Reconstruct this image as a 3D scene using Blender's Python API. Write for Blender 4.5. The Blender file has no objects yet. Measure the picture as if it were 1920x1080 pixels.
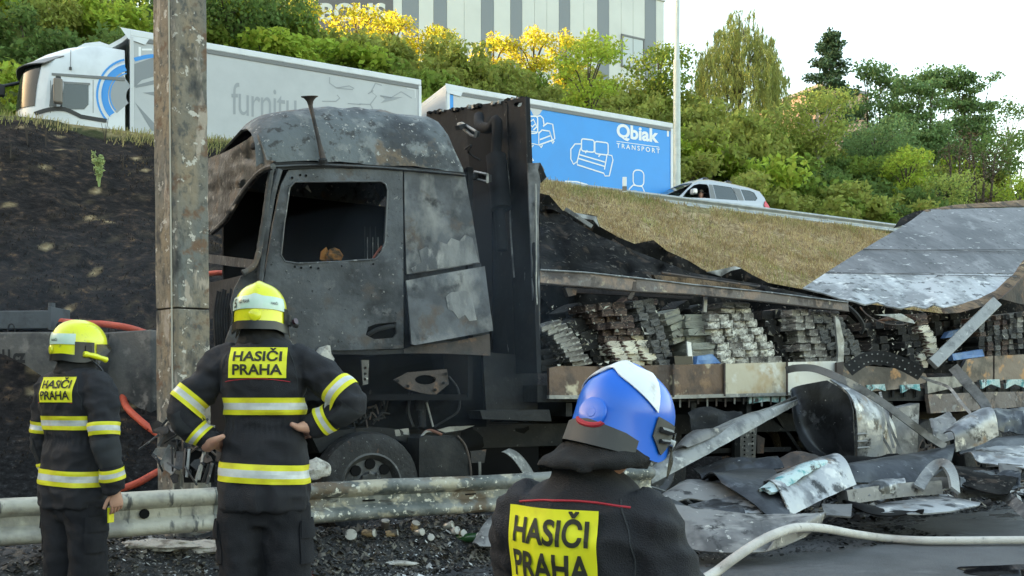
import bpy, bmesh, math, random
import numpy as np
from mathutils import Vector, Matrix, noise as mnoise
from mathutils.bvhtree import BVHTree
from mathutils.geometry import delaunay_2d_cdt
from math import sin, cos, pi, radians, sqrt, atan2, hypot
random.seed(7); RNG = np.random.default_rng(7)
D = bpy.data; SC = bpy.context.scene; COL = SC.collection
# ------------------------------------------------------------------ camera
F, CX, HY, CZ = 1700.0, 960.0, 745.0, 1.35        # focal length in 1920-px units, principal column, horizon row, eye height
cam = D.cameras.new('camera'); cam_o = D.objects.new('camera', cam); COL.objects.link(cam_o)
cam_o.location = (0, 0, CZ); cam_o.rotation_euler = (radians(90), 0, 0)
cam.sensor_width = 36; cam.lens = 36*F/1920; cam.shift_y = (HY-540)/1920; cam.clip_start = .05; cam.clip_end = 3000
SC.camera = cam_o
# ------------------------------------------------------------------ road frame (upper road runs along E, banks along NN)
A0 = Vector((-3.55, 11.0)); TH = radians(27.5); E = Vector((cos(TH), sin(TH))); NN = Vector((-sin(TH), cos(TH)))
# ------------------------------------------------------------------ light: low evening sun from the left and behind the hall, an added unseen ridge shades the foreground
SUN_EL = radians(6.0); sd = (-E*cos(radians(35)) + NN*sin(radians(35)))
SUN_DIR = Vector((sd.x*cos(SUN_EL), sd.y*cos(SUN_EL), sin(SUN_EL)))
w = D.worlds.new('World'); SC.world = w; w.use_nodes = True
nt = w.node_tree; bg = nt.nodes['Background']; sky = nt.nodes.new('ShaderNodeTexSky')
sky.sky_type = 'NISHITA'; sky.sun_disc = False; sky.sun_elevation = SUN_EL
sky.sun_rotation = atan2(SUN_DIR.x, SUN_DIR.y); sky.air_density = 1.0; sky.dust_density = 2.5; sky.ozone_density = 0.3
nt.links.new(sky.outputs[0], bg.inputs[0]); bg.inputs[1].default_value = 0.15
sl = D.lights.new('sun', 'SUN'); so = D.objects.new('sun', sl); COL.objects.link(so)
sl.energy = 3.2; sl.angle = radians(.53); sl.color = (1.0, .72, .38)
so.rotation_euler = SUN_DIR.to_track_quat('Z', 'Y').to_euler(); so.location = (0, 0, 60)
SC.view_settings.view_transform = 'Standard'; SC.view_settings.look = 'None'
SC.view_settings.exposure = 3.08; SC.view_settings.gamma = 1.0; SC.view_settings.use_curve_mapping = False
SC.cycles.use_denoising = True; SC.cycles.max_bounces = 6; SC.cycles.diffuse_bounces = 4; SC.cycles.glossy_bounces = 3
SC.cycles.transparent_max_bounces = 6; SC.cycles.volume_bounces = 0
SC.cycles.use_adaptive_sampling = True
# ------------------------------------------------------------------ helpers
def P(px, py, d): return Vector(((px-CX)/F*d, d, CZ-(py-HY)/F*d))
def uq(x, y): v = Vector((x, y))-A0; return v.dot(E), v.dot(NN)
def UQ(u, q, z=0): v = A0+E*u+NN*q; return Vector((v.x, v.y, z))
def sL(c):
    c /= 255.0
    return c/12.92 if c <= .04045 else ((c+.055)/1.055)**2.4
def rgb(r, g, b): return (sL(r), sL(g), sL(b), 1)
def nz(x, y=0., z=0., s=1.): return mnoise.noise(Vector((x*s, y*s, z*s)))
def mat(name, col, rough=.6, metal=0., layers=(), bump=0., bscale=30., rand=0., island=0., trans=0., coat=0., spec=.5, stretch=(1, 1, 1), rlayers=(), alpha=None):
    m = D.materials.new(name); m.use_nodes = True; t = m.node_tree; N = t.nodes; L = t.links
    b = N['Principled BSDF']; out = N['Material Output']
    tc = N.new('ShaderNodeTexCoord')
    def noise_fac(sc, lo, hi, st=(1, 1, 1), det=4.):
        mp = N.new('ShaderNodeMapping'); mp.inputs['Scale'].default_value = st
        mp.inputs['Location'].default_value = (random.random()*9, random.random()*9, random.random()*9)
        L.new(tc.outputs['Object'], mp.inputs[0])
        n = N.new('ShaderNodeTexNoise'); n.inputs['Scale'].default_value = sc; n.inputs['Detail'].default_value = det; n.inputs['Roughness'].default_value = .62
        L.new(mp.outputs[0], n.inputs['Vector'])
        r = N.new('ShaderNodeMapRange'); r.inputs[1].default_value = lo; r.inputs[2].default_value = hi; L.new(n.outputs['Fac'], r.inputs[0])
        return r.outputs[0]
    cur = None
    def mixc(fac, a, c):
        x = N.new('ShaderNodeMix'); x.data_type = 'RGBA'
        if isinstance(fac, (int, float)): x.inputs[0].default_value = fac
        else: L.new(fac, x.inputs[0])
        for k, v in ((6, a), (7, c)):
            if hasattr(v, 'type') and hasattr(v, 'links'): L.new(v, x.inputs[k])
            else: x.inputs[k].default_value = tuple(v[:3])+(1,)
        return x.outputs[2]
    cur = tuple(col[:3])+(1,)
    for la in layers:
        c, sc, lo, hi = la[:4]; st = la[4] if len(la) > 4 else stretch
        cur = mixc(noise_fac(sc, lo, hi, st), cur, c)
    if rand or island:
        hs = N.new('ShaderNodeHueSaturation')
        src = N.new('ShaderNodeObjectInfo').outputs['Random'] if rand else N.new('ShaderNodeNewGeometry').outputs['Random Per Island']
        amt = rand or island
        r = N.new('ShaderNodeMapRange'); r.inputs[3].default_value = 1-amt; r.inputs[4].default_value = 1+amt; L.new(src, r.inputs[0])
        L.new(r.outputs[0], hs.inputs['Value'])
        r2 = N.new('ShaderNodeMapRange'); r2.inputs[3].default_value = .5-amt*.045; r2.inputs[4].default_value = .5+amt*.045; L.new(src, r2.inputs[0]); L.new(r2.outputs[0], hs.inputs['Hue'])
        if hasattr(cur, 'links'): L.new(cur, hs.inputs['Color'])
        else: hs.inputs['Color'].default_value = cur
        cur = hs.outputs[0]
    if hasattr(cur, 'links'): L.new(cur, b.inputs['Base Color'])
    else: b.inputs['Base Color'].default_value = cur
    b.inputs['Roughness'].default_value = rough; b.inputs['Metallic'].default_value = metal
    b.inputs['Specular IOR Level'].default_value = spec; b.inputs['Coat Weight'].default_value = coat
    rc = None
    for (v, sc, lo, hi) in rlayers:
        x = N.new('ShaderNodeMix'); x.inputs[2].default_value = rough; x.inputs[3].default_value = v
        if rc: L.new(rc, x.inputs[2])
        L.new(noise_fac(sc, lo, hi), x.inputs[0]); rc = x.outputs[0]
    if rc: L.new(rc, b.inputs['Roughness'])
    if bump:
        bp = N.new('ShaderNodeBump'); bp.inputs['Strength'].default_value = min(1, bump); bp.inputs['Distance'].default_value = .02
        n = N.new('ShaderNodeTexNoise'); n.inputs['Scale'].default_value = bscale; n.inputs['Detail'].default_value = 5
        L.new(tc.outputs['Object'], n.inputs['Vector']); L.new(n.outputs['Fac'], bp.inputs['Height']); L.new(bp.outputs[0], b.inputs['Normal'])
    if trans:
        tr = N.new('ShaderNodeBsdfTranslucent'); mx = N.new('ShaderNodeMixShader'); mx.inputs[0].default_value = trans
        if hasattr(cur, 'links'): L.new(cur, tr.inputs[0])
        else: tr.inputs[0].default_value = cur
        L.new(b.outputs[0], mx.inputs[1]); L.new(tr.outputs[0], mx.inputs[2]); L.new(mx.outputs[0], out.inputs[0])
    return m
def glass(name, tint=(.75, .85, .9), rough=.03, trans=.6, spec=.5):
    m = D.materials.new(name); m.use_nodes = True; t = m.node_tree; N = t.nodes; L = t.links
    out = N['Material Output']; b = N['Principled BSDF']; b.inputs['Base Color'].default_value = (tint[0]*.15, tint[1]*.15, tint[2]*.15, 1)
    b.inputs['Roughness'].default_value = rough; b.inputs['Specular IOR Level'].default_value = spec
    tr = N.new('ShaderNodeBsdfTransparent'); tr.inputs[0].default_value = (*tint, 1)
    mx = N.new('ShaderNodeMixShader'); mx.inputs[0].default_value = trans
    L.new(b.outputs[0], mx.inputs[1]); L.new(tr.outputs[0], mx.inputs[2]); L.new(mx.outputs[0], out.inputs[0])
    return m
WM = {}
def thing(name, label, cat, loc=(0, 0, 0), rotz=0., group=None):
    o = D.objects.new(name, None); COL.objects.link(o); o.location = loc; o.rotation_euler = (0, 0, rotz); o.empty_display_size = .2
    o['label'] = label; o['category'] = cat
    if group: o['group'] = group
    WM[o.name] = Matrix.Translation(Vector(loc)) @ Matrix.Rotation(rotz, 4, 'Z')
    return o
def tag(o, label, cat, group=None):
    o['label'] = label; o['category'] = cat
    if group: o['group'] = group
    return o
def root_mat(o):
    while o.parent: o = o.parent
    return WM.get(o.name, Matrix.Identity(4))
def clone(root, loc=None, rotz=None, label=None, group=None, scale=None):
    r = root.copy(); COL.objects.link(r)
    if loc is not None: r.location = loc
    if rotz is not None: r.rotation_euler = (0, 0, rotz)
    if scale is not None: r.scale = scale if hasattr(scale, '__len__') else (scale,)*3
    if label: r['label'] = label
    if group: r['group'] = group
    for ch in list(root.children):
        c = ch.copy(); COL.objects.link(c); c.parent = r
        for g in list(ch.children):
            k = g.copy(); COL.objects.link(k); k.parent = c
    return r
class MB:
    def __init__(s): s.v = []; s.f = []; s.m = []
    def add(s, vs, fs, mi=0):
        o = len(s.v); s.v += [Vector(v) for v in vs]; s.f += [tuple(i+o for i in f) for f in fs]; s.m += [mi]*len(fs); return s
    def obox(s, c, ax, ay, az, mi=0):
        c = Vector(c); ax = Vector(ax); ay = Vector(ay); az = Vector(az)
        vs = [c+ax*i+ay*j+az*k for i in (-1, 1) for j in (-1, 1) for k in (-1, 1)]
        return s.add(vs, [(0, 1, 3, 2), (4, 6, 7, 5), (0, 4, 5, 1), (2, 3, 7, 6), (0, 2, 6, 4), (1, 5, 7, 3)], mi)
    def box(s, a, b, mi=0):
        a = Vector(a); b = Vector(b); h = (b-a)/2
        return s.obox((a+b)/2, (h.x, 0, 0), (0, h.y, 0), (0, 0, h.z), mi)
    def beam(s, p, q, w, h, up=(0, 0, 1), mi=0):
        p = Vector(p); q = Vector(q); d = (q-p); L = d.length; d.normalize(); up = Vector(up)
        x = d.cross(up)
        if x.length < 1e-4: x = d.cross(Vector((1, 0, 0)))
        x.normalize(); y = x.cross(d).normalized()
        return s.obox((p+q)/2, d*L/2, x*w/2, y*h/2, mi)
    def tube(s, pts, r, n=8, cap=True, mi=0, ell=None, up=None):
        pts = [Vector(p) for p in pts]; k = len(pts); rs = r if hasattr(r, '__len__') else [r]*k
        t0 = (pts[1]-pts[0]).normalized(); a = Vector(up) if up else (Vector((0, 0, 1)) if abs(t0.z) < .9 else Vector((1, 0, 0)))
        x = t0.cross(a).normalized(); vs = []; fs = []
        for i, p in enumerate(pts):
            t = (pts[min(i+1, k-1)]-pts[max(i-1, 0)]).normalized()
            x = (x-t*x.dot(t)).normalized(); y = t.cross(x)
            e = ell if ell else 1.
            for j in range(n):
                an = 2*pi*j/n; vs.append(p+x*cos(an)*rs[i]+y*sin(an)*rs[i]*e)
        for i in range(k-1):
            for j in range(n):
                fs.append((i*n+j, i*n+(j+1) % n, (i+1)*n+(j+1) % n, (i+1)*n+j))
        if cap: fs += [tuple(range(n-1, -1, -1)), tuple((k-1)*n+j for j in range(n))]
        return s.add(vs, fs, mi)
    def loft(s, rings, cap=True, closed=True, mi=0):
        n = len(rings[0]); vs = [p for r in rings for p in r]; fs = []
        for i in range(len(rings)-1):
            for j in range(n if closed else n-1):
                fs.append((i*n+j, i*n+(j+1) % n, (i+1)*n+(j+1) % n, (i+1)*n+j))
        if cap: fs += [tuple(range(n-1, -1, -1)), tuple((len(rings)-1)*n+j for j in range(n))]
        return s.add(vs, fs, mi)
    def cyl(s, p, q, r, n=16, mi=0): return s.tube([p, q], r, n, True, mi)
    def lathe(s, prof, c, axis=(0, 0, 1), n=24, mi=0, cap=True):   # prof: (r, h)
        c = Vector(c); t = Vector(axis).normalized(); a = Vector((0, 0, 1)) if abs(t.z) < .9 else Vector((1, 0, 0)); x = t.cross(a).normalized(); y = t.cross(x)
        rings = [[c+t*h+(x*cos(2*pi*j/n)+y*sin(2*pi*j/n))*r for j in range(n)] for r, h in prof]
        return s.loft(rings, cap, True, mi)
    def sheet(s, g, thick=.004, mi=0):   # g: 2-D list of points -> sheet with thickness
        R = len(g); C = len(g[0]); vs = [p for r in g for p in r]; ns = []
        for i in range(R):
            for j in range(C):
                a = g[min(i+1, R-1)][j]-g[max(i-1, 0)][j]; b = g[i][min(j+1, C-1)]-g[i][max(j-1, 0)]; n = a.cross(b)
                ns.append(n.normalized() if n.length > 1e-9 else Vector((0, 0, 1)))
        N = R*C; vs = vs+[v+n*thick for v, n in zip(vs, ns)]; fs = []
        for i in range(R-1):
            for j in range(C-1):
                q = (i*C+j, i*C+j+1, (i+1)*C+j+1, (i+1)*C+j); fs.append(q[::-1]); fs.append(tuple(k+N for k in q))
        bd = [i for i in range(C)]+[i*C+C-1 for i in range(1, R)]+[(R-1)*C+j for j in range(C-2, -1, -1)]+[i*C for i in range(R-2, 0, -1)]
        for k in range(len(bd)):
            a, b = bd[k], bd[(k+1) % len(bd)]; fs.append((a, b, b+N, a+N))
        return s.add(vs, fs, mi)
    def prism(s, poly, vec, mi=0):
        n = len(poly); poly = [Vector(p) for p in poly]; vec = Vector(vec)
        vs = poly+[p+vec for p in poly]; fs = [tuple(range(n)), tuple(range(2*n-1, n-1, -1))]+[(i, i+n, (i+1) % n+n, (i+1) % n) for i in range(n)]
        return s.add(vs, fs, mi)
    def panel(s, outline, holes, fn, res, thick, mi=0, jit=0.):
        """flat outline (with holes) triangulated on a fine grid, placed by fn(px,py)->(point, normal), given thickness along normal"""
        def dense(pl):
            o = []
            for i in range(len(pl)):
                a = Vector(pl[i]); b = Vector(pl[(i+1) % len(pl)]); k = max(1, int((b-a).length/res))
                o += [a.lerp(b, j/k) for j in range(k)]
            return o
        def inside(p, pl):
            c = False; j = len(pl)-1
            for i in range(len(pl)):
                a, b = pl[i], pl[j]
                if (a[1] > p[1]) != (b[1] > p[1]) and p[0] < (b[0]-a[0])*(p[1]-a[1])/(b[1]-a[1])+a[0]: c = not c
                j = i
            return c
        loops = [dense(outline)]+[dense(h) for h in holes]; pts = []; ed = []
        for lp in loops:
            o = len(pts); pts += lp; ed += [(o+i, o+(i+1) % len(lp)) for i in range(len(lp))]
        xs = [p[0] for p in outline]; ys = [p[1] for p in outline]; y = min(ys)+res*.5; k = 0
        while y < max(ys):
            x = min(xs)+res*(.25 if k % 2 else .75)
            while x < max(xs):
                p = (x, y)
                if inside(p, outline) and not any(inside(p, h) for h in holes): pts.append(Vector(p))
                x += res
            y += res*.87; k += 1
        vv, ee, ff, *_ = delaunay_2d_cdt(pts, ed, [], 0, 1e-4)
        tr = []
        for f in ff:
            c = (sum(vv[i][0] for i in f)/3, sum(vv[i][1] for i in f)/3)
            if inside(c, outline) and not any(inside(c, h) for h in holes): tr.append(tuple(f))
        used = sorted({i for f in tr for i in f}); ix = {a: b for b, a in enumerate(used)}
        fr = []; bk = []
        for i in used:
            p, n = fn(vv[i][0], vv[i][1]); fr.append(p); bk.append(p+n*thick)
        tr = [tuple(ix[i] for i in f) for f in tr]; N = len(used); cnt = {}
        for f in tr:
            for i in range(3):
                a, b = f[i], f[(i+1) % 3]; cnt[(a, b)] = 1
        rim = [(a, b) for a, b in cnt if (b, a) not in cnt]
        fs = tr+[tuple(i+N for i in f[::-1]) for f in tr]+[(b, a, a+N, b+N) for a, b in rim]
        return s.add(fr+bk, fs, mi)
    def build(s, name, mats, parent=None, smooth=False, world=False, bevel=0., kind=None, loc=None, sharp=None):
        me = D.meshes.new(name); vs = s.v
        if world and parent is not None:
            inv = root_mat(parent).inverted(); vs = [inv @ v for v in vs]
        elif loc is not None:
            L = Vector(loc); vs = [v-L for v in vs]
        me.from_pydata([tuple(v) for v in vs], [], s.f)
        for m in (mats if isinstance(mats, (list, tuple)) else [mats]): me.materials.append(m)
        if len(me.materials) > 1: me.polygons.foreach_set('material_index', s.m)
        bm = bmesh.new(); bm.from_mesh(me); bmesh.ops.recalc_face_normals(bm, faces=bm.faces); bm.to_mesh(me); bm.free()
        if smooth:
            me.polygons.foreach_set('use_smooth', [True]*len(me.polygons))
            me.set_sharp_from_angle(angle=radians(sharp or 40))
        o = D.objects.new(name, me); COL.objects.link(o)
        if parent is not None: o.parent = parent
        if loc is not None: o.location = loc
        if bevel:
            b = o.modifiers.new('bevel', 'BEVEL'); b.width = bevel; b.segments = 2; b.limit_method = 'ANGLE'; b.angle_limit = radians(35)
        if kind: o['kind'] = kind
        return o
def smooth_path(pts, k=8):
    pts = [Vector(p) for p in pts]; out = []
    for i in range(len(pts)-1):
        p0 = pts[max(i-1, 0)]; p1 = pts[i]; p2 = pts[i+1]; p3 = pts[min(i+2, len(pts)-1)]
        for j in range(k):
            t = j/k; out.append(.5*((2*p1)+(p2-p0)*t+(2*p0-5*p1+4*p2-p3)*t*t+(3*p1-p0-3*p2+p3)*t**3))
    return out+[pts[-1]]
def plane3(a, b, c):
    """depth of the plane through three (px,py,depth) anchors"""
    M_ = np.array([[a[0], a[1], 1], [b[0], b[1], 1], [c[0], c[1], 1]], float); s = np.linalg.solve(M_, [1/a[2], 1/b[2], 1/c[2]])
    return lambda x, y: 1.0/(s[0]*x+s[1]*y+s[2])
def raw_mesh(name, verts, quads, mats, parent=None, smooth=False, kind=None, midx=None, tri=False):
    me = D.meshes.new(name); k = 3 if tri else 4
    verts = np.asarray(verts, np.float32); quads = np.asarray(quads, np.int32)
    me.vertices.add(len(verts)); me.vertices.foreach_set('co', verts.ravel())
    me.loops.add(quads.size); me.loops.foreach_set('vertex_index', quads.ravel())
    me.polygons.add(len(quads)); me.polygons.foreach_set('loop_start', np.arange(0, quads.size, k, dtype=np.int32))
    for m in (mats if isinstance(mats, (list, tuple)) else [mats]): me.materials.append(m)
    if midx is not None: me.polygons.foreach_set('material_index', np.asarray(midx, np.int32))
    if smooth: me.polygons.foreach_set('use_smooth', np.ones(len(quads), bool))
    me.update(calc_edges=True)
    o = D.objects.new(name, me); LATE.append(o) if LATE is not None else COL.objects.link(o)
    if parent is not None: o.parent = parent
    if kind: o['kind'] = kind
    return o
LATE = []     # heavy meshes are linked once the figures have been evaluated (keeps the depsgraph small)
def flush_late():
    global LATE
    for o in LATE: COL.objects.link(o)
    LATE = None
def text_mesh(txt, bold=0., space=1., shear=0.):
    c = D.curves.new('t', 'FONT'); c.body = txt; c.size = 1; c.offset = bold; c.space_character = space; c.shear = shear; c.resolution_u = 4
    c.align_x = 'LEFT'; o = D.objects.new('t', c); COL.objects.link(o)
    dg = bpy.context.evaluated_depsgraph_get(); me = D.meshes.new_from_object(o.evaluated_get(dg)); COL.objects.unlink(o)
    bm = bmesh.new(); bm.from_mesh(me); bmesh.ops.triangulate(bm, faces=bm.faces)
    for _ in range(2): bmesh.ops.subdivide_edges(bm, edges=[e for e in bm.edges if e.calc_length() > .16], cuts=1); bmesh.ops.triangulate(bm, faces=bm.faces)
    bm.verts.index_update(); v = [Vector(q.co) for q in bm.verts]; f = [tuple(x.index for x in p.verts) for p in bm.faces]; bm.free()
    x0 = min(p.x for p in v); x1 = max(p.x for p in v); y0 = min(p.y for p in v); y1 = max(p.y for p in v)
    return [((p.x-x0)/(x1-x0), (p.y-y0)/(y1-y0)) for p in v], f, (x1-x0)/(y1-y0)
# ------------------------------------------------------------------ value noise on arrays
def vnoise(x, y, seed=0):
    xi = np.floor(x).astype(np.int64); yi = np.floor(y).astype(np.int64); fx = x-xi; fy = y-yi
    def h(a, b):
        n = (a*374761393+b*668265263+seed*974634541) & 0xffffffff; n = ((n ^ (n >> 13))*1274126177) & 0xffffffff
        return ((n ^ (n >> 16)) & 0xffff)/65535.0
    fx = fx*fx*(3-2*fx); fy = fy*fy*(3-2*fy)
    return (h(xi, yi)*(1-fx)+h(xi+1, yi)*fx)*(1-fy)+(h(xi, yi+1)*(1-fx)+h(xi+1, yi+1)*fx)*fy
def fbm(x, y, o=4, seed=0):
    r = 0; a = .5
    for i in range(o): r = r+a*vnoise(x*2**i, y*2**i, seed+i); a *= .5
    return r/(1-.5**o)
CREST = 7.4; ROADZ = 6.9
def hill_top(u): return np.interp(u, [-60, -25, 5, 16, 30, 45, 60, 90], [22, 19.5, 17.0, 17.0, 16.6, 15.6, 15.0, 13.0])
def terrain(u, q, rough=True):
    u = np.asarray(u, float); q = np.asarray(q, float)
    t = np.clip(q/10.6, 0, 1); cz_ = np.interp(u, [10, 13.5, 18], [CREST, 7.24, 7.10]); z = cz_*t**.94
    z = np.where(q > 11.0, cz_+(ROADZ-cz_)*np.clip((q-11)/.5, 0, 1), z)
    ht = hill_top(u); tt = np.clip((q-19.5)/12.0, 0, 1)
    z = z+np.where(q > 19.5, (ht-ROADZ)*tt**.9, 0)
    z = z+np.where(u < -25, 1, 0)*np.clip((-u-25)/28, 0, 1)**1.3*np.clip(24-z, 0, 30)      # unseen ridge added at the left to shade the valley
    if rough:
        m = np.clip(q/.6, 0, 1)*np.where((q > 10.9) & (q < 19.6), 0, 1)
        z = z+m*((fbm(u*.45, q*.45, 3, 3)-.5)*.55+(fbm(u*2.3, q*2.3, 3, 9)-.5)*.22)*np.clip(q/3, .25, 1)*np.where((q > 9.6) & (q < 11), np.where(u > 4, .25, .7), 1)
    return z
def tz(x, y):
    u, q = uq(x, y); return float(terrain(np.array([u]), np.array([q]))[0])
def ground_hit(px, py, d0=6.0, d1=60., n=700):
    ds = np.linspace(d0, d1, n); xs = (px-CX)/F*ds; zs = CZ-(py-HY)/F*ds
    us = (xs-A0.x)*E.x+(ds-A0.y)*E.y; qs = (xs-A0.x)*NN.x+(ds-A0.y)*NN.y
    k = np.nonzero(zs <= terrain(us, qs))[0]
    d = ds[k[0]] if len(k) else d1
    return P(px, py, float(d))
# ================================================================== SETTING: terrain, roads
def attr_mat_ground():
    m = D.materials.new('bank_earth'); m.use_nodes = True; N = m.node_tree.nodes; L = m.node_tree.links; b = N['Principled BSDF']; b.inputs['Roughness'].default_value = .95; b.inputs['Specular IOR Level'].default_value = .15
    tc = N.new('ShaderNodeTexCoord')
    def nse(s, det=6, st=(1, 1, 1)):
        mp = N.new('ShaderNodeMapping'); mp.inputs['Scale'].default_value = st; L.new(tc.outputs['Object'], mp.inputs[0])
        n = N.new('ShaderNodeTexNoise'); n.inputs['Scale'].default_value = s; n.inputs['Detail'].default_value = det; n.inputs['Roughness'].default_value = .65; L.new(mp.outputs[0], n.inputs['Vector']); return n.outputs['Fac']
    def ramp(f, stops):
        r = N.new('ShaderNodeValToRGB'); L.new(f, r.inputs[0]); e = r.color_ramp.elements
        while len(e) < len(stops): e.new(.5)
        for k, (p, c) in enumerate(stops): e[k].position = p; e[k].color = (*c, 1)
        return r.outputs[0]
    def at(n): a = N.new('ShaderNodeAttribute'); a.attribute_name = n; return a.outputs['Fac']
    def mx(f, a, c): x = N.new('ShaderNodeMix'); x.data_type = 'RGBA'; L.new(f, x.inputs[0]); L.new(a, x.inputs[6]); L.new(c, x.inputs[7]); return x.outputs[2]
    dry = ramp(nse(7, 8), [(.36, (.12, .085, .045)), (.5, (.27, .20, .11)), (.64, (.42, .34, .20))])
    burnt = ramp(nse(5.5, 8), [(.36, (.006, .0055, .0055)), (.53, (.017, .0145, .014)), (.62, (.045, .032, .024)), (.70, (.12, .075, .042))])
    green = ramp(nse(2.5), [(.3, (.06, .08, .022)), (.7, (.12, .145, .04))])
    ash = ramp(nse(14, 8), [(.4, (.007, .007, .0075)), (.58, (.02, .02, .021)), (.67, (.06, .06, .062)), (.78, (.22, .22, .22))])
    c = mx(at('burnt'), dry, burnt); c = mx(at('green'), c, green); c = mx(at('ash'), c, ash); L.new(c, b.inputs['Base Color'])
    bp = N.new('ShaderNodeBump'); bp.inputs['Strength'].default_value = .9; bp.inputs['Distance'].default_value = .06; L.new(nse(9, 8), bp.inputs['Height']); L.new(bp.outputs[0], b.inputs['Normal'])
    return m
us = np.concatenate([np.linspace(-700, -60, 9), np.arange(-52, -8, 4.), np.arange(-8, 26, .14), np.arange(26, 60, 1.2), np.linspace(62, 900, 14)])
qs = np.concatenate([np.linspace(-700, -30, 9), np.arange(-26, -6, 4.), np.arange(-5, 0, .4), np.arange(0, 12.2, .14), np.arange(12.3, 19.5, 1.2), np.arange(19.5, 36, .7), np.arange(36, 60, 4.), np.linspace(64, 900, 12)])
U, Q = np.meshgrid(us, qs, indexing='ij'); Z = terrain(U, Q)
Xw = A0.x+U*E.x+Q*NN.x; Yw = A0.y+U*E.y+Q*NN.y; nu, nq = U.shape
I = np.arange(nu*nq).reshape(nu, nq); quads = np.stack([I[:-1, :-1], I[1:, :-1], I[1:, 1:], I[:-1, 1:]], -1).reshape(-1, 4)
gr = raw_mesh('ground', np.stack([Xw, Yw, Z], -1).reshape(-1, 3), quads, attr_mat_ground(), smooth=True, kind='structure')
nsb = fbm(U*.6, Q*.6, 4, 5)
burnt = np.clip((6.2+4*(nsb-.5)-U)/1.2, 0, 1)*np.where(Q < 10.55+1.2*(nsb-.5), 1, 0.)
burnt = np.maximum(burnt, np.clip((3.6+2*(nsb-.5)-Q)/.8, 0, 1)*np.where((U > -20) & (U < 26), 1, 0)); burnt = np.clip(burnt*np.clip((.745-fbm(U*4.5, Q*9.5, 4, 21))/.08+.35*(Q < 3.5), 0, 1), 0, 1)
green = np.where(Q > 19.6, 1., 0.)+np.where((Q > 10.2) & (Q < 19.6), .35, 0); green = np.maximum(green, np.where(U < -20, 1, 0))
burnt = np.where((U < 7) & (Q < 10.3) & (burnt > .01), np.maximum(burnt, .80+.24*fbm(U*6, Q*6, 4, 77)), burnt)
ash = np.clip((1.6-Q+1.5*(nsb-.5))/1.0, 0, 1)*np.where((U > -30) & (U < 40), 1, 0)
for nm, ar in (('burnt', burnt), ('green', green), ('ash', ash)):
    a = gr.data.attributes.new(nm, 'FLOAT', 'POINT'); a.data.foreach_set('value', ar.astype(np.float32).ravel())
def terr_pt(px, py): return ground_hit(px, py)
# --- lower carriageway: asphalt sheet with soot, wetness and ash near the wreck
def road_mat():
    m = D.materials.new('asphalt'); m.use_nodes = True; N = m.node_tree.nodes; L = m.node_tree.links; b = N['Principled BSDF']
    tc = N.new('ShaderNodeTexCoord')
    def nse(s, det=5, st=(1, 1, 1)):
        mp = N.new('ShaderNodeMapping'); mp.inputs['Scale'].default_value = st; L.new(tc.outputs['Object'], mp.inputs[0])
        n = N.new('ShaderNodeTexNoise'); n.inputs['Scale'].default_value = s; n.inputs['Detail'].default_value = det; n.inputs['Roughness'].default_value = .65; L.new(mp.outputs[0], n.inputs['Vector']); return n.outputs['Fac']
    def mr(f, a, c, d=0, e=1): r = N.new('ShaderNodeMapRange'); r.inputs[1].default_value = a; r.inputs[2].default_value = c; r.inputs[3].default_value = d; r.inputs[4].default_value = e; L.new(f, r.inputs[0]); return r.outputs[0]
    def mth(op, a, c):
        n = N.new('ShaderNodeMath'); n.operation = op; n.use_clamp = True
        for k, v in ((0, a), (1, c)):
            if isinstance(v, (int, float)): n.inputs[k].default_value = v
            else: L.new(v, n.inputs[k])
        return n.outputs[0]
    def mx(f, a, c):
        x = N.new('ShaderNodeMix'); x.data_type = 'RGBA'; L.new(f, x.inputs[0])
        for k, v in ((6, a), (7, c)):
            if isinstance(v, tuple): x.inputs[k].default_value = (*v, 1)
            else: L.new(v, x.inputs[k])
        return x.outputs[2]
    sep = N.new('ShaderNodeSeparateXYZ'); L.new(tc.outputs['Object'], sep.inputs[0])   # object frame: x along the wreck, y away from camera
    yy = mth('ADD', sep.outputs[1], 0.0) if 0 else sep.outputs[1]
    g = mx(mr(nse(170, 3), .35, .7), (.062, .063, .066), (.15, .15, .155)); g = mx(mr(nse(1.3, 4), .45, .7), g, (.058, .058, .060))
    # soot fades away from the wreck
    wob = mr(nse(.9, 4), .3, .7, -.9, .9)
    dd = N.new('ShaderNodeMath'); dd.operation = 'ADD'; L.new(yy, dd.inputs[0]); L.new(wob, dd.inputs[1])
    soot = mr(dd.outputs[0], -1.9, -.6); xs_ = mr(sep.outputs[0], 1.0, 4.5, 1.0, 0.0); soot2 = mth('MAXIMUM', soot, mth('MULTIPLY', xs_, mr(dd.outputs[0], -2.6, -1.6)))
    c = mx(soot2, g, (.011, .011, .012))
    ashf = mth('MULTIPLY', mr(nse(24, 8), .58, .66), soot2); ashf = mth('MULTIPLY', ashf, mr(nse(1.7, 3), .42, .55)); c = mx(ashf, c, (.26, .26, .27))
    brn = mth('MULTIPLY', mr(nse(2.2, 6, (.5, 3, 1)), .56, .66), soot2); c = mx(brn, c, (.16, .115, .08))
    L.new(c, b.inputs['Base Color'])
    wet = mth('MULTIPLY', mr(nse(1.1, 4, (.6, 1.6, 1)), .5, .58), mr(dd.outputs[0], -3.2, -2.2)); rr = mr(wet, 0, 1, .82, .12); L.new(rr, b.inputs['Roughness'])
    bp = N.new('ShaderNodeBump'); bp.inputs['Distance'].default_value = .012; L.new(mr(wet, 0, 1, .8, .12), bp.inputs['Strength']); L.new(nse(60, 6), bp.inputs['Height']); L.new(bp.outputs[0], b.inputs['Normal'])
    return m
TT = radians(30); T3 = Vector((cos(TT), sin(TT), 0)); N3 = Vector((-sin(TT), cos(TT), 0)); P0 = Vector((-2.3, 8.2, 0)); P0N = P0.dot(N3)
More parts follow.
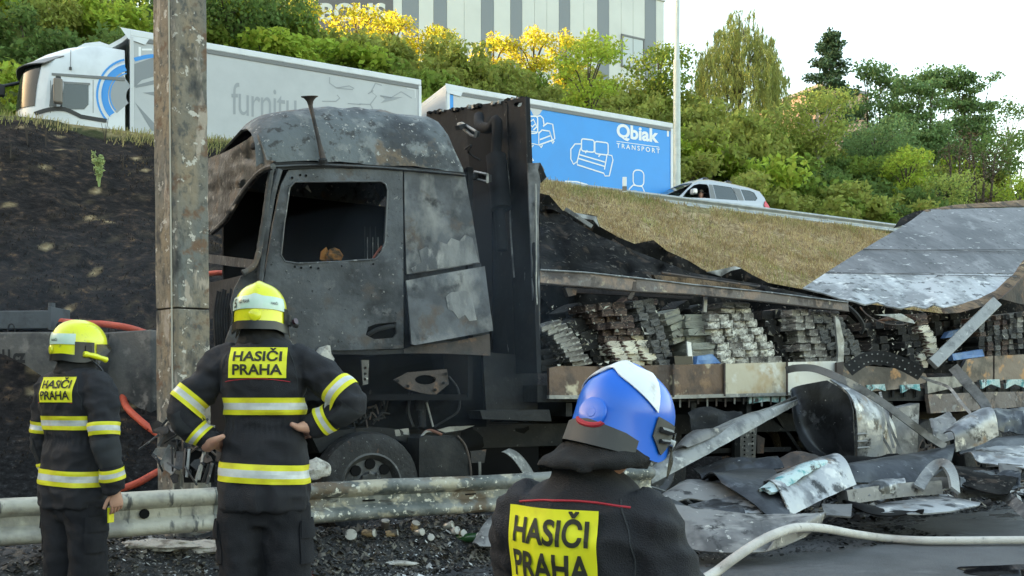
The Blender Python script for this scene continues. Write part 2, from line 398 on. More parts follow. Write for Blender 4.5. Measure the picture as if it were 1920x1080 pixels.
rd = MB().box((-300, -60, -.2), (300, .55, .004)).build('road', road_mat(), kind='structure'); rd.location = P0; rd.rotation_euler = (0, 0, TT)
# --- puddle at the lower right
pud = []
for i in range(40):
    a = 2*pi*i/40; r = 1+.22*nz(cos(a)*1.7, sin(a)*1.7, 3)
    pud.append(Vector((4.25+cos(a)*.80*r, 6.95+sin(a)*.36*r, .0085)))
mpud = mat('puddle_water', (.012, .012, .014), rough=.03, spec=.6)
MB().prism(pud, (0, 0, -.004)).build('puddle', mpud, kind='structure')
pud2 = [Vector((-1.05+cos(2*pi*i/40)*.75*(1+.3*nz(cos(2*pi*i/40)*2, sin(2*pi*i/40)*2, 8)), 7.1+sin(2*pi*i/40)*.28*(1+.4*nz(cos(2*pi*i/40)*2, sin(2*pi*i/40)*2, 5)), .0085)) for i in range(40)]
MB().prism(pud2, (0, 0, -.004)).build('puddle', mpud, kind='structure')
# --- upper road
mur = mat('upper_asphalt', (.05, .05, .052), .85, bump=.3, bscale=60)
ur = MB(); ur.add([UQ(-400, 11.7, ROADZ+.012), UQ(700, 11.7, ROADZ+.012), UQ(700, 19.2, ROADZ+.012), UQ(-400, 19.2, ROADZ+.012)], [(0, 1, 2, 3)])
ur.build('upper_road', mur, kind='structure')
# ================================================================== PEOPLE
def remeshed(mb, voxel, it=4, disp=None):
    o = mb.build('tmp', m_black); m = o.modifiers.new('r', 'REMESH'); m.mode = 'VOXEL'; m.voxel_size = voxel; m.use_smooth_shade = True
    s = o.modifiers.new('s', 'SMOOTH'); s.factor = .5; s.iterations = it
    dg = bpy.context.evaluated_depsgraph_get(); me = D.meshes.new_from_object(o.evaluated_get(dg)); old = o.data; COL.objects.unlink(o)
    if disp:
        vn = [(v.co.copy(), v.normal.copy()) for v in me.vertices]
        me.vertices.foreach_set('co', [k for c, n in vn for k in (c+n*disp(c))])
    me.update(); me.polygons.foreach_set('use_smooth', [True]*len(me.polygons))
    return me
def mesh_obj(name, me, m, parent):
    me.materials.clear(); me.materials.append(m); me.name = name; o = D.objects.new(name, me); COL.objects.link(o); o.parent = parent; return o
def skin_body(V, Eg, R, root, sub=2):
    me = D.meshes.new('sk'); me.from_pydata([tuple(v) for v in V], Eg, []); o = D.objects.new('sk', me); COL.objects.link(o)
    sk = o.modifiers.new('k', 'SKIN'); sk.use_smooth_shade = True
    for i, r in enumerate(R): d = me.skin_vertices[0].data[i]; d.radius = r if hasattr(r, '__len__') else (r, r); d.use_root = (i == root)
    s = o.modifiers.new('s', 'SUBSURF'); s.levels = sub; s.render_levels = sub
    dg = bpy.context.evaluated_depsgraph_get(); r = D.meshes.new_from_object(o.evaluated_get(dg)); COL.objects.unlink(o); return r
m_black = mat('black_fabric', (.010, .010, .011), .85, bump=.3, bscale=90)
m_coat = mat('navy_black_fabric', (.014, .0145, .019), .78, bump=.5, bscale=260, layers=[((.022, .0225, .028), 5, .45, .7)], spec=.4)
m_coat2 = mat('charcoal_grey_fabric', (.034, .037, .042), .8, bump=.4, bscale=200, spec=.3)
m_trs = mat('dark_trouser_fabric', (.014, .0145, .018), .88, bump=.4, bscale=220, layers=[((.024, .024, .028), 6, .45, .7)], spec=.25)
m_hood = mat('knit_black_fabric', (.012, .012, .013), .95, bump=.5, bscale=300)
m_yel = mat('fluorescent_yellow_tape', (.72, .70, .015), .55, layers=[((.62, .55, .02), 9, .45, .65)])
m_sil = mat('silver_reflective_tape', (.62, .64, .62), .35, layers=[((.50, .52, .50), 14, .4, .65)])
m_pat = mat('fluorescent_patch', (.76, .76, .012), .6, layers=[((.66, .64, .02), 12, .5, .7)])
m_let = mat('black_lettering', (.02, .022, .012), .7)
m_red = mat('red_piping', (.38, .02, .035), .7)
m_skin = mat('skin', (.50, .28, .20), .5, layers=[((.42, .20, .15), 14, .45, .65)])
m_hy = mat('yellow_helmet_paint', (.74, .74, .01), .28, coat=.5, layers=[((.62, .60, .02), 8, .5, .75), ((.30, .30, .05), 22, .62, .72)])
m_hb = mat('blue_helmet_paint', (.006, .13, .66), .34, coat=.25, layers=[((.01, .13, .60), 6, .55, .8)])
m_hw = mat('white_helmet_panel', (.72, .74, .74), .35, coat=.4, layers=[((.45, .44, .40), 14, .56, .72)])
m_hg = mat('grey_helmet_rubber', (.050, .051, .051), .6, layers=[((.08, .08, .078), 9, .45, .65)])
m_hk = mat('black_plastic', (.012, .012, .013), .35)
m_band = mat('mint_reflective_band', (.36, .62, .44), .3, layers=[((.55, .68, .60), 5, .42, .6)])
m_visor = glass('visor_glass', (.55, .5, .4), .05, .6)
m_lens = mat('dark_lens', (.05, .02, .03), .1)
def hand_mb(mb, w, d, nrm, curl=.5, thumb_side=1, L=.095, thumb_out=.9):
    """palm + four bent fingers + thumb; w wrist, d pointing to the knuckles, nrm out of the back of the hand"""
    w = Vector(w); d = Vector(d).normalized(); n = Vector(nrm); n = (n-d*n.dot(d)).normalized(); x = d.cross(n)*thumb_side   # x towards the thumb
    rings = []
    for t, wd, th in ((-.25, .026, .021), (0, .028, .02), (.3, .036, .019), (.7, .041, .016), (1, .040, .0135), (1.08, .034, .008)):
        c = w+d*L*t; rings.append([c+x*wd*cos(a*pi/6)+n*th*sin(a*pi/6) for a in range(12)])
    mb.loft(rings)
    for k, (off, ln) in enumerate(((.029, .070), (.010, .078), (-.010, .073), (-.029, .058))):
        p = w+d*L*.98+x*off; pts = [p-d*.02, p]; dd = d.copy(); a = 0
        for s in (.42, .33, .25):
            a += curl*(.8+.12*k)*.95; dd = (d*cos(a)-n*sin(a)); p = p+dd*ln*s; pts.append(p.copy())
        r = .0092-.0006*(k == 3); mb.tube(smooth_path(pts, 3), [r*(1-.28*i/12) for i in range(13)], 8)
    tb = w+d*L*.22+x*.024; t1 = (d*.55+x*thumb_out-n*.2).normalized(); t2 = (d*.85+x*.35-n*.25).normalized()
    pts = [tb-x*.012, tb+t1*.03, tb+t1*.055+t2*.008, tb+t1*.055+t2*.04]; mb.tube(smooth_path(pts, 3), [.0135*(1-.32*i/9) for i in range(10)], 8)
def helmet(par, at, yaw, pitch, roll, style):
    R = Matrix.Translation(Vector(at)) @ Matrix.Rotation(yaw, 4, 'Z') @ Matrix.Rotation(pitch, 4, 'X') @ Matrix.Rotation(roll, 4, 'Y')
    rx, ry, rz = .126, .158, .132
    def edge(phi):       # depth of the shell edge below the equator; phi=0 right, pi/2 front
        f = sin(phi); return .088+.012*max(0, -f)-.075*max(0, f)**1.5+.018*max(0, cos(2*phi))*(f < .6)
    def S(phi, v, off=0.):
        f = sin(phi)
        if v < .62: a = v/.62*pi/2; r = sin(a)**.92; z = rz*cos(a)
        else: t = (v-.62)/.38; r = 1+.035*t*t-.05*t*(f < -.2)*abs(f); z = -t*edge(phi)
        x = (rx*r+off*sin(min(v/.62, 1)*pi/2))*cos(phi); y = (ry*r+off*sin(min(v/.62, 1)*pi/2))*f
        ridge = .011*math.exp(-(x/.022)**2)*(1 if v < .55 else max(0, 1-(v-.55)/.12))
        return Vector((x, y, z+ridge+off*cos(min(v/.62, 1)*pi/2)))
    N_ = 44; V_ = 22
    def surf(nm, m, p0, p1, v0, v1, off, nu=24, nv=8, thick=.003, parent=par, vf=None):
        g = []
        for j in range(nv+1):
            row = []
            for i in range(nu+1):
                ph = p0+(p1-p0)*i/nu; a, b = (v0, v1) if vf is None else vf(ph); row.append(R @ S(ph, a+(b-a)*j/nv, off))
            g.append(row)
        return MB().sheet(g, thick).build(nm, m, parent, smooth=True)
    shell = MB(); vs = [R @ S(0, 0)]; fs = []
    for j in range(1, V_+1):
        for i in range(N_): vs.append(R @ S(2*pi*i/N_, j/V_))
    for i in range(N_): fs.append((0, 1+i, 1+(i+1) % N_))
    for j in range(V_-1):
        for i in range(N_): a = 1+j*N_; fs.append((a+i, a+N_+i, a+N_+(i+1) % N_, a+(i+1) % N_))
    e0 = 1+(V_-1)*N_
    inner = [R @ (S(2*pi*i/N_, 1)*.90+Vector((0, 0, .01))) for i in range(N_)]; o = len(vs); vs += inner
    for i in range(N_): fs.append((e0+i, o+i, o+(i+1) % N_, e0+(i+1) % N_))
    fs.append(tuple(o+i for i in range(N_)))
    shell.add(vs, fs); sh = shell.build('helmet_shell', m_hy if style == 'y' else m_hb, par, smooth=True, sharp=60)
    def on(phi, v, off=0): return R @ S(phi, v, off)
    bk = -pi/2
    if style == 'y':
        surf('helmet_rim', m_hk, -pi*1.16, pi*.16, .90, 1.06, .004, 40, 3)
        surf('reflective_band', m_band, bk-1.25, bk+1.25, .48, .68, .0025, 40, 5)
        for s in (0, pi): surf('side_plate', m_hk, s-.34, s+.34, .62, .97, .004, 8, 5); 
        for s in (.12, pi-.12): c = on(s, .80, .012); MB().obox(c, R.to_3x3() @ Vector((.008, 0, 0)), R.to_3x3() @ Vector((0, .02, 0)), R.to_3x3() @ Vector((0, 0, .028))).build('visor_clip', m_hk, par, bevel=.003)
        c = on(bk, .80, .0); ax = (on(bk, .80, .02)-c).normalized(); MB().lathe([(.0, -.002), (.030, -.002), (.029, .006), (.022, .011), (0, .012)], c, ax, 24).build('nape_dial', m_hy, par, smooth=True)
        v, f, asp = text_mesh('RESCUE'[:0] or 'o', .02)
    else:
        # white panels above a blue nape plate, grey lower edge
        vtop = lambda ph: (.26, .30+.30*min(1, abs(wrap(ph-bk))/1.25)**1.6)
        def wrap(a): return (a+pi) % (2*pi)-pi
        surf('white_panel', m_hw, bk-1.5, bk-.36, .22, .5, .003, 18, 6, vf=lambda ph: (.17, .35+.23*min(1, abs(wrap(ph-bk))/1.3)**1.3))
        surf('white_panel', m_hw, bk-.30, bk+1.28, .22, .5, .003, 24, 6, vf=lambda ph: (.17, .35+.23*min(1, abs(wrap(ph-bk))/1.3)**1.3))
        surf('helmet_rim', m_hg, bk-1.35, bk+1.05, .86, 1.07, .004, 36, 4, vf=lambda ph: (.83+.06*min(1, abs(wrap(ph-bk))), 1.08))
        for s in (1, -1):
            c0 = 0 if s > 0 else pi
            surf('side_plate', m_hg, c0-.26, c0+.40, .55, 1.0, .003, 12, 8, vf=lambda ph: (.60, .93-.45*abs((ph-c0)-.06)))
            for dv in (.70, .80): MB().tube([on(c0-.16*s+.07*s*((dv-.7)/.1), dv, .011), on(c0+.16*s+.03*s, dv-.02, .011)], .008-.02*(dv-.7), 6).build('side_clip', m_hk, par, smooth=True)
            c = on(c0+.36*s, .78, .006); MB().cyl(c-Vector((.006, 0, 0)), c+(c-R.translation).normalized()*.012, .009, 12).build('visor_pivot', m_sil, par, smooth=True)
        c = on(bk, .76, 0.); ax = (on(bk, .76, .02)-c).normalized(); MB().lathe([(.0, -.002), (.043, -.002), (.042, .001), (.038, .003), (.013, .0032), (.012, .0045), (0, .0045)], c, ax, 28).build('nape_dial', m_hb, par, smooth=True)
        g = [on(bk+(.30*cos(a)), .835+.055*abs(sin(a)), .005) for a in [pi+pi*i/16 for i in range(17)]]
        MB().tube(g, .0075, 8).build('red_dial_grip', m_red, par, smooth=True)
    surf('visor', m_visor, .42, pi-.42, .66, 1.25, .008, 20, 8)
    return on
def proj_band(mb, bvh, c0, ax, sec0, sec1, R0, a0=0, a1=2*pi, n=48, off=.0055, xref=None, rmax=None):
    """a three-row reflective band wrapped round the axis between two stations on it"""
    ax = Vector(ax).normalized(); ref = Vector(xref) if xref else (Vector((0, 0, 1)) if abs(ax.z) < .8 else Vector((1, 0, 0)))
    x = (ref-ax*ref.dot(ax)).normalized(); y = ax.cross(x); rows = []
    st = [0, .30, .30, .70, .70, 1.0]
    for k, s in enumerate((0, .15, .30, .5, .70, .85, 1.0)):
        row = []
        for i in range(n+1):
            a = a0+(a1-a0)*i/n; dr = x*cos(a)+y*sin(a); c = Vector(c0)+ax*(sec0+(sec1-sec0)*s)
            h = bvh.ray_cast(c, dr, rmax or R0*2); r = (h[3] if h[0] is not None else R0)
            row.append((c, dr, r))
        rs = [q[2] for q in row]
        full = abs(a1-a0) > 6.2
        for _ in range(3): rs = [(rs[(i-1) % n if full else max(i-1, 0)]+2*rs[i]+rs[(i+1) % n if full and i < n else min(i+1, n)])/4 for i in range(n+1)]
        if full: rs[n] = rs[0]
        rows.append([c+dr*(max(r, r0[2]-.002)+off) for (c, dr, r), r0 in zip([(q[0], q[1], rr) for q, rr in zip(row, rs)], row)])
    o = len(mb.v)
    for r in range(len(rows)-1): mb.add(rows[r]+rows[r+1], [(i, i+1, n+2+i, n+1+i) for i in range(n)], 1 if r in (2, 3) else 0)
def firefighter(nm_label, loc, yaw, scale, arms, legs, helm, dz=0., lean=None, patch=(0, .145), wide=1.0, seed=1, hands=(), stripes=True, tw=0., thumbs=()):
    r = thing('person', nm_label, 'person', loc, yaw); r.scale = (scale,)*3
    WM[r.name] = WM[r.name] @ Matrix.Scale(scale, 4)
    Z = lambda z: z+dz
    rings = []
    prof = [(.80, .222, .150, 0), (.88, .228, .156, 0), (1.0, .220, .150, 0), (1.12, .206, .138, 0), (1.21, .194, .128, .004), (1.30, .200, .134, 0), (1.40, .214, .140, -.008), (1.48, .222, .138, -.014), (1.545, .212, .122, -.014), (1.60, .155, .104, -.004), (1.635, .096, .090, .006), (1.66, .082, .082, .010)]
    for z, a, b, cy in prof:
        ring = []
        for i in range(36):
            an = 2*pi*i/36; c, s = cos(an), sin(an); p = 2.6
            k = (abs(c)**p+abs(s)**p)**(-1/p); x = a*wide*c*k; y = b*s*k+cy
            lx, ly = (lean(z) if lean else (0, 0)); ring.append(Vector((x+lx, y+ly, Z(z))))
        rings.append(ring)
    mb = MB(); mb.loft(rings)
    for pts, rad in arms:
        pp = smooth_path([Vector(p)+Vector((0, 0, dz)) for p in pts], 5); n = len(pp); rr = [np.interp(i/(n-1), np.linspace(0, 1, len(rad)), rad) for i in range(n)]
        mb.tube(pp, rr, 16)
    rnd = seed*7.3
    def disp(c):
        x, y, z = c; zz = z-dz
        d = .010*mnoise.noise(Vector((x*7+rnd, y*7, z*5)))+.008*mnoise.noise(Vector((x*5+rnd, y*5, z*16+3)))
        d += .010*(1-abs(mnoise.noise(Vector((x*9+z*6+rnd, y*9, z*10-x*5))))*2)
        f = math.exp(-((zz-1.205)/.035)**2)*(abs(x) < .24); d += f*(.004*sin(atan2(y, x)*34)-.006)
        if .80 < zz < 1.2 and abs(x) < .26: d += .006*sin(atan2(y, x)*9+rnd+zz*4)*(1.2-zz)/.4
        if abs(x) > .21: d += .011*mnoise.noise(Vector((x*11+rnd, y*11, z*20)))+.006*mnoise.noise(Vector((x*24+z*14, y*20, z*30+rnd)))
        else: d += .004*mnoise.noise(Vector((x*10+z*9+rnd, y*4, z*7-x*8)))
        return d
    jm = remeshed(mb, .0085, 4, disp); jk = mesh_obj('jacket', jm, m_coat, r)
    bvh = BVHTree.FromPolygons([v.co for v in jm.vertices], [tuple(p.vertices) for p in jm.polygons])
    def band(nm, c, ax, s0, s1, R0, **k):
        b = MB(); proj_band(b, bvh, c, ax, s0, s1, R0, **k); b.build(nm, [m_yel, m_sil], r, smooth=True)
    lx = lean or (lambda z: (0, 0))
    if stripes:
        for z0, z1 in ((.935, 1.028), (1.265, 1.348)):
            l = lx((z0+z1)/2); band('reflective_stripe', (l[0], l[1], Z(z0)), (0.045*(z0 < 1.1), 0, 1), 0, z1-z0, .2, n=72, rmax=.235 if z0 > 1.2 else .3)
        for pts, rad in arms:
            pp = smooth_path([Vector(p)+Vector((0, 0, dz)) for p in pts], 24); n = len(pp)
            for f0 in ((.47, .565), (.80, .89)):
                i0 = int(f0[0]*(n-1)); i1 = int(f0[1]*(n-1)); c = pp[i0]; ax = pp[i1]-pp[i0]
                band('sleeve_stripe', c, ax, 0, ax.length, .085, n=30, rmax=.125)
            i0, i1 = int(.575*(n-1)), int(.785*(n-1)); c = pp[i0]; ax = pp[i1]-pp[i0]; g = []; cx_ = pp[0].x; sx = 1 if cx_ > 0 else -1
            for j in range(9):
                cc = pp[int(i0+(i1-i0)*j/8)]; row = []
                for i in range(15):
                    a = -1.25+2.5*i/14; ref = Vector((sx*.9, -.45, 0)); t_ = ax.normalized(); e1 = (ref-t_*ref.dot(t_)).normalized(); e2 = t_.cross(e1); dr = e1*cos(a)+e2*sin(a); h = bvh.ray_cast(cc, dr, .15); row.append((h[0] if h[0] is not None else cc+dr*.08)+dr*.0035)
                g.append(row)
            MB().sheet(g, .0015).build('elbow_pad', m_coat2, r, smooth=True)
    # trousers
    tb = MB(); hipz = legs[0][0][2]
    tb.loft([[Vector((a*cos(t*pi/8)+lx(.8)[0], b*sin(t*pi/8)+lx(.8)[1], hipz+dzz)) for t in range(16)] for a, b, dzz in ((.15, .11, -.10), (.19, .135, .0), (.195, .135, .10), (.18, .12, .16))])
    for pts in legs: pp = smooth_path(pts, 6); n = len(pp); tb.tube(pp, [np.interp(i/(n-1), [0, .45, .55, .8, 1], [.128, .108, .112, .100, .092]) for i in range(n)], 18)
    tm = remeshed(tb, .011, 3, lambda c: .010*mnoise.noise(Vector((c.x*8+rnd, c.y*8, c.z*15)))+.009*mnoise.noise(Vector((c.x*16+c.z*10, c.y*9+rnd, c.z*11)))+.004*math.exp(-((c.z-.12)/.1)**2)*sin(c.z*90))
    mesh_obj('trousers', tm, m_trs, r)
    tbv = BVHTree.FromPolygons([v.co for v in tm.vertices], [tuple(p.vertices) for p in tm.polygons])
    for k, pts in enumerate(legs):      # cargo pockets on the outside of each thigh and boots
        sx = -1 if k == 0 else 1; c = Vector(pts[0]).lerp(Vector(pts[1]), .55); g = []
        for j in range(7):
            row = []
            for i in range(7):
                a = (-.75+1.5*i/6)*.9; dr = Vector((sx*cos(a), sin(a)-.15, 0)); o_ = c+Vector((0, 0, .11-.20*j/6)); h = tbv.ray_cast(o_, dr, .4)
                row.append((h[0] if h[0] is not None else o_+dr*.1)+dr*(.012 if 0 < i < 6 and 0 < j else .004))
            g.append(row)
        MB().sheet(g, .004).build('cargo_pocket', m_trs, r, smooth=True)
        MB().sheet([[q+Vector((sx*.006, 0, .012)) for q in g[0]], [q+Vector((sx*.009, 0, -.012)) for q in g[1]], [q+Vector((sx*.010, 0, -.010)) for q in g[2]]], .004).build('pocket_flap', m_trs, r, smooth=True)
        a = Vector(pts[-1]); bt = MB(); bt.loft([[a+Vector((rx_*cos(t*pi/8), ry_*sin(t*pi/8)+oy, zz-a.z)) for t in range(16)] for rx_, ry_, oy, zz in ((.055, .15, .05, .0), (.06, .155, .05, .035), (.056, .14, .045, .075), (.056, .08, .0, .12), (.062, .072, 0, .26))]); bt.build('boot', m_hk, r, smooth=True)
    # body (head, neck, trunk, limbs) inside the clothes, hands outside
    hc = Vector(helm['at']); l8 = lx(1.5)
    J = [Vector((lx(.9)[0], lx(.9)[1], hipz+.05)), Vector((l8[0]*.7, l8[1]*.7, Z(1.2))), Vector((l8[0], l8[1], Z(1.48))), Vector((lx(1.62)[0], lx(1.62)[1]+.01, Z(1.62))), hc+Vector((0, 0, -.06)), hc+Vector((0, 0, .06))]
    R_ = [.12, .11, .12, .06, (.075, .085), (.07, .085)]; Ed = [(0, 1), (1, 2), (2, 3), (3, 4), (4, 5)]
    for pts, rad in arms:
        prev = 2
        for k, p in enumerate(pts):
            J.append(Vector(p)+Vector((0, 0, dz))); R_.append((.06, .055, .048, .042, .034, .03)[min(k, 5)]); Ed.append((prev, len(J)-1)); prev = len(J)-1
    for pts in legs:
        prev = 0
        for k, p in enumerate(pts): J.append(Vector(p)); R_.append((.085, .065, .05, .045)[min(k, 3)]); Ed.append((prev, len(J)-1)); prev = len(J)-1
    bm_ = skin_body(J, Ed, R_, 0, 1); body = mesh_obj('body', bm_, m_skin, r)
    hb = MB()
    fy = helm['yaw']; fd = Vector((-sin(fy), cos(fy), 0)); rt = Vector((cos(fy), sin(fy), 0))
    hb.tube([hc+fd*.08+Vector((0, 0, .02)), hc+fd*.105+Vector((0, 0, -.015)), hc+fd*.085+Vector((0, 0, -.03))], [.008, .015, .008], 8)
    for s in (-1, 1): hb.tube([hc+rt*s*.075+Vector((0, 0, .02)), hc+rt*s*.082-fd*.006+Vector((0, 0, -.01)), hc+rt*s*.076+Vector((0, 0, -.04))], [.008, .014, .007], 8)
    for h in hands: hand_mb(hb, Vector(h[0])+Vector((0, 0, dz)), *h[1:])
    for t_ in thumbs: hb.tube(smooth_path(t_, 5), [np.interp(i/15, [0, .35, .7, 1], [.034, .030, .017, .010]) for i in range(16)], 10)
    tmp = hb.build('tmp', m_skin); b2 = bmesh.new(); b2.from_mesh(bm_); b2.from_mesh(tmp.data); b2.to_mesh(bm_); b2.free(); COL.objects.unlink(tmp)
    bm_.polygons.foreach_set('use_smooth', [True]*len(bm_.polygons))
    # nape curtain / hood
    hoodr = helm.get('hood')
    if hoodr:
        hd = MB(); rg = []
        for k, (dx, dy, zz, a, b) in enumerate(hoodr):
            rg.append([Vector((dx+a*cos(t*2*pi/40)*(1+.05*nz(cos(t*2*pi/40)*3+seed, sin(t*2*pi/40)*3, k*.5)), dy+b*sin(t*2*pi/40)*(1+(.09 if k else .02)*nz(cos(t*2*pi/40)*4+seed, sin(t*2*pi/40)*4, k*.6)), zz+(.018*nz(cos(t*2*pi/40)*2.2+seed, sin(t*2*pi/40)*2.2, 1) if k == len(hoodr)-1 else 0))) for t in range(40)])
        hd.loft(rg); hm = remeshed(hd, .009, 2, lambda c: .007*mnoise.noise(Vector((c.x*16+rnd, c.y*14, c.z*26)))+.006*mnoise.noise(Vector((c.x*30+c.z*22, c.y*20, c.z*12+rnd)))); mesh_obj('helmet_hood', hm, m_hood, r)
    on = helmet(r, helm['at'], helm['yaw'], helm['pitch'], helm.get('roll', 0), helm['style'])
    # back patch with lettering
    pcx, pcz, pw, ph_ = patch; pcz = Z(pcz); nx, nzv = 24, 14
    sh = patch[4] if False else helm.get('pshear', 0)
    ys = np.zeros((nzv+1, nx+1))
    for j in range(nzv+1):
        for i in range(nx+1):
            x = pcx-pw/2+pw*i/nx; z = pcz+ph_/2-ph_*j/nzv; h = bvh.ray_cast(Vector((x, -1, z)), Vector((0, 1, 0)), 3); ys[j, i] = h[0].y if h[0] is not None else (ys[j, i-1] if i else -.13)
    raw = ys.copy()
    for _ in range(16):
        q = np.pad(ys, 1, mode='edge'); ys = (q[:-2, 1:-1]+q[2:, 1:-1]+q[1:-1, :-2]+q[1:-1, 2:]+4*ys)/8
    ys = np.minimum(ys, raw+.0005)-.0035
    def at(s, t, off): fi = min(max(s*nx, 0), nx-1e-6); fj = min(max((1-t)*nzv, 0), nzv-1e-6); i, j = int(fi), int(fj); a, b = fi-i, fj-j; y = (ys[j, i]*(1-a)+ys[j, i+1]*a)*(1-b)+(ys[j+1, i]*(1-a)+ys[j+1, i+1]*a)*b; return Vector((pcx-pw/2+pw*s, y-off, pcz-ph_/2+ph_*t))
    MB().sheet([[at(i/nx, 1-j/nzv, 0) for i in range(nx+1)] for j in range(nzv+1)], .002).build('back_patch', m_pat, r, smooth=True)
    for txt, t0, t1, s0, s1 in (('HASIČI', .545, 1.0, .075, .925), ('PRAHA', .10, .46, .075, .94)):
        v, f, a = text_mesh(txt, .028)
        if 'Č' in txt: pass
        MB().add([at(s0+(s1-s0)*x, t0+(t1-t0)*y*(.97), .0060) for x, y in v], f).build('lettering', m_let, r)
    # red piping under the patch
    pts = []
    for i in range(25):
        x = -.155+.31*i/24; z = Z(helm.get('pipe', 1.425)+.014*(1-(x/.155)**2)); h = bvh.ray_cast(Vector((x+lx(1.42)[0], -1, z)), Vector((0, 1, 0)), 3)
        if h[0] is not None and h[0].y < .02: pts.append(h[0]+Vector((0, -.0015, 0)))
    if len(pts) > 4: MB().tube(pts, helm.get('piper', .0022), 6).build('red_piping', m_red, r, smooth=True)
    for sx in (-1, 1):      # armhole and yoke seams
        pts = []
        for i in range(14):
            z = 1.585-.20*i/13; x = sx*wide*(.150+.045*sin(i/13*1.9)); h = bvh.ray_cast(Vector((x+lx(1.5)[0], -1, Z(z))), Vector((0, 1, 0)), 3)
            if h[0] is not None and h[0].y < .05: pts.append(h[0]+Vector((0, -.0005, 0)))
        if len(pts) > 5: MB().tube(pts, .0032, 5).build('armhole_seam', m_coat2, r, smooth=True)
    return r, on, bvh
# -- the man with his hands on his hips
MIDX, MIDD = P(496, 0, 4.5).x, 4.5
armsL = [((-.13, .0, 1.545), (-.215, 0, 1.505), (-.30, -.02, 1.40), (-.385, -.055, 1.285), (-.325, -.03, 1.19), (-.245, -.02, 1.125)), (.080, .088, .082, .077, .068, .056)]
armsR = [((.13, .0, 1.545), (.215, 0, 1.505), (.315, -.02, 1.435), (.425, -.05, 1.335), (.335, -.02, 1.25), (.225, -.01, 1.195)), (.080, .088, .082, .077, .068, .056)]
mid, on, _ = firefighter('firefighter with both hands on hips, yellow helmet, in front of the burnt cab', (MIDX, MIDD, 0), 0, 1.0, [armsL, armsR],
    [[(-.105, 0, .82), (-.115, .0, .47), (-.125, .01, .09)], [(.10, 0, .82), (.125, .0, .47), (.14, .0, .09)]],
    dict(at=(-.025, .02, 1.785), yaw=.10, pitch=-.06, style='y', hood=[(-.02, .02, 1.72, .098, .11), (-.018, .01, 1.68, .100, .105), (-.015, 0, 1.645, .110, .105), (-.01, -.005, 1.605, .128, .108)]),
    patch=(.004, 1.517, .275, .148), wide=.95, seed=1,
    hands=[((-.235, -.005, 1.118), (.25, .95, -.1), (-.9, .3, .3), .45, 1, .09, .2), ((.215, .01, 1.19), (-.25, .95, -.1), (.9, .3, .3), .45, -1, .09, .25)],
    thumbs=[[(-.275, -.03, 1.112), (-.235, -.075, 1.125), (-.195, -.135, 1.145), (-.152, -.155, 1.165)], [(.245, -.03, 1.20), (.212, -.06, 1.205), (.19, -.10, 1.205), (.165, -.135, 1.222)]])
def helmet_text(par, on, txt, phi, v, w, h, m, off=.0085, bold=.02):
    vv, f, a = text_mesh(txt, bold); MB().add([on(phi+w*(x-.5), v-h*(y-.5), off) for x, y in vv], f).build('lettering', m, par)
bk = -pi/2
helmet_text(mid, on, '5', bk-.86, .58, .17, .13, m_hk); helmet_text(mid, on, 'HZS PRAHA', bk-.42, .565, .46, .05, m_hk); helmet_text(mid, on, 'HASIČI', bk+.72, .575, .28, .045, m_hk)
lm = MB(); c = on(.10, .86, .03); lm.tube([c+Vector((0, -.015, .0)), c+Vector((.006, .045, -.006))], [.012, .013], 12); lm.build('helmet_lamp', m_hk, mid, smooth=True)
MB().tube([c+Vector((.008, -.02, .008)), c+Vector((.022, -.028, .012))], [.014, .0155], 12).build('lamp_head', m_lens, mid, smooth=True)
# -- the shorter man at the left, turned to the right
LS = .925; LD = 5.1; LX = P(140, 0, LD).x
aL = [((-.13, .0, 1.545), (-.215, 0, 1.50), (-.265, -.0, 1.36), (-.285, .0, 1.21), (-.275, .03, 1.06), (-.25, .05, .93)), (.080, .090, .080, .073, .066, .056)]
aR = [((.13, .0, 1.545), (.215, 0, 1.50), (.275, -.02, 1.36), (.30, -.03, 1.20), (.315, .0, 1.04), (.315, .03, .90)), (.080, .092, .084, .078, .070, .060)]
lef, on, _ = firefighter('shorter firefighter with hanging arms and yellow helmet, looking right, beside the concrete blocks', (LX, LD, 0), radians(-27), LS, [aL, aR],
    [[(-.105, 0, .82), (-.11, .0, .47), (-.115, .01, .09)], [(.10, 0, .82), (.115, .0, .47), (.12, .0, .09)]],
    dict(at=(.01, .025, 1.79), yaw=radians(-24), pitch=-.02, style='y', hood=[(.01, .02, 1.72, .098, .115), (.01, .01, 1.68, .100, .11), (.008, 0, 1.645, .112, .108), (.0, -.005, 1.60, .13, .112)]),
    patch=(.028, 1.505, .265, .150), seed=4,
    hands=[((.317, .03, .905), (.04, .12, -1), (.9, -.25, 0), .55, 1, .092, .35), ((-.25, .052, .925), (-.0, .15, -1), (-.9, -.2, 0), .5, -1, .092, .35)])
helmet_text(lef, on, 'HZS PRAHA', bk-.35, .58, .42, .05, m_hk); helmet_text(lef, on, 'HASIČI', bk+.38, .59, .36, .05, m_hk)
c = on(.12, .93, .016); MB().tube(smooth_path([c+Vector((-.01, -.03, .012)), c+Vector((0.004, .02, .004)), c+Vector((.012, .085, -.012)), c+Vector((.014, .11, -.02))], 4), [.016, .019, .018, .015, .017, .019, .017, .015, .016, .017, .018, .019, .018], 14).build('helmet_lamp', m_hy, lef, smooth=True)
MB().tube(smooth_path([on(.15, .98, .002), (.17, .06, 1.62), (.19, .03, 1.545)], 6), .006, 6).build('chin_strap', m_hk, lef, smooth=True)
MB().box((.262, .02, .71), (.274, .06, .80)).build('reflective_tag', m_yel, lef, bevel=.002)
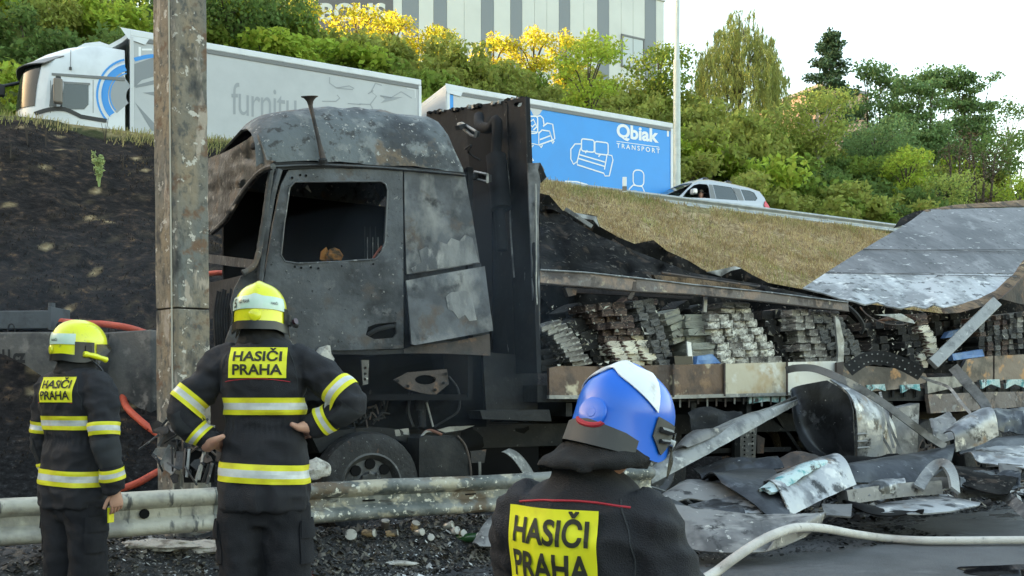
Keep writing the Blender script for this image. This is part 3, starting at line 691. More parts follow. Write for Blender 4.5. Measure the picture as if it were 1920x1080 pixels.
# -- the man in the blue helmet, close to the camera, crouching
BD = 2.45; BX = P(1098, 0, BD).x
kz = -.495
bl = [((-.12, .0, 1.54), (-.175, .01, 1.49), (-.215, .10, 1.34), (-.22, .16, 1.20), (-.17, .28, 1.12), (-.10, .38, 1.10)), (.088, .098, .09, .085, .075, .06)]
br = [((.11, .0, 1.54), (.172, .0, 1.485), (.228, .02, 1.34), (.262, .06, 1.20), (.25, .24, 1.16), (.22, .33, 1.17)), (.086, .096, .094, .088, .076, .06)]
blu, on, _ = firefighter('crouching firefighter in a blue and white helmet, closest of the three, back to us', (BX, BD, 0), radians(-26), 1.0, [bl, br],
    [[(-.105, 0, .36), (-.16, .42, .40), (-.14, .05, .09)], [(.10, 0, .36), (.18, .43, .33), (.15, .02, .09)]],
    dict(at=(.088, .075, 1.300), yaw=radians(-12), pitch=-.30, roll=.16, style='b', hood=[(.06, .05, 1.25, .112, .13), (.05, .03, 1.215, .128, .14), (.035, .0, 1.185, .155, .15), (.02, -.01, 1.165, .150, .14)], pipe=1.565, piper=.0032),
    dz=kz, patch=(-.045, 1.455, .268, .205), wide=.86, seed=9, stripes=False,
    hands=[((.22, .33, 1.17), (-.3, .8, .1), (.5, .3, .8), .6, -1, .09, .3), ((-.12, .38, 1.10), (.5, .8, .1), (-.5, .3, .8), .6, 1, .09, .3)])

flush_late()
# ================================================================== BACKGROUND: hall, lorries, car, rails
QB = 11.396
def rp(px, py, q):
    """point where the pixel ray meets the vertical plane at distance q behind the bank foot"""
    r = (px-CX)/F; d = (q+QB)/(.887-.4617*r); return P(px, py, d)
E3 = Vector((E.x, E.y, 0)); NN3 = Vector((NN.x, NN.y, 0))
m_white = mat('white_lorry_paint', (.66, .69, .72), .35, coat=.2, layers=[((.56, .585, .61), 2, .45, .75)])
m_greyc = mat('grey_curtain_vinyl', (.47, .49, .51), .45, layers=[((.42, .44, .46), 1.2, .4, .7)], bump=.15, bscale=2)
m_bluec = mat('blue_curtain_vinyl', (.028, .31, .82), .42, layers=[((.03, .28, .74), .8, .4, .75)], bump=.12, bscale=2)
m_dgrey = mat('dark_grey_print', (.22, .24, .26), .5)
m_mgrey = mat('mid_grey_print', (.30, .32, .345), .5)
m_lgrey = mat('pale_grey_print', (.56, .58, .60), .5)
m_bluep = mat('blue_print', (.03, .27, .72), .4)
m_alu = mat('pale_aluminium', (.62, .63, .63), .35, metal=.35, layers=[((.5, .5, .5), 4, .5, .7)])
m_trim = mat('grey_trim', (.16, .165, .17), .45)
m_dark = mat('dark_rubber_plastic', (.02, .02, .022), .5)
m_rub = mat('tyre_rubber', (.018, .018, .019), .85)
m_wing = glass('window_glass', (.55, .65, .68), .03, .30, .8)
m_wpr = mat('white_print', (.80, .82, .84), .45)
m_wsd = mat('dark_windscreen', (.016, .022, .022), .12, spec=.25)
m_mir = mat('mirror_housing_brown_grey', (.16, .135, .115), .45)
def ribbon(mb, pts, wd, off=.004, closed=False):
    """flat printed line on the plane y=-off; pts are (x, z)"""
    pts = [Vector((p[0], 0, p[1])) for p in pts]; n = len(pts); L = []; R = []
    for i in range(n):
        t = (pts[(i+1) % n if closed else min(i+1, n-1)]-pts[(i-1) % n if closed else max(i-1, 0)]); t = t.normalized() if t.length > 1e-6 else Vector((1, 0, 0)); s = Vector((-t.z, 0, t.x))
        L.append(pts[i]+s*wd/2); R.append(pts[i]-s*wd/2)
    for a in (L, R):
        for p in a: p.y = -off
    k = n if closed else n-1
    mb.add(L+R, [(i, (i+1) % n, n+(i+1) % n, n+i) for i in range(k)])
def wheel(par, c, axis, R, w, name='wheel', rim=m_alu, tyre=m_rub, holes=0, rimR=.56):
    a = Vector(axis).normalized(); c = Vector(c)
    t = MB().lathe([(R*rimR, -w/2), (R*.86, -w/2), (R*.97, -w*.42), (R, -w*.25), (R, w*.25), (R*.97, w*.42), (R*.86, w/2), (R*rimR, w/2)], c, a, 32, cap=False).build(name, tyre, par, smooth=True)
    MB().lathe([(R*rimR*1.02, -w*.5), (R*rimR*.96, -w*.52), (R*rimR*.88, -w*.40), (R*rimR*.80, -w*.30), (R*.26, -w*.36), (R*.22, -w*.46), (.01, -w*.46)], c, a, 28, cap=False).build('rim', rim, t, smooth=True)
    if holes:
        x = a.cross(Vector((0, 0, 1))).normalized(); y = a.cross(x)
        for i in range(holes):
            an = 2*pi*i/holes; p = c+(x*cos(an)+y*sin(an))*R*.40-a*w*.34; MB().lathe([(.052, -.02), (.052, .03)], p, a, 12).build('hand_hole', m_soot, t)
        mb = MB()
        for i in range(10): an = 2*pi*i/10+.2; p = c+(x*cos(an)+y*sin(an))*R*.24-a*w*.42; mb.cyl(p-a*.03, p, .014, 6)
        for i in range(10): pass
        q = mb.build('wheel_nuts', rim, t); q['kind'] = 'stuff'
    return t
m_soot = mat('soot_black', (.006, .006, .0065), .95, spec=.2)
# ---------- drawbar lorry
def lorry_local(root_u, q):
    def f(px, py): p = rp(px, py, q); u, _ = uq(p.x, p.y); return (u-root_u, p.z-ROADZ)
    return f
QL = 14.1
u0 = uq(*rp(245, 200, QL).xy)[0]; LL = lorry_local(u0, QL)
lor = thing('lorry', 'white box lorry with grey curtain side reading furnit, beside the burnt slope', 'lorry', UQ(u0, QL, ROADZ), TH)
xe = LL(788, 150)[0]; TOP = 4.0
MB().box((0, 0, 1.0), (xe, 2.5, TOP-.16)).build('curtain_body', m_greyc, lor, bevel=.02)
MB().box((-.03, -.03, TOP-.17), (xe+.03, 2.53, TOP+.02)).build('roof_rail', m_white, lor, bevel=.03)
MB().box((-.02, -.02, TOP-.27), (xe+.02, -.002, TOP-.17)).build('curtain_track', m_trim, lor)
for x in (-.02, xe-.06): MB().box((x, -.03, .95), (x+.09, .06, TOP-.17)).build('corner_post', m_white if x > 1 else m_lgrey, lor, bevel=.01)
MB().add([(-.25, -.02, TOP+.02), (.55, -.02, TOP+.02), (.35, -.03, TOP-.33), (-.06, -.03, TOP-.25)], [(0, 1, 2, 3)]).build('roof_flap', m_white, lor)
MB().box((.3, .2, .55), (xe-.2, 2.3, 1.0)).build('chassis', m_dark, lor)
for x in (1.2, xe-2.2, xe-1.0): 
    for yy in (.2, 2.3): wheel(lor, (x, yy, .5), (0, 1 if yy < 1 else -1, 0), .5, .3)
# cab
xf, zf = LL(82, 200); xr = LL(236, 200)[0]
rings = []
def cfront(y, x0): t = abs(y-1.25)/1.25; return x0+.66*t**3
for z, fx, ins in ((.95, 0, 0), (1.3, -.03, 0), (1.8, 0, 0), (2.3, .05, 0), (2.75, .13, 0), (2.95, .22, .01), (3.2, .55, .06), (3.42, .95, .11), (3.50, 1.25, .14)):
    x0 = xf-.62+fx; ys_ = [1.25-1.25*cos(pi*k/24) for k in range(25)]
    rings.append([Vector((xr-.02, ins, z))]+[Vector((min(cfront(y, x0)+.0, xr-.3), ins+(2.5-2*ins)*y/2.5, z)) for y in ys_]+[Vector((xr-.02, 2.5-ins, z))])
MB().loft(rings).build('cab_shell', m_white, lor, smooth=True, sharp=50)
def onplane(fn, off): return lambda x, y: (Vector((fn(x, y)[0], -off, fn(x, y)[1])), Vector((0, 1, 0)))
def decal(nm, pl, m, par, fn, off=.006, th=.005, res=40): return MB().panel(pl, [], onplane(fn, off), res, th).build(nm, m, par)
decal('side_window', [(121, 156), (128, 155), (166, 159), (166, 196), (158, 205), (112, 205)], m_wing, lor, LL, .012, .008)
decal('window_frame', [(118, 153), (169, 156), (169, 160), (121, 157)], m_trim, lor, LL, .016)
decal('trim_line', [(97, 137), (234, 146), (234, 152), (97, 141)], m_trim, lor, LL, .02, .02)
for xx in (94, 174): decal('door_gap', [(xx, 150 if xx > 100 else 152), (xx+1.2, 150), (xx+1.2, 212), (xx, 212)], m_trim, lor, LL, .004, .004)
decal('quarter_window', [(97, 160), (107, 152), (106, 200), (92, 200)], m_trim, lor, LL, .005, .004)
def arc(cx_, cy_, rx_, ry_, a0, a1, n=18): return [LL(cx_+rx_*cos(radians(a0+(a1-a0)*i/n)), cy_-ry_*sin(radians(a0+(a1-a0)*i/n))) for i in range(n+1)]
for rx_, wd, m in ((62, .05, m_bluep), (53, .03, m_bluep), (47, .14, m_bluep), (38, .03, m_bluep)):
    mb = MB(); ribbon(mb, arc(244, 178, rx_, rx_*1.08, 100, 225), wd, .006); mb.build('blue_arc', m, lor)
mb = MB(); ribbon(mb, arc(244, 178, 24, 30, 108, 235), .42, .005); mb.build('grey_disc', m_mgrey, lor)
g = []
for j in range(7):
    z = 1.75+1.08*j/6; x0 = xf-.62+np.interp(z, [1.8, 2.3, 2.75, 2.95], [0, .05, .13, .22])-.018
    g.append([Vector((cfront(.16+2.18*k/20, x0), .16+2.18*k/20, z)) for k in range(21)])
MB().sheet(g, .004).build('windscreen', m_wsd, lor, smooth=True)
# sun visor, mirrors, deflector, aerial, driver
vz = 2.98
MB().sheet([[Vector((cfront(.02+2.46*k/20, xf-.62+.16+.10*jj)-.16+.05*jj, .02+2.46*k/20, 2.80+.085*jj)) for k in range(21)] for jj in range(4)], .025).build('sun_visor', m_trim, lor, smooth=True)
mb = MB(); mb.tube([(xf-.45, 1.9, 2.85), (xf-.95, 1.8, 2.62)], .05, 6); mb.obox((xf-1.0, 1.8, 2.5), (.09, .03, 0), (-.02, .10, 0), (0, 0, .15)); mb.build('front_mirror', m_dark, lor, bevel=.03)
a, b = LL(104, 150), LL(122, 201)
mb = MB(); mb.box((a[0]-.05, -.32, b[1]), (b[0]-.06, -.12, a[1]-.03)); mr_ = mb.build('wing_mirror', m_mir, lor, bevel=.04)
MB().box((a[0], -.2, a[1]-.04), (a[0]+.12, .02, a[1]+.05)).build('mirror_arm', m_dark, mr_, bevel=.01)
MB().loft([[Vector((x, y0+(2.5-2*y0)*i/8, z)) for i in range(9)]+[Vector((x, 2.5-y0-(2.5-2*y0)*i/8, z-.25)) for i in range(9)] for x, y0, z in ((xf+.62, .7, 3.46), (xf+.95, .55, 3.66), (xf+1.3, .5, 3.75), (xf+1.55, .5, 3.70))]).build('roof_deflector', m_white, lor, smooth=True)
MB().loft([[Vector((x, y0+(2.5-2*y0)*i/8, z)) for i in range(9)]+[Vector((x, 2.5-y0-(2.5-2*y0)*i/8, z-.12)) for i in range(9)] for x, y0, z in ((xr-.55, .35, 3.52), (xr-.1, .2, 3.82), (xr+.12, .1, 4.02))]).build('box_deflector', m_white, lor, smooth=True)
ax_, az_ = LL(132, 129); MB().tube([(ax_, -.02, az_), (ax_+.01, -.03, az_+.46)], .008, 6).build('aerial', m_dark, lor)
decal('aerial_foot', [(129.5, 126), (134.5, 126), (134.5, 131), (129.5, 131)], m_dark, lor, LL, .03, .03)
# wheel arch
mb = MB(); wa = [LL(65+135*i/14, 214-10*sin(pi*min(1, i/9.))+max(0, i-6)*1.6) for i in range(15)]; ribbon(mb, wa, .10, .02); mb.build('wheel_arch', m_dark, lor)
for yy in (.2, 2.3): wheel(lor, (xf+.75, yy, .5), (0, 1 if yy < 1 else -1, 0), .5, .3)
MB().box((xf-.3, .1, .35), (xr, 2.4, .96)).build('cab_chassis', m_dark, lor, bevel=.05)
# printed curtain
def prt(nm, pls, m, par, fn, off=.005): 
    mb = MB()
    for pl in pls: mb.panel(pl, [], onplane(fn, off), 60, .003)
    return mb.build(nm, m, par)
prt('leaf_emblem', [[(252, 120), (290, 107), (290, 143), (266, 150), (252, 164)], [(253, 192), (290, 232), (290, 246), (284, 245)], [(254, 160), (290, 150), (290, 158), (254, 165)], [(268, 174), (290, 172), (290, 180)]], m_dgrey, lor, LL)
mb = MB(); ribbon(mb, [LL(252+38*i/6, 112-7*sin(i/6*1.6)) for i in range(7)], .10); mb.build('blue_arc', m_bluep, lor)
mb = MB(); ribbon(mb, [LL(262, 88), LL(262, 106)], .06); ribbon(mb, [LL(266, 93), LL(285, 93)], .05); mb.build('white_corner_mark', m_wpr, lor)
v, f, asp = text_mesh('furnitu', .0, .92)
x0, x1 = 434, 556
wob = [(.0, 0), (.14, -.12), (.3, 0), (.45, .05), (.62, -.08), (.8, .1), (1, -.05)]
def fl(x, y):
    px = x0+(x1-x0)*x; base = 214+ (px-x0)*.11; hh = 60
    k = np.interp(x, [w_[0] for w_ in wob], [w_[1] for w_ in wob]); yy = base-hh*(y-.02)+k*16; a = LL(px, yy); return Vector((a[0], -.006, a[1]))
MB().add([fl(x, y) for x, y in v], f).build('lettering', m_mgrey, lor)
prt('lettering', [[(463, 233), (473, 233), (474, 264), (463, 262)]], m_mgrey, lor, LL)
mb = MB()
for ln in ([(618, 145), (618, 156), (631, 165), (662, 168)], [(631, 165), (655, 161), (664, 166)], [(674, 195), (694, 196), (706, 180), (696, 172), (704, 156), (716, 160)], [(652, 194), (676, 196)], [(604, 190), (630, 190), (637, 184), (632, 178)], [(713, 180), (732, 184), (752, 172), (772, 184)], [(700, 170), (690, 176)], [(694, 196), (699, 204)]): ribbon(mb, [LL(*p) for p in ln], .032, .005)
mb.build('crack_print', m_mgrey, lor)
prt('crack_print', [[(712, 178), (735, 182), (755, 182), (738, 188), (714, 193), (722, 186)]], m_mgrey, lor, LL)
prt('white_corner_mark', [[(763, 164), (780, 167), (780, 184), (777, 184), (777, 170), (763, 167)]], m_lgrey, lor, LL)
# ---------- trailer of the same lorry
ut = uq(*rp(838, 200, QL).xy)[0]; TL = lorry_local(ut, QL)
tra = thing('trailer', 'blue curtain sided trailer with white furniture drawings behind the burnt truck', 'trailer', UQ(ut, QL, ROADZ), TH)
xe2 = TL(1260, 250)[0]
MB().box((0, 0, 1.0), (xe2, 2.5, TOP-.16)).build('curtain_body', m_bluec, tra, bevel=.02)
MB().box((-.03, -.03, TOP-.17), (xe2+.03, 2.53, TOP+.02)).build('roof_rail', m_white, tra, bevel=.03)
MB().box((-.02, -.02, TOP-.27), (xe2+.02, -.002, TOP-.17)).build('curtain_track', m_trim, tra)
MB().box((-.04, -.012, 1.0), (.05, 2.51, TOP-.17)).build('front_wall', m_lgrey, tra, bevel=.01)
for x in (-.01, xe2-.07): MB().box((x, -.03, .95), (x+.10, .06, TOP-.17)).build('corner_post', m_white, tra, bevel=.01)
MB().add([(-.06, -.02, TOP+.03), (.6, -.02, TOP+.02), (.45, -.035, TOP-.30), (-.02, -.035, TOP-.25)], [(0, 1, 2, 3)]).build('roof_flap', m_white, tra)
MB().box((.3, .2, .55), (xe2-.2, 2.3, 1.0)).build('chassis', m_dark, tra)
MB().beam((-1.6, 1.25, .7), (.5, 1.25, .75), .2, .15).build('drawbar', m_dark, tra)
for x in (2.6, 3.9):
    for yy in (.2, 2.3): wheel(tra, (x, yy, .5), (0, 1 if yy < 1 else -1, 0), .5, .3)
prt('grey_torn_print', [[(850, 172), (985, 190), (1010, 200), (1023, 196), (1012, 214), (1002, 220), (995, 206), (985, 214), (850, 300)]], m_lgrey, tra, TL)
prt('white_corner_mark', [[(1240, 236), (1254, 238), (1254, 256), (1250.5, 256), (1250.5, 241), (1240, 239)]], m_wpr, tra, TL)
def textpx(par, txt, fn, x0, y0, x1, y1, h, m, bold=0, sp=1., off=.006):
    v, f, a = text_mesh(txt, bold, sp)
    def g(x, y): q = fn(x0+(x1-x0)*x, y0+(y1-y0)*x-h*y); return Vector((q[0], -off, q[1]))
    return MB().add([g(x, y) for x, y in v], f).build('lettering', m, par)
textpx(tra, 'Qbiak', TL, 1156, 262, 1235, 273, 31, m_wpr, .035)
textpx(tra, 'TRANSPORT', TL, 1156, 277, 1237, 288, 9, m_wpr, .02, 1.5)
mb = MB(); ribbon(mb, [TL(1156, 265), TL(1236, 276)], .022); mb.build('printed_line', m_wpr, tra)
def drawing(nm, lines, wd=.045):
    mb = MB()
    for ln, cl in lines: ribbon(mb, [TL(*p) for p in ln], wd, .006+.0006*len(mb.v) % .003, cl)
    return mb.build(nm, m_wpr, tra)
def rr(x0, y0, x1, y1, sl=.13, r=4): 
    o = []
    for cx_, cy_, a0 in ((x1-r, y0+r, 0), (x0+r, y0+r, 90), (x0+r, y1-r, 180), (x1-r, y1-r, 270)):
        for k in range(4): a = radians(a0+k*30); o.append((cx_+r*cos(a), cy_-r*sin(a)+(cx_+r*cos(a)-x0)*sl))
    return o
drawing('armchair_drawing', [(rr(990, 218, 1008, 250, .0, 5), True), ([(1006, 219), (1013, 217), (1018, 222), (1020, 235)], False), ([(994, 246), (993, 268), (1010, 272), (1010, 248)], True), ([(1010, 250), (1016, 244), (1030, 246), (1033, 254), (1012, 262)], False), ([(1018, 237), (1026, 231), (1036, 233), (1040, 260), (1036, 264), (1030, 246)], False), ([(1010, 272), (1038, 262)], False), ([(996, 270), (997, 276), (1000, 272)], False), ([(1012, 273), (1014, 277), (1017, 272)], False), ([(1034, 264), (1036, 269), (1039, 264)], False), ([(994, 228), (1000, 224), (1004, 232), (998, 238), (993, 233)], True), ([(1000, 244), (1006, 238), (1004, 232)], False)])
drawing('sofa_drawing', [(rr(1090, 260, 1114, 283, .12), True), (rr(1115, 265, 1140, 288, .12), True), ([(1090, 270), (1078, 270), (1070, 280), (1070, 298), (1075, 308), (1082, 303), (1087, 282), (1090, 276)], True), ([(1082, 303), (1082, 309), (1132, 325), (1134, 330), (1142, 330), (1149, 300), (1147, 292), (1138, 290), (1133, 318)], False), ([(1086, 290), (1134, 304)], False), ([(1084, 297), (1133, 312)], False), ([(1097, 287), (1101, 282)], False), ([(1122, 294), (1126, 289)], False)], .045)
drawing('chair_drawing', [(rr(1187, 318, 1207, 348, .1, 8), True), ([(1180, 354), (1187, 347), (1204, 350), (1209, 362)], False), ([(1180, 354), (1178, 361), (1206, 364)], False)])
drawing('table_drawing', [([(1056, 348), (1060, 340), (1082, 341), (1100, 346), (1112, 353)], False), ([(1058, 345), (1110, 353)], False)])
drawing('lamp_drawing', [([(988, 290), (996, 294), (1000, 302)], False), ([(988, 296), (998, 302)], False)])
# ---------- silver car
QC = 12.3; uc = uq(*rp(1244, 380, QC).xy)[0]
def CL(px, py): p = rp(px, py, QC); u, _ = uq(p.x, p.y); return (u-uc, p.z-ROADZ)
car = thing('car', 'silver estate car with roof bars and open driver window behind the upper guardrail', 'car', UQ(uc, QC, ROADZ), TH)
m_silv = mat('silver_car_paint', (.36, .37, .39), .35, metal=.5, coat=.3)
m_cin = mat('dark_car_interior', (.014, .014, .016), .8)
m_tail = mat('red_tail_lamp', (.62, .015, .02), .15, coat=.6)
W = 1.76
def lean(z): return max(0, z-.95)*.24
def cs(px, py): x, z = CL(px, py); return Vector((x, lean(z), z)), Vector((0, .97, .24))
def cs2(px, py): x, z = CL(px, py); return Vector((x, W-lean(z), z)), Vector((0, -.97, .24))
top = [(1270, 372), (1305, 341), (1317, 336.5), (1335, 335.5), (1370, 341.5), (1410, 351), (1430, 358.5), (1437, 370), (1441, 387), (1444, 398), (1270, 398)]
win1 = [(1279.5, 370), (1292, 356), (1306, 345.5), (1316, 343), (1331, 344), (1333.5, 350), (1333.5, 371.5)]
win2 = [(1342, 344.5), (1377, 349.5), (1381, 357), (1385.5, 375.3), (1344.5, 372.7)]
win3 = [(1394, 353.5), (1411, 356), (1419, 360), (1423.5, 371), (1419, 376), (1399, 375.5)]
MB().panel(top, [win1, win2, win3], cs, 14, .03).build('side_panel', m_silv, car, smooth=True)
MB().panel(top, [win1, win2, win3], cs2, 14, .03).build('side_panel', m_silv, car, smooth=True)
for wdw in (win2, win3):
    MB().panel(wdw, [], lambda x, y: (cs(x, y)[0]+Vector((0, .012, 0)), cs(x, y)[1]), 20, .006).build('side_window', m_wing, car)
for wdw in (win1, win2, win3):
    MB().panel(wdw, [], lambda x, y: (cs2(x, y)[0]+Vector((0, -.012, 0)), cs2(x, y)[1]), 20, .006).build('side_window', m_wing, car)
def dpl(pl, m, nm, off=.006): return MB().panel(pl, [], lambda x, y: (cs(x, y)[0]+Vector((0, -off, 0)), cs(x, y)[1]), 20, .006).build(nm, m, car)
dpl([(1334.5, 344.2), (1341, 344.8), (1343.5, 372.4), (1334.5, 371.8)], m_trim, 'door_pillar'); dpl([(1379, 350), (1392.5, 353), (1397, 375.3), (1387, 375)], m_trim, 'rear_pillar')
dpl([(1382, 383.4), (1392, 384.6), (1392, 386.4), (1382, 385.2)], m_trim, 'door_handle')
roofl = [(1303, 342.5), (1310, 339), (1317, 336.5), (1335, 335.5), (1370, 341.5), (1410, 351), (1430, 358.5)]
MB().sheet([[Vector((CL(*p)[0], lean(CL(*p)[1])+(W-2*lean(CL(*p)[1]))*i/8, CL(*p)[1]+.07*sin(pi*i/8))) for i in range(9)] for p in roofl], .02).build('roof', m_silv, car, smooth=True)
ws0 = CL(1246, 367); ws1 = CL(1303, 342.5)
MB().sheet([[Vector((ws0[0]+(ws1[0]-ws0[0])*j/5, (lean(ws0[1])+(lean(ws1[1])-lean(ws0[1]))*j/5)+(W-2*(lean(ws0[1])+(lean(ws1[1])-lean(ws0[1]))*j/5))*i/8, ws0[1]+(ws1[1]-ws0[1])*j/5+.05*sin(pi*i/8))) for i in range(9)] for j in range(6)], .008).build('windscreen', m_wing, car, smooth=True)
rw0 = CL(1430, 358.5); rw1 = CL(1442, 392)
MB().sheet([[Vector((rw0[0]+(rw1[0]-rw0[0])*j/5+.02, .2+(W-.4)*i/8, rw0[1]+(rw1[1]-rw0[1])*j/5)) for i in range(9)] for j in range(6)], .008).build('tailgate', m_silv, car, smooth=True)
dpl([(1433, 384), (1436.5, 375.5), (1442, 386), (1443, 393), (1434, 391)], m_tail, 'tail_lamp', .03)
xb = CL(1444, 392)[0]; xh = ws0[0]-.75
MB().loft([[Vector((xh+.9, y, .3)), Vector((xb, y, .3)), Vector((xb, y, .95)), Vector((ws0[0]+.3, y, .97)), Vector((ws0[0], y, .95)), Vector((xh+.12, y, .78)), Vector((xh, y, .6)), Vector((xh+.05, y, .3))] for y in (.0, .02, W-.02, W)]).build('lower_body', m_silv, car, bevel=.05)
for x in (xh+.75, xb-.75):
    for yy in (.12, W-.12): wheel(car, (x, yy, .32), (0, 1 if yy < 1 else -1, 0), .32, .2)
mb = MB(); mb.box((ws1[0]+.9, .2, .7), (ws1[0]+1.05, .75, 1.38)); mb.box((ws1[0]+.85, 1.0, .7), (ws1[0]+1.05, 1.55, 1.38)); mb.box((ws1[0]+.93, .3, 1.38), (ws1[0]+1.02, .6, 1.56)); mb.build('front_seats', m_cin, car, bevel=.04)
MB().box((ws0[0]+.15, .1, .6), (ws0[0]+.6, W-.1, .96)).build('dashboard', m_cin, car, bevel=.05)
MB().tube([(ws1[0]+.35+.06*cos(a), .45+.18*sin(a), 1.05+.17*cos(a)) for a in [2*pi*i/20 for i in range(21)]], .015, 6).build('steering_wheel', m_cin, car)
for i, (p0, p1) in enumerate((((1331, 334), (1345, 331.5)), ((1375, 340.5), (1386, 338)))):
    x, z = CL(*p0); MB().box((x, .28, z+.02), (x+.09, W-.28, z+.09)).build('roof_bar', m_alu, car, bevel=.01)
    for yy in (.24, W-.36): MB().box((x-.02, yy, z-.06), (x+.14, yy+.12, z+.08)).build('bar_foot', m_dark, car, bevel=.02)
xm, zm = CL(1294, 360)
mb = MB(); mb.box((xm-.02, -.22, zm-.09), (xm+.14, .0, zm+.09)); mb.build('wing_mirror', m_alu, car, bevel=.04)
# driver
sx, sz = CL(1314, 360)
drv = thing('person', 'bare shouldered car driver with sunglasses looking out of the open window', 'person', UQ(uc+sx+.34, QC+.42, ROADZ-.07), TH)
J = [(.05, 0, .68), (.06, 0, .92), (.02, 0, 1.12), (0, 0, 1.22), (-.0, -.01, 1.30), (-.0, -.01, 1.42), (.03, -.2, 1.13), (-.12, -.30, 1.0), (-.33, -.22, 1.05), (.03, .2, 1.13), (-.12, .26, .95), (-.33, .15, 1.05), (-.25, -.1, .66), (-.25, .1, .66), (-.5, -.1, .4), (-.5, .1, .4)]
bmh = skin_body([Vector(j) for j in J], [(0, 1), (1, 2), (2, 3), (3, 4), (4, 5), (2, 6), (6, 7), (7, 8), (2, 9), (9, 10), (10, 11), (0, 12), (0, 13), (12, 14), (13, 15)], [.13, .14, .15, .06, (.085, .095), (.075, .085), .075, .05, .035, .075, .05, .035, .08, .08, .06, .06], 0, 2)
body = mesh_obj('body', bmh, m_skin, drv)
m_hair = mat('short_grey_hair', (.16, .13, .11), .8)
MB().lathe([(.086, .0), (.085, .03), (.065, .062), (.03, .08), (0, .085)], (.01, 0, 1.42), (.1, 0, 1), 16).build('hair', m_hair, drv, smooth=True)
mb = MB(); mb.box((-.105, -.105, 1.385), (.0, -.085, 1.425)); mb.box((-.11, -.09, 1.385), (-.085, .06, 1.425)); mb.build('sunglasses', m_dark, drv, bevel=.006)
MB().lathe([(.012, 0), (.02, .03), (.008, .05)], (-.06, -.085, 1.39), (-.5, -.8, -.3), 8).build('nose', m_skin, drv, smooth=True)
# ---------- street lamp pole
lp = rp(1269, 345, 18.2); lpt = thing('street_lamp', 'tall pale grey lamp post behind the blue trailer', 'lamp post', (lp.x, lp.y, ROADZ))
m_galv = mat('galvanised_pole', (.50, .55, .52), .5, metal=.1, layers=[((.42, .46, .44), 3, .45, .7)])
zj = P(0, 115, lp.y).z-ROADZ
MB().tube([(0, 0, 0), (0, 0, zj)], [.155, .145], 16).build('pole', m_galv, lpt, smooth=True)
MB().tube([(0, 0, zj), (.06, 0, zj+.12), (.10, 0, zj+7)][0:1]+[(0, 0, zj+.10), (.07, 0, zj+7.5)], [.145, .105, .08], 16).build('upper_pole', m_galv, lpt, smooth=True)
MB().box((-1.3, -.12, zj+7.4), (.1, .12, zj+7.52)).build('lamp_head', m_galv, lpt, bevel=.03)
# ---------- upper guardrail: overlapping beams, posts
m_gal = mat('weathered_galvanised_steel', (.36, .385, .40), .5, metal=.35, layers=[((.28, .30, .31), 2.5, .45, .65), ((.45, .46, .46), 7, .55, .7)])
ug = thing('guardrail', 'grey steel guardrail along the crest in front of the silver car', 'guardrail', UQ(0, 11.15, ROADZ-.10), TH)
prof = [(0, .78), (-.05, .77), (-.07, .73), (-.05, .69), (0, .655), (.0, .595), (-.05, .56), (-.07, .52), (-.05, .48), (0, .47)]
k = 0
for x in np.arange(2, 60, 4.0):
    o = (k % 2)*.006; k += 1
    MB().sheet([[Vector((xx, y-o, z)) for y, z in prof] for xx in (x-.12, x+4.0)], .004).build('rail_beam', m_gal, ug, smooth=True, sharp=60)
    if x > 3: MB().box((x-.05, .01, -.3), (x+.05, .12, .80)).build('post', m_gal, ug); MB().cyl((x, -.012, .625), (x, -.03, .625), .03, 8).build('bolt', m_gal, ug)
# marker post
dp = rp(1171, 350, 10.75); mk = thing('marker_post', 'small white marker post with dark band in front of the blue trailer', 'marker post', (dp.x, dp.y, dp.z-.75))
mb = MB(); mb.box((-.06, -.04, 0), (.06, .04, .62)); mb.build('post', m_wpr, mk, bevel=.01); MB().box((-.064, -.044, .62), (.064, .044, .75)).build('dark_band', m_mir, mk, bevel=.004); MB().box((-.06, -.04, .752), (.06, .04, 1.03)).build('post_top', m_wpr, mk, bevel=.012)
# ---------- hall on the hill
QH = 48.0; uh = uq(*rp(1245, 10, QH).xy)[0]; ul = uq(*rp(430, 10, QH).xy)[0]
def HL(px, py=0): p = rp(px, py, QH); u, _ = uq(p.x, p.y); return u-ul, p.z
hall = thing('hall', 'large hall with white and grey striped cladding on the hill', 'building', UQ(ul, QH, 12.0), TH)
m_clw = mat('white_cladding', (.62, .645, .62), .5, layers=[((.56, .58, .56), .3, .4, .7)], bump=.1, bscale=4)
m_clg = mat('grey_cladding', (.20, .225, .25), .5); m_cld = mat('dark_sign_cladding', (.125, .12, .125), .55)
ztop = HL(1245, 3)[1]-12+.0; EX = [430, 455, 475, 500, 520, 548, 562, 573, 737, 754, 785, 813, 838, 902, 926, 957, 979, 1048, 1069, 1120, 1142, 1209, 1230, 1245]
kinds = ['w', 'g', 'w', 'g', 'w', 'w', 'g', 'd', 'w', 'g', 'w', 'g', 'w', 'g', 'w', 'g', 'w', 'g', 'w', 'g', 'w', 'g', 'w']
MB().box((0.02, .15, 0), (uh-ul-.02, 30, ztop-.1)).build('hall_core', m_clw, hall)
for (a, b, kd) in zip(EX[:-1], EX[1:], kinds):
    xa, xb_ = HL(a)[0], HL(b)[0]; n = max(1, int(round((xb_-xa)/1.15))) if kd != 'd' else 1
    for i in range(n):
        p, q = xa+(xb_-xa)*i/n, xa+(xb_-xa)*(i+1)/n
        MB().box((p+.012, 0 if kd != 'd' else -.04, 0), (q-.012, .15, ztop)).build('cladding_panel', {'w': m_clw, 'g': m_clg, 'd': m_cld}[kd], hall)
MB().box((-.1, -.08, ztop), (uh-ul+.1, 30.1, ztop+.25)).build('roof_edge', m_lgrey, hall)
x0, z0 = HL(1164, 122); x1, z1 = HL(1208, 74); z0 -= 12; z1 -= 12
wn = MB(); 
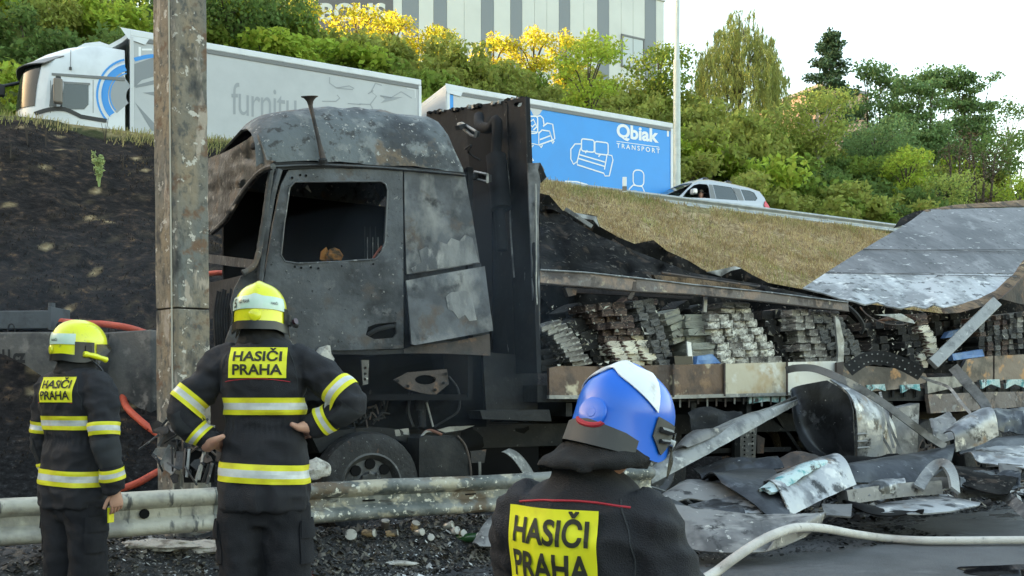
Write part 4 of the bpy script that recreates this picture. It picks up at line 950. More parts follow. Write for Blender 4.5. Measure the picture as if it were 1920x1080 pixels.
for bx in (((x0, -.1, z0), (x0+.12, .02, z1)), ((x1-.12, -.1, z0), (x1, .02, z1)), ((x0, -.1, z1-.12), (x1, .02, z1+.02)), ((x0, -.1, z0-.1), (x1, .02, z0+.02))): wn.box(*bx)
wf = wn.build('window', m_trim, hall); m_pane = mat('hall_window_pane', (.42, .46, .46), .1, spec=.8)
for i in range(2): MB().box((x0+.13+(x1-x0-.26)*i/2+.03, -.06, z0+.03), (x0+.13+(x1-x0-.26)*(i+1)/2-.03, -.01, z1-.13)).build('pane', m_pane, wf)
v, f, asp = text_mesh('BOHS', .035)
def hs(x, y): a = HL(600+123*x, 41-35*y); return Vector((a[0], -.06, a[1]-12))
MB().add([hs(x, y) for x, y in v], f).build('lettering', m_clw, hall)
# a house between the far trees, warm evening sunlight put into the wall colour
hp = rp(1592, 172, 50); hs_ = thing('house', 'sunlit peach toned house glimpsed behind the trees on the hill', 'house', (hp.x, hp.y, 13.0), TH)
m_sunwall = mat('sunlit_peach_wall', (.55, .36, .27), .8); hz_ = hp.z-13.0
MB().box((-3.4, 0, 0), (2.6, 9, hz_)).build('wall', m_sunwall, hs_); MB().box((-3.6, -.2, hz_), (2.8, 9.2, hz_+.3)).build('roof', m_trim, hs_)
for x in (-2.4, -.4, 1.6): MB().box((x-.4, -.05, hz_-2.4), (x+.4, .05, hz_-1.0)).build('window', m_trim, hs_)
# ================================================================== VEGETATION
def lm(nm, c, isl=.30, tr=.5): return mat(nm, tuple(2.45*k for k in c), .7, island=isl, trans=tr, spec=.15)
L_GREEN = lm('shrub_leaves', (.085, .115, .022)); L_DARK = lm('dark_leaves', (.056, .086, .025)); L_LIGHT = lm('light_green_leaves', (.15, .19, .028)); L_SUNYEL = lm('sunlit_yellow_leaves', (.20, .185, .018), .45, .45)  # the yellow is partly leaf colour, partly golden sunlight put into it
L_OLIVE = lm('olive_leaves', (.125, .14, .034)); L_WIL = lm('willow_leaves', (.15, .165, .055), .3); L_BLUE = lm('bluish_leaves', (.075, .115, .045)); L_BIR = lm('birch_leaves', (.13, .155, .04)); L_PINE = lm('pine_needles', (.035, .058, .030), .3, .1)
m_bark = mat('bark', (.085, .068, .05), .9, layers=[((.04, .03, .024), 9, .45, .65)], bump=.6, bscale=14)
m_wbark = mat('pale_bark', (.40, .37, .33), .8, layers=[((.10, .085, .07), 5, .55, .65)]); m_obark = mat('sunlit_orange_bark', (.26, .13, .075), .85)  # orange evening sunlight is put into the pine bark's colour
def leaf_mesh(nm, blobs, n, size, m, hang=0., shell=.45, flat=.0, seed=0):
    g = np.random.default_rng(seed); vol = np.array([b[3]*b[4]*b[5] for b in blobs])**(2/3); pk = g.choice(len(blobs), n, p=vol/vol.sum()); B = np.array(blobs)[pk]
    d = g.normal(size=(n, 3)); d /= np.linalg.norm(d, axis=1)[:, None]; r = g.random(n)**shell
    c = B[:, :3]+d*r[:, None]*B[:, 3:6]
    a = g.normal(size=(n, 3)); a[:, 2] -= hang*2.5; a /= np.linalg.norm(a, axis=1)[:, None]
    nn = d*.8+g.normal(size=(n, 3))*.9; nn[:, 2] += .5+flat
    b = np.cross(a, nn); b /= np.linalg.norm(b, axis=1)[:, None]+1e-9
    s = size*(.6+.8*g.random(n))[:, None]; ln = s*(1+hang*1.6); wd = s*.62/(1+hang*1.4)
    v = np.stack([c-a*ln*.5, c+b*wd*.5+a*ln*.05, c+a*ln*.5, c-b*wd*.5+a*ln*.05], 1).reshape(-1, 3)
    return v, np.arange(4*n).reshape(n, 4)
def dome(g, R, H, k, br=(.35, .6)):
    o = []
    for i in range(k):
        an = g.random()*2*pi; t = g.random(); rr_ = R*sqrt(g.random())*.85; z = H*(.18+.72*g.random()*(1-(rr_/R)**2*.75)); s = br[0]+(br[1]-br[0])*g.random()
        o.append((cos(an)*rr_, sin(an)*rr_, z, s*R*.62, s*R*.62, s*R*.5))
    return o
def shrub_proto(nm, label, cat, m, seed, n=2100, R=1.6, H=2.5, size=.19, group=None, k=16):
    g = np.random.default_rng(seed); bl = dome(g, R, H, k); t = thing(nm, label, cat, (0, 0, 0), 0, group)
    v, f = leaf_mesh(nm, bl, n, size, m, seed=seed); raw_mesh('foliage', v, f, m, t)
    mb = MB()
    for b in bl[:7]: mb.tube([(0, 0, -.3), (b[0]*.4, b[1]*.4, b[2]*.5), (b[0], b[1], b[2])], [.05, .035, .012], 5)
    mb.build('stems', m_bark, t); return t
GR = 'shrubs of the thicket on the slope behind the upper road'
specs = [('shrub', L_GREEN, 'mid green shrub in the thicket covering the slope behind the upper road', GR), ('shrub', L_GREEN, None, GR), ('shrub', L_DARK, 'dark green shrub in the thicket covering the slope behind the upper road', 'dark shrubs of the slope thicket'), ('shrub', L_OLIVE, 'olive green shrub in the thicket covering the slope behind the upper road', 'olive shrubs of the slope thicket'), ('shrub', L_LIGHT, 'light green shrub in the thicket covering the slope behind the upper road', 'light green shrubs of the slope thicket')]
specs[1] = ('shrub', L_GREEN, specs[0][2], GR)
protos = []; used = [False]*5
for i, (nm, m, lb, gp) in enumerate(specs): protos.append(shrub_proto(nm, lb, 'shrub', m, 40+i, group=gp))
RV = np.random.default_rng(11)
LM = [(130, 'the white lorry cab'), (400, 'the scorched pillar'), (600, 'the letters furnit'), (790, 'the curtain rear'), (1000, 'the armchair drawing'), (1262, 'the sofa drawing'), (1445, 'the silver car'), (1690, 'the upper guardrail'), (9999, 'the folded trailer roof')]
CN = ['mid green', 'mid green', 'dark green', 'olive green', 'light green']; ORD = ['lowest', 'second lowest', 'third lowest', 'middle', 'third highest', 'second highest', 'highest']
def put(i, x, y, z, s, row=0):
    o = put_(i, x, y, z, s); px = CX+F*x/y; lmk = next(n for a, n in LM if px < a); o['label'] = f'{CN[i]} shrub in the {ORD[min(row, 6)]} thicket row above {lmk}'; return o
def put_(i, x, y, z, s):
    sc = (s*RV.uniform(.85, 1.2), s*RV.uniform(.85, 1.2), s*RV.uniform(.8, 1.25))
    if not used[i]: used[i] = True; protos[i].location = (x, y, z); protos[i].scale = sc; protos[i].rotation_euler = (0, 0, RV.uniform(0, 6.28)); return protos[i]
    return clone(protos[i], (x, y, z), RV.uniform(0, 6.28), scale=sc)
q = 20.6
while q < 33.5:
    u = -5+RV.uniform(0, 2)
    while u < 66:
        uu, qq = u+RV.uniform(-.6, .6), q+RV.uniform(-.5, .5); p = UQ(uu, qq); rpx = CX+F*p.x/p.y
        if -60 < rpx < 1990:
            w_ = fbm(np.array([uu*.13]), np.array([qq*.2]), 2, 4)[0]
            i = (2 if w_ > .62 else 3 if w_ < .40 else RV.choice([0, 1, 0, 1, 4, 3, 2]))
            if uu < 12 and RV.random() < .45: i = RV.choice([4, 0])
            s = RV.uniform(.95, 1.5)*(1.0 if q > 21.5 else .75)
            put(int(i), p.x, p.y, float(terrain(np.array([uu]), np.array([qq]), False)[0])-.25, s, int((q-20.5)/2))
        u += RV.uniform(2.1, 3.1)
    q += 2.0
for k, (px, q_, s_) in enumerate(((1300, 20.6, 1.25), (1345, 21.6, 1.5), (1395, 21.0, 1.5), (1440, 22.6, 1.7), (1482, 21.2, 1.5), (1525, 22.8, 1.7), (1562, 21.0, 1.4), (1600, 22.0, 1.5), (1640, 20.8, 1.3), (1675, 21.6, 1.4), (1320, 24.5, 1.6), (1400, 25.0, 1.7), (1470, 25.4, 1.8), (1350, 27.5, 1.7))):
    p = rp(px, 400, q_); uu, qq = uq(p.x, p.y); put((3, 0, 3, 4, 3, 0, 3)[k % 7], p.x, p.y, float(terrain(np.array([uu]), np.array([qq]), False)[0])-.2, s_, 7)['label'] = f'big {CN[(3, 0, 3, 4, 3, 0, 3)[k % 7]]} shrub of the front thicket, number {k+1} rightwards from the silver car'
for k, o in enumerate([o for o in D.objects if o.type == 'EMPTY' and 'number' in str(o.get('label', ''))]):
    px = CX+F*o.location.x/o.location.y; o['label'] = o['label'].split(' of the')[0]+(' rising directly behind the silver car' if px < 1450 else ' behind the upper guardrail, right of the silver car')
same = {}
for o in list(D.objects):
    if o.type == 'EMPTY' and o.name.startswith('shrub'): same.setdefault(o['label'], []).append(o)
for lb_, os_ in same.items():
    if len(os_) > 1:
        os_.sort(key=lambda o: o.location.x/o.location.y); nmz = {2: ['left', 'right'], 3: ['left', 'middle', 'right'], 4: ['leftmost', 'second', 'third', 'rightmost']}.get(len(os_), ['leftmost', 'second', 'third', 'fourth', 'fifth', 'sixth', 'seventh', 'eighth'][:len(os_)])
        for o, n_ in zip(os_, nmz): o['label'] = n_+' '+lb_
def tree(nm, label, cat, px, ytop, q, W, m, bark, kind='broad', n=3600, size=.2, seed=0, zb=None, group=None, lean=0.):
    p = rp(px, ytop, q); u, qq = uq(p.x, p.y); zg = float(terrain(np.array([u]), np.array([qq]), False)[0])-.2; H = p.z-zg; R = W/2
    t = thing(nm, label, cat, (p.x, p.y, zg), 0, group); g = np.random.default_rng(seed); mb = MB(); bl = []
    if kind == 'broad':
        tr_h = H*.42; tp_ = [(0, 0, 0), (lean*.4+.08*R, 0, tr_h*.5), (lean, .05*R, tr_h), (lean*1.2, 0, H*.8)]; mb.tube(tp_, [.05*H*.45, .04*H*.4, .03*H*.4, .02], 7)
        for i in range(15):
            an = 2*pi*i/15*2.4; z = H*(.36+.52*i/15); rr_ = R*(.85*sin(pi*min(1, .25+.75*(1-i/15)))); c = Vector((lean+cos(an)*rr_*.72, sin(an)*rr_*.72, z+H*.06))
            mb.tube([(lean*.8, 0, z*.75), c*.55+Vector((0, 0, z*.40)), c], [.045, .03, .01], 5); s = R*g.uniform(.28, .46); bl.append((c.x, c.y, c.z, s*1.15, s*1.15, s*.85))
        bl.append((lean, 0, H*.90, R*.36, R*.36, H*.10))
        v, f = leaf_mesh(nm, bl, n, size, m, seed=seed)
    elif kind == 'locust':
        for k2 in range(3):
            bx = (k2-1)*R*.45; mb.tube([(bx*.3, 0, 0), (bx*.6, .1, H*.4), (bx, 0, H*.88)], [.13, .09, .02], 6)
            for i in range(15):
                an = g.uniform(0, 2*pi); z = H*g.uniform(.30, .97); rr_ = R*.55*g.uniform(.3, 1)*(1.25-z/H*.7); c = (bx+cos(an)*rr_, sin(an)*rr_, z); s = R*g.uniform(.26, .42); bl.append((*c, s*1.25, s*1.25, s*.55)); mb.tube([(bx*.8, 0, z*.85), c], [.03, .008], 4)
        v, f = leaf_mesh(nm, bl, n, size, m, flat=.8, seed=seed)
    elif kind == 'willow':
        mb.tube([(0, 0, 0), (.1, 0, H*.35), (0, .1, H*.7), (.1, 0, H*.95)], [.22, .16, .08, .03], 8); vs = []; fs = []; o = 0
        for i in range(150):
            an = g.uniform(0, 2*pi); rr_ = R*sqrt(g.uniform(.02, 1)); top = H*(1.0-.42*(rr_/R)**2.2)*g.uniform(.86, 1.0); ln = H*g.uniform(.22, .62); c = (cos(an)*rr_*.92, sin(an)*rr_*.92)
            if i < 40: mb.tube([(0, 0, H*.5), (c[0]*.5, c[1]*.5, top*.92), (c[0], c[1], top)], [.05, .03, .01], 4)
            k2 = int(26+30*ln/H); zz = top-ln*g.random(k2)**1.1; sp = .12+.10*(top-zz)/ln; b = [(c[0]*(1+.10*(top-z_)/ln)+g.normal()*s_, c[1]*(1+.10*(top-z_)/ln)+g.normal()*s_, z_, .05, .05, .05) for z_, s_ in zip(zz, sp)]
            bl += b
        v, f = leaf_mesh(nm, bl, n, size, m, hang=1.1, seed=seed)
    else:     # pine
        mb.tube([(0, 0, 0), (.05, 0, H*.5), (0, 0, H)], [.2, .13, .03], 7)
        for i in range(30):
            z = H*(.38+.6*(i/30)); rr_ = R*(1.05-.92*((z/H-.38)/.62))*g.uniform(.55, 1.1); an = i*2.4; c = (cos(an)*rr_, sin(an)*rr_, z+.15*rr_); mb.tube([(0, 0, z-.1), c], [.05, .015], 5)
            for k2 in range(2): tt = .55+.45*k2; bl.append((c[0]*tt, c[1]*tt, z+.15*rr_*tt, R*.27, R*.27, R*.15))
        bl.append((0, 0, H*.985, R*.1, R*.1, H*.03)); v, f = leaf_mesh(nm, bl, n, size, m, seed=seed)
    mb.build('trunk', bark, t, smooth=True); raw_mesh('crown', v, f, m, t); return t
def sunny_bush(*a, **k): pass
tree('willow_tree', 'large drooping willow on the skyline right of the lamp post', 'tree', 1385, 14, 36, 7.0, L_WIL, m_bark, 'willow', 30000, .19, 3)
tree('pine_tree', 'slim dark pine with sunlit orange trunk standing above the other trees', 'tree', 1556, 54, 38, 5.0, L_PINE, m_obark, 'pine', 9000, .24, 4)
tree('birch_tree', 'pale green birch with white crooked trunk below the pine', 'tree', 1545, 160, 27, 5.2, L_BIR, m_wbark, 'broad', 4600, .19, 5, lean=-.35)
for i, (px, yt, q_, W_, s_, lb) in enumerate(((1650, 112, 36, 5.2, 11, 'feathery tree with flat topped crown just right of the pine'), (1772, 122, 37, 5.6, 12, 'tall feathery tree with layered crown, second along the right skyline'), (1828, 136, 36, 4.4, 13, 'feathery tree behind the brown dead shrubs at the right skyline'), (1722, 150, 33, 4.6, 14, 'bluish green feathery tree between the two tall layered crowns'))):
    tree('locust_tree', lb, 'tree', px, yt, q_, W_, L_BLUE, m_bark, 'locust', 9000, .24, s_)
tree('tree', 'narrow light tree with pale bare branches at the right end of the skyline', 'tree', 1892, 172, 32, 4.0, L_DARK, m_wbark, 'broad', 2200, .18, 21)
tree('tree', 'round green tree under the drooping willow', 'tree', 1480, 240, 31, 6, L_GREEN, m_bark, 'broad', 3800, .2, 22)
tree('tree', 'dense bluish tree in the middle of the right hillside', 'tree', 1640, 225, 29, 6.5, L_BLUE, m_bark, 'broad', 4500, .2, 23)
tree('tree', 'bluish green bushy tree at the foot of the right hillside', 'tree', 1640, 300, 26, 4.5, L_GREEN, m_bark, 'broad', 3600, .19, 24)
tree('tree', 'bright light green young tree standing among dark shrubs on the right hillside', 'tree', 1700, 268, 23.5, 3.2, L_LIGHT, m_bark, 'broad', 2200, .17, 25)
tree('tree', 'bushy light green tree directly right of the young bright one', 'tree', 1762, 322, 22, 4.2, L_BIR, m_bark, 'broad', 2600, .17, 26)
tree('tree', 'olive tree at the right end of the bank above the folded roof', 'tree', 1915, 320, 23, 4.0, L_LIGHT, m_bark, 'broad', 2200, .17, 27)
tree('tree', 'dark tree filling the right edge of the hillside', 'tree', 1860, 250, 29, 6.2, L_DARK, m_bark, 'broad', 3800, .2, 28)
tree('tree', 'bright yellow green tree above the blue trailer, in front of the striped hall', 'tree', 1103, 52, 24, 3.8, L_LIGHT, m_bark, 'broad', 3600, .18, 31)
tree('tree', 'green tree left of the lamp post at the corner of the striped hall', 'tree', 1235, 78, 30, 4.4, L_GREEN, m_bark, 'broad', 3200, .2, 32)
tree('tree', 'dark green round tree on the crest left of the hall lettering', 'tree', 505, -22, 31, 5.0, L_DARK, m_bark, 'broad', 4200, .2, 33)
tree('tree', 'dark tree directly right of the scorched concrete pillar at the top', 'tree', 425, -40, 29, 5.2, L_DARK, m_bark, 'broad', 4200, .2, 34)
YL = 'yellow sunlit bushes on the crest in front of the hall'
for i, (px, yt, W_, q_, lb) in enumerate(((668, 8, 3.8, 34, 'tall golden yellow bush hiding part of the hall lettering'), (735, 18, 3.0, 35, 'golden bush right of the one hiding the hall lettering'), (815, 42, 3.2, 35, 'golden orange bush in front of the second grey stripe of the hall'), (925, 58, 3.0, 35, 'low golden bush below the middle of the striped hall'), (1000, 46, 3.4, 34.5, 'broad golden bush left of the bright yellow green tree'), (1060, 52, 3.0, 35, 'golden bush directly behind the bright yellow green tree'), (560, -8, 2.6, 34, 'small golden bush left of the dark lettered wall'))):
    tree('golden_bush', lb, 'bush', px, yt, q_, W_, L_SUNYEL, m_bark, 'broad', 2600, .17, 50+i, group=YL)
for i, (px, yt, lb) in enumerate(((1800, 240, 'left one of the bare brown shrubs on the right hillside'), (1845, 262, 'right one of the bare brown shrubs on the right hillside'))):
    tree('bare_shrub', lb, 'shrub', px, yt, 24, 3.0, mat('dead_twigs', (.10, .075, .05), .9), m_bark, 'locust', 900, .12, 70+i)
# ---------- grass as stuff
def blades(nm, us_, qs_, h, wd, m, lean=.6, seed=0, zoff=-.02):
    n = len(us_); g = np.random.default_rng(seed); z = terrain(us_, qs_)+zoff; x = A0.x+us_*E.x+qs_*NN.x; y = A0.y+us_*E.y+qs_*NN.y
    b = np.stack([x, y, z], 1); hh = h*(.45+.9*g.random(n)); an = g.random(n)*2*pi; d = np.stack([np.cos(an)*lean*hh, np.sin(an)*lean*hh, hh], 1); s = np.stack([np.cos(an+1.3), np.sin(an+1.3), np.zeros(n)], 1)*wd
    s[:, 0] = np.abs(s[:, 0])*.6+wd*.5
    md = b+d*np.array([.35, .35, .6]); v = np.stack([b-s, b+s, md+s*.7, b+d, md-s*.7], 1).reshape(-1, 3)
    k = np.arange(n)*5; q4 = np.stack([k, k+1, k+2, k+4], 1); t3 = np.stack([k+4, k+2, k+3, k+3], 1)
    return raw_mesh(nm, v, np.concatenate([q4, t3[:, [0, 1, 2, 2]]])[:n] if False else q4, m, kind='stuff'), v, k
m_dry = mat('dry_grass_blades', (.50, .40, .235), .8, island=.35, trans=.2, layers=[((.34, .25, .13), .9, .45, .6), ((.40, .38, .17), .5, .57, .68)])
m_crg = mat('crest_grass_blades', (.25, .26, .085), .8, island=.35, trans=.25, layers=[((.34, .28, .13), .6, .4, .6)])
m_bst = mat('scorched_stubble', (.030, .023, .019), .9, island=.5, layers=[((.17, .115, .068), 1.3, .60, .68)])
g = np.random.default_rng(5); n = 120000; uu = g.uniform(3, 34, n); qq = g.uniform(3.2, 10.8, n); cl = fbm(uu*1.6, qq*1.6, 3, 8); ok = (cl > .33) & (fbm(uu*.6, qq*.6, 4, 5)*4+4.2 < uu)
blades('dry_grass', uu[ok], qq[ok], .17, .007, m_dry, 1.1, 1)
n = 9000; uu = g.uniform(3, 34, n); qq = g.uniform(3.2, 10.8, n); ok = fbm(uu*2.2, qq*2.2, 3, 61) > .52
blades('dry_stalks', uu[ok], qq[ok], .34, .006, m_crg, .7, 7)
n = 13000; uu = g.uniform(-3, 34, n); qq = 10.45+g.normal(0, .32, n); ok = (fbm(uu*.9, qq*2, 3, 2) > np.where(uu < 15, .40, .52)) & (qq < 11.0)
blades('crest_grass', uu[ok], qq[ok], .22, .007, m_crg, .55, 2)
n = 34000; uu = g.uniform(-8, 8, n); qq = g.uniform(.6, 10.4, n); cl = fbm(uu*1.4, qq*1.8, 3, 18); ok = cl > .42
blades('scorched_grass', uu[ok], qq[ok], .075, .008, m_bst, 1.0, 3)
# weed on the burnt slope and a few standing dry stalks
def weed(px, py, h, m, nm, label, n=60, stems=7, group=None):
    p = ground_hit(px, py); t = thing(nm, label, 'plant', p, 0, group); mb = MB(); bl = []; g = np.random.default_rng(int(px))
    for i in range(stems):
        a = g.uniform(0, 6.28); r = h*.22*g.random(); e = Vector((cos(a)*r, sin(a)*r, h*g.uniform(.6, 1))); mb.tube([(0, 0, -.05), e*.5+Vector((0, 0, .02)), e], [.010, .007, .004], 4)
        for k in range(8): f_ = g.uniform(.35, 1.05); bl.append((e.x*f_, e.y*f_, e.z*f_, .045, .045, .05))
    mb.build('stems', m, t)
    if n: v, f = leaf_mesh(nm, bl, n, .06, m, seed=int(px)); raw_mesh('leaves', v, f, m, t)
weed(186, 352, .72, lm('weed_leaves', (.17, .20, .09), .3), 'weed', 'lone grey green weed surviving on the burnt slope left of the pillar', 420, 8)
for i, (px, py, h) in enumerate(((52, 272, .6), (86, 278, .55), (197, 266, .55), (232, 320, .4), (150, 305, .4), (20, 300, .5))): weed(px, py, h, m_bst, 'dry_stalk', 'thin scorched stalk standing on the burnt slope', 0, 3, 'scorched stalks on the burnt slope')
# ================================================================== ROADSIDE: pillar, guardrail, blocks, hoses
def tp(px, py, off=0.):
    r = (px-CX)/F; return P(px, py, (off+P0N)/(.8660254-.5*r))
P0T = P0.dot(T3)
def fp(px, py, s): r = (px-CX)/F; return P(px, py, (s+P0T)/(.8660254*r+.5))
def TW(s, off, z): return P0+T3*s+N3*off+Vector((0, 0, z))
m_conc = mat('scorched_painted_concrete', (.19, .175, .145), .85, bump=.6, bscale=16, layers=[((.27, .21, .14), 1.6, .42, .62, (1, 1, .35)), ((.15, .155, .145), 2.4, .44, .64, (1.4, 1.4, .3)), ((.105, .10, .09), 22, .50, .64, (1, 1, .6)), ((.38, .32, .26), 4.0, .57, .62, (1.8, 1.8, .5)), ((.16, .098, .062), 5, .58, .66), ((.52, .48, .42), 13, .61, .635), ((.04, .04, .041), 3.2, .56, .68, (1.2, 1.2, .5))])
m_conc2 = mat('sooty_concrete_block', (.13, .12, .11), .9, bump=.5, bscale=20, layers=[((.05, .05, .05), 1.6, .47, .62), ((.22, .20, .18), 4, .56, .66)])
pil = thing('pillar', 'tall scorched concrete pillar with flaking paint left of the burnt cab', 'pillar', (P(340, 0, 7.2).x, 7.2, 0))
def pw(px, d): return Vector(((px-CX)/F*d, d, 0))
for nm, a, b in (('shaft', -.1, 2.05), ('shaft', 2.062, 7.0)):
    lean_ = Vector((-.0095, 0, 0)); pl = [pw(294, 7.33), pw(327, 7.16), pw(336, 7.15), pw(394, 7.27), pw(372, 7.62), pw(300, 7.62)]
    mb = MB(); nz_ = int((b-a)/.12)+2
    mb.loft([[p+Vector((lean_.x*(z-1.35)*4.5/4.5, 0, z))+Vector((.006*nz(p.x*9, z*6, 2), .006*nz(p.x*9, z*6, 7), 0)) for p in pl] for z in np.linspace(a, b, nz_)])
    mb.build(nm, m_conc, pil, world=True, bevel=.006)
mb = MB(); mb.tube([pw(323.5, 7.16)+Vector((-.0095*(z-1.35), 0, z)) for z in np.linspace(0, 7, 30)], .007, 6); mb.build('edge_seam', mat('pale_mortar', (.42, .40, .34), .9), pil, world=True)
# ---- foreground guardrail
m_rail = mat('burnt_galvanised_rail', (.20, .205, .19), .65, metal=.15, bump=.5, bscale=22, layers=[((.095, .105, .10), 2.4, .47, .57), ((.38, .35, .27), 3.2, .54, .60), ((.12, .09, .06), 2.0, .55, .63), ((.55, .53, .45), 19, .60, .63), ((.05, .05, .048), 9, .62, .68, (.5, 1, 1.5))])
m_railc = mat('whitened_galvanised_rail', (.42, .40, .335), .65, metal=.05, bump=.4, bscale=22, layers=[((.25, .24, .21), 2.4, .47, .58), ((.10, .10, .095), 4.5, .58, .66, (3, 1, .6)), ((.20, .15, .11), 2.2, .60, .68)])
gdr = thing('guardrail', 'scorched steel guardrail behind the two firefighters, peeling grey and cream', 'guardrail', P0+N3*-1.5, TT)
RZ = .695
prof = [(.03, 0), (.0, .0), (-.045, -.012), (-.07, -.035), (-.07, -.075), (-.045, -.098), (0, -.125), (0, -.185), (-.045, -.212), (-.07, -.235), (-.07, -.275), (-.045, -.298), (0, -.31), (.03, -.31)]
def railbeam(s0, s1, o, m, n=40):
    g = [[Vector((s, y-o+.012*nz(s*1.3, 3, z), RZ+z+.010*nz(s*.9, 1)+.004*nz(s*5, z*9))) for y, z in prof] for s in np.linspace(s0, s1, n)]
    return MB().sheet(g, .005).build('rail_beam', m, gdr, smooth=True, sharp=50)
b1 = railbeam(-6.2, -2.0, .0, m_rail); b2 = railbeam(-2.2, -.55, .008, m_railc, 30); b3 = railbeam(-.70, 2.05, .016, m_rail, 50); b4 = railbeam(1.9, 3.3, .008, m_rail)
for s in (-5.6, -1.72, -.06, 3.1): MB().box((s-.05, .05, -.2), (s+.05, .15, RZ-.02)).build('post', m_rail, gdr, bevel=.004); MB().box((s-.04, -.01, RZ-.19), (s+.04, .06, RZ-.12)).build('spacer', m_rail, gdr)
mb = []
for s in (-.60, 1.96):
    for z in (-.05, -.15, -.26): MB().lathe([(.017, 0), (.016, .008), (.006, .013), (0, .013)], (s, -.025-.05*(z != -.15)+.0, RZ+z), (0, -1, 0), 10).build('bolt', m_rail, gdr, smooth=True)
for px in (690, 880): p = tp(px, 936, -1.5); s = (p-P0).dot(T3); MB().box((s-.05, -.024, RZ-.160), (s+.05, -.0, RZ-.148)).build('slot', m_soot, gdr)
p = tp(270, 955, -1.5); s = (p-P0).dot(T3); MB().lathe([(.035, 0), (.03, .015), (0, .016)], (s, -.018, RZ-.155), (0, -1, 0), 12).build('bolt', m_soot, gdr, smooth=True)
# ---- concrete blocks on the slope foot
def block(nm, label, pA, pB, d0, d1, ytop0, ytop1, ybot, dep):
    a = P(pA, ybot, d0); b = P(pB, ybot, d1); a.z = b.z = min(a.z, b.z)-.5; za = P(pA, ytop0, d0).z; zb = P(pB, ytop1, d1).z; ax = (b-a); ax.z = 0; n = Vector((-ax.y, ax.x, 0)).normalized()*dep
    t = thing(nm, label, 'concrete block', a); mb = MB()
    g0 = [a+ax*i/8 for i in range(9)]
    vs = []; 
    mb.loft([[q+Vector((0, 0, 0)), q+n, q+n+Vector((0, 0, (za+(zb-za)*i/8)-q.z)), q+Vector((0, 0, (za+(zb-za)*i/8)-q.z))] for i, q in enumerate(g0)])
    mb.build('block', m_conc2, t, world=True, bevel=.02); return t, a, ax, n, za, zb
tb1, a, ax, n, za, zb = block('concrete_block', 'left sooty concrete block with dark letters and a steel box on top', -60, 182, 12.3, 12.0, 623, 622, 735, .8)
m_paint = mat('black_spray_paint', (.012, .012, .013), .7)
for i, ch in enumerate(('U,', 'cz')):
    v, f, asp = text_mesh(ch, .05)
    if i == 0: X0, X1, Y0, Y1 = 4, 24, 683, 655
    else: X0, X1, Y0, Y1 = 24, 48, 681, 662
    def bp(px, py): return P(px, py, 12.3+(px+60)/242*(-.3)-.012)
    MB().add([bp(X0+(X1-X0)*x, Y0+(Y1-Y0)*y) for x, y in v], f).build('painted_lettering', m_paint, tb1, world=True)
def loop(par, px, py, d, w, h):
    c = P(px, py, d); MB().tube(smooth_path([c+Vector((-w, .02, -.06)), c+Vector((-w*.8, .02, h*.7)), c+Vector((0, .03, h)), c+Vector((w*.8, .02, h*.6)), c+Vector((w*1.2, .02, -.06))], 5), .011, 6).build('lifting_loop', m_rub, par, world=True)
loop(tb1, 20, 622, 12.5, .05, .11); loop(tb1, 112, 622, 12.4, .06, .13); loop(tb1, 138, 622, 12.4, .05, .16)
tb2, a, ax, n, za, zb = block('concrete_block', 'right sooty concrete block behind the left firefighter, no letters', 184, 283, 12.3, 12.05, 624, 618, 712, .8)
loop(tb2, 209, 619, 12.5, .05, .09)
m_steelb = mat('sooty_blue_grey_steel', (.075, .085, .095), .6, layers=[((.04, .042, .045), 3, .45, .65)], bump=.2)
sb = thing('steel_box', 'grey steel box with end flange lying on the left concrete block', 'steel box', P(20, 615, 12.6))
c0, c1 = P(-70, 612, 12.55), P(92, 612, 12.45); c1.z = c0.z
MB().obox((c0+c1)/2+Vector((0, .25, .09)), (c1-c0)/2, (0, .22, 0), (0, 0, .125)).build('body', m_steelb, sb, world=True, bevel=.012)
MB().obox(c1+Vector((.03, .22, .10)), (.022, 0, 0), (0, .27, 0), (0, 0, .16)).build('end_flange', m_steelb, sb, world=True, bevel=.006)
MB().cyl(c1+Vector((-.09, .25, .2)), c1+Vector((-.09, .25, .34)), .045, 12).build('pipe_stub', m_steelb, sb, world=True, smooth=True)
# ---- hoses
m_oh = mat('orange_hose', (.62, .095, .045), .6, layers=[((.38, .06, .035), 8, .48, .68), ((.10, .05, .04), 16, .62, .72)], bump=.3, bscale=60)
pts = []
for px, py in ((110, 600), (150, 607), (196, 609), (250, 618), (300, 640), (345, 668), (320, 693), (285, 706), (250, 718), (232, 738), (236, 765), (262, 792), (300, 822), (338, 850), (320, 876), (290, 893), (255, 912), (215, 925), (150, 935)):
    p = ground_hit(px, py); pts.append(p+Vector((0, 0, .03)))
pts[1] = P(160, 607, 12.3); pts[2] = P(196, 608, 12.4); pts[3] = P(250, 617, 12.45); pts[0] = P(115, 603, 12.5)
hose = MB().tube(smooth_path(pts, 8), .046, 12); tag(hose.build('fire_hose', m_oh, smooth=True, loc=pts[5]), 'orange fire hose winding over the blocks and the burnt slope', 'hose')
pts = [P(360, 520, 12.3), P(395, 513, 12.2), P(420, 512, 12.2), P(445, 516, 12.3), P(480, 530, 12.6)]
tag(MB().tube(smooth_path(pts, 8), .036, 10).build('fire_hose', m_oh, smooth=True, loc=pts[1]), 'short run of orange hose seen through the front of the cab', 'hose')
def gz(px, py, z=.03): d = (CZ-z)*F/(py-HY); return P(px, py, d)
pts = [gz(40, 1036, .035), gz(62, 1030, .035), gz(74, 1026, .035)]
tag(MB().tube([gz(20, 1044, .035)]+pts, .04, 10).build('fire_hose', m_oh, smooth=True, loc=pts[0]), 'orange hose end on the road at the feet of the left firefighter', 'hose')
m_rh = mat('dark_red_hose', (.11, .02, .02), .45, layers=[((.03, .012, .012), 20, .45, .6)])
pts = [gz(560, 1092, .03), gz(590, 1076, .03), gz(612, 1074, .03)]
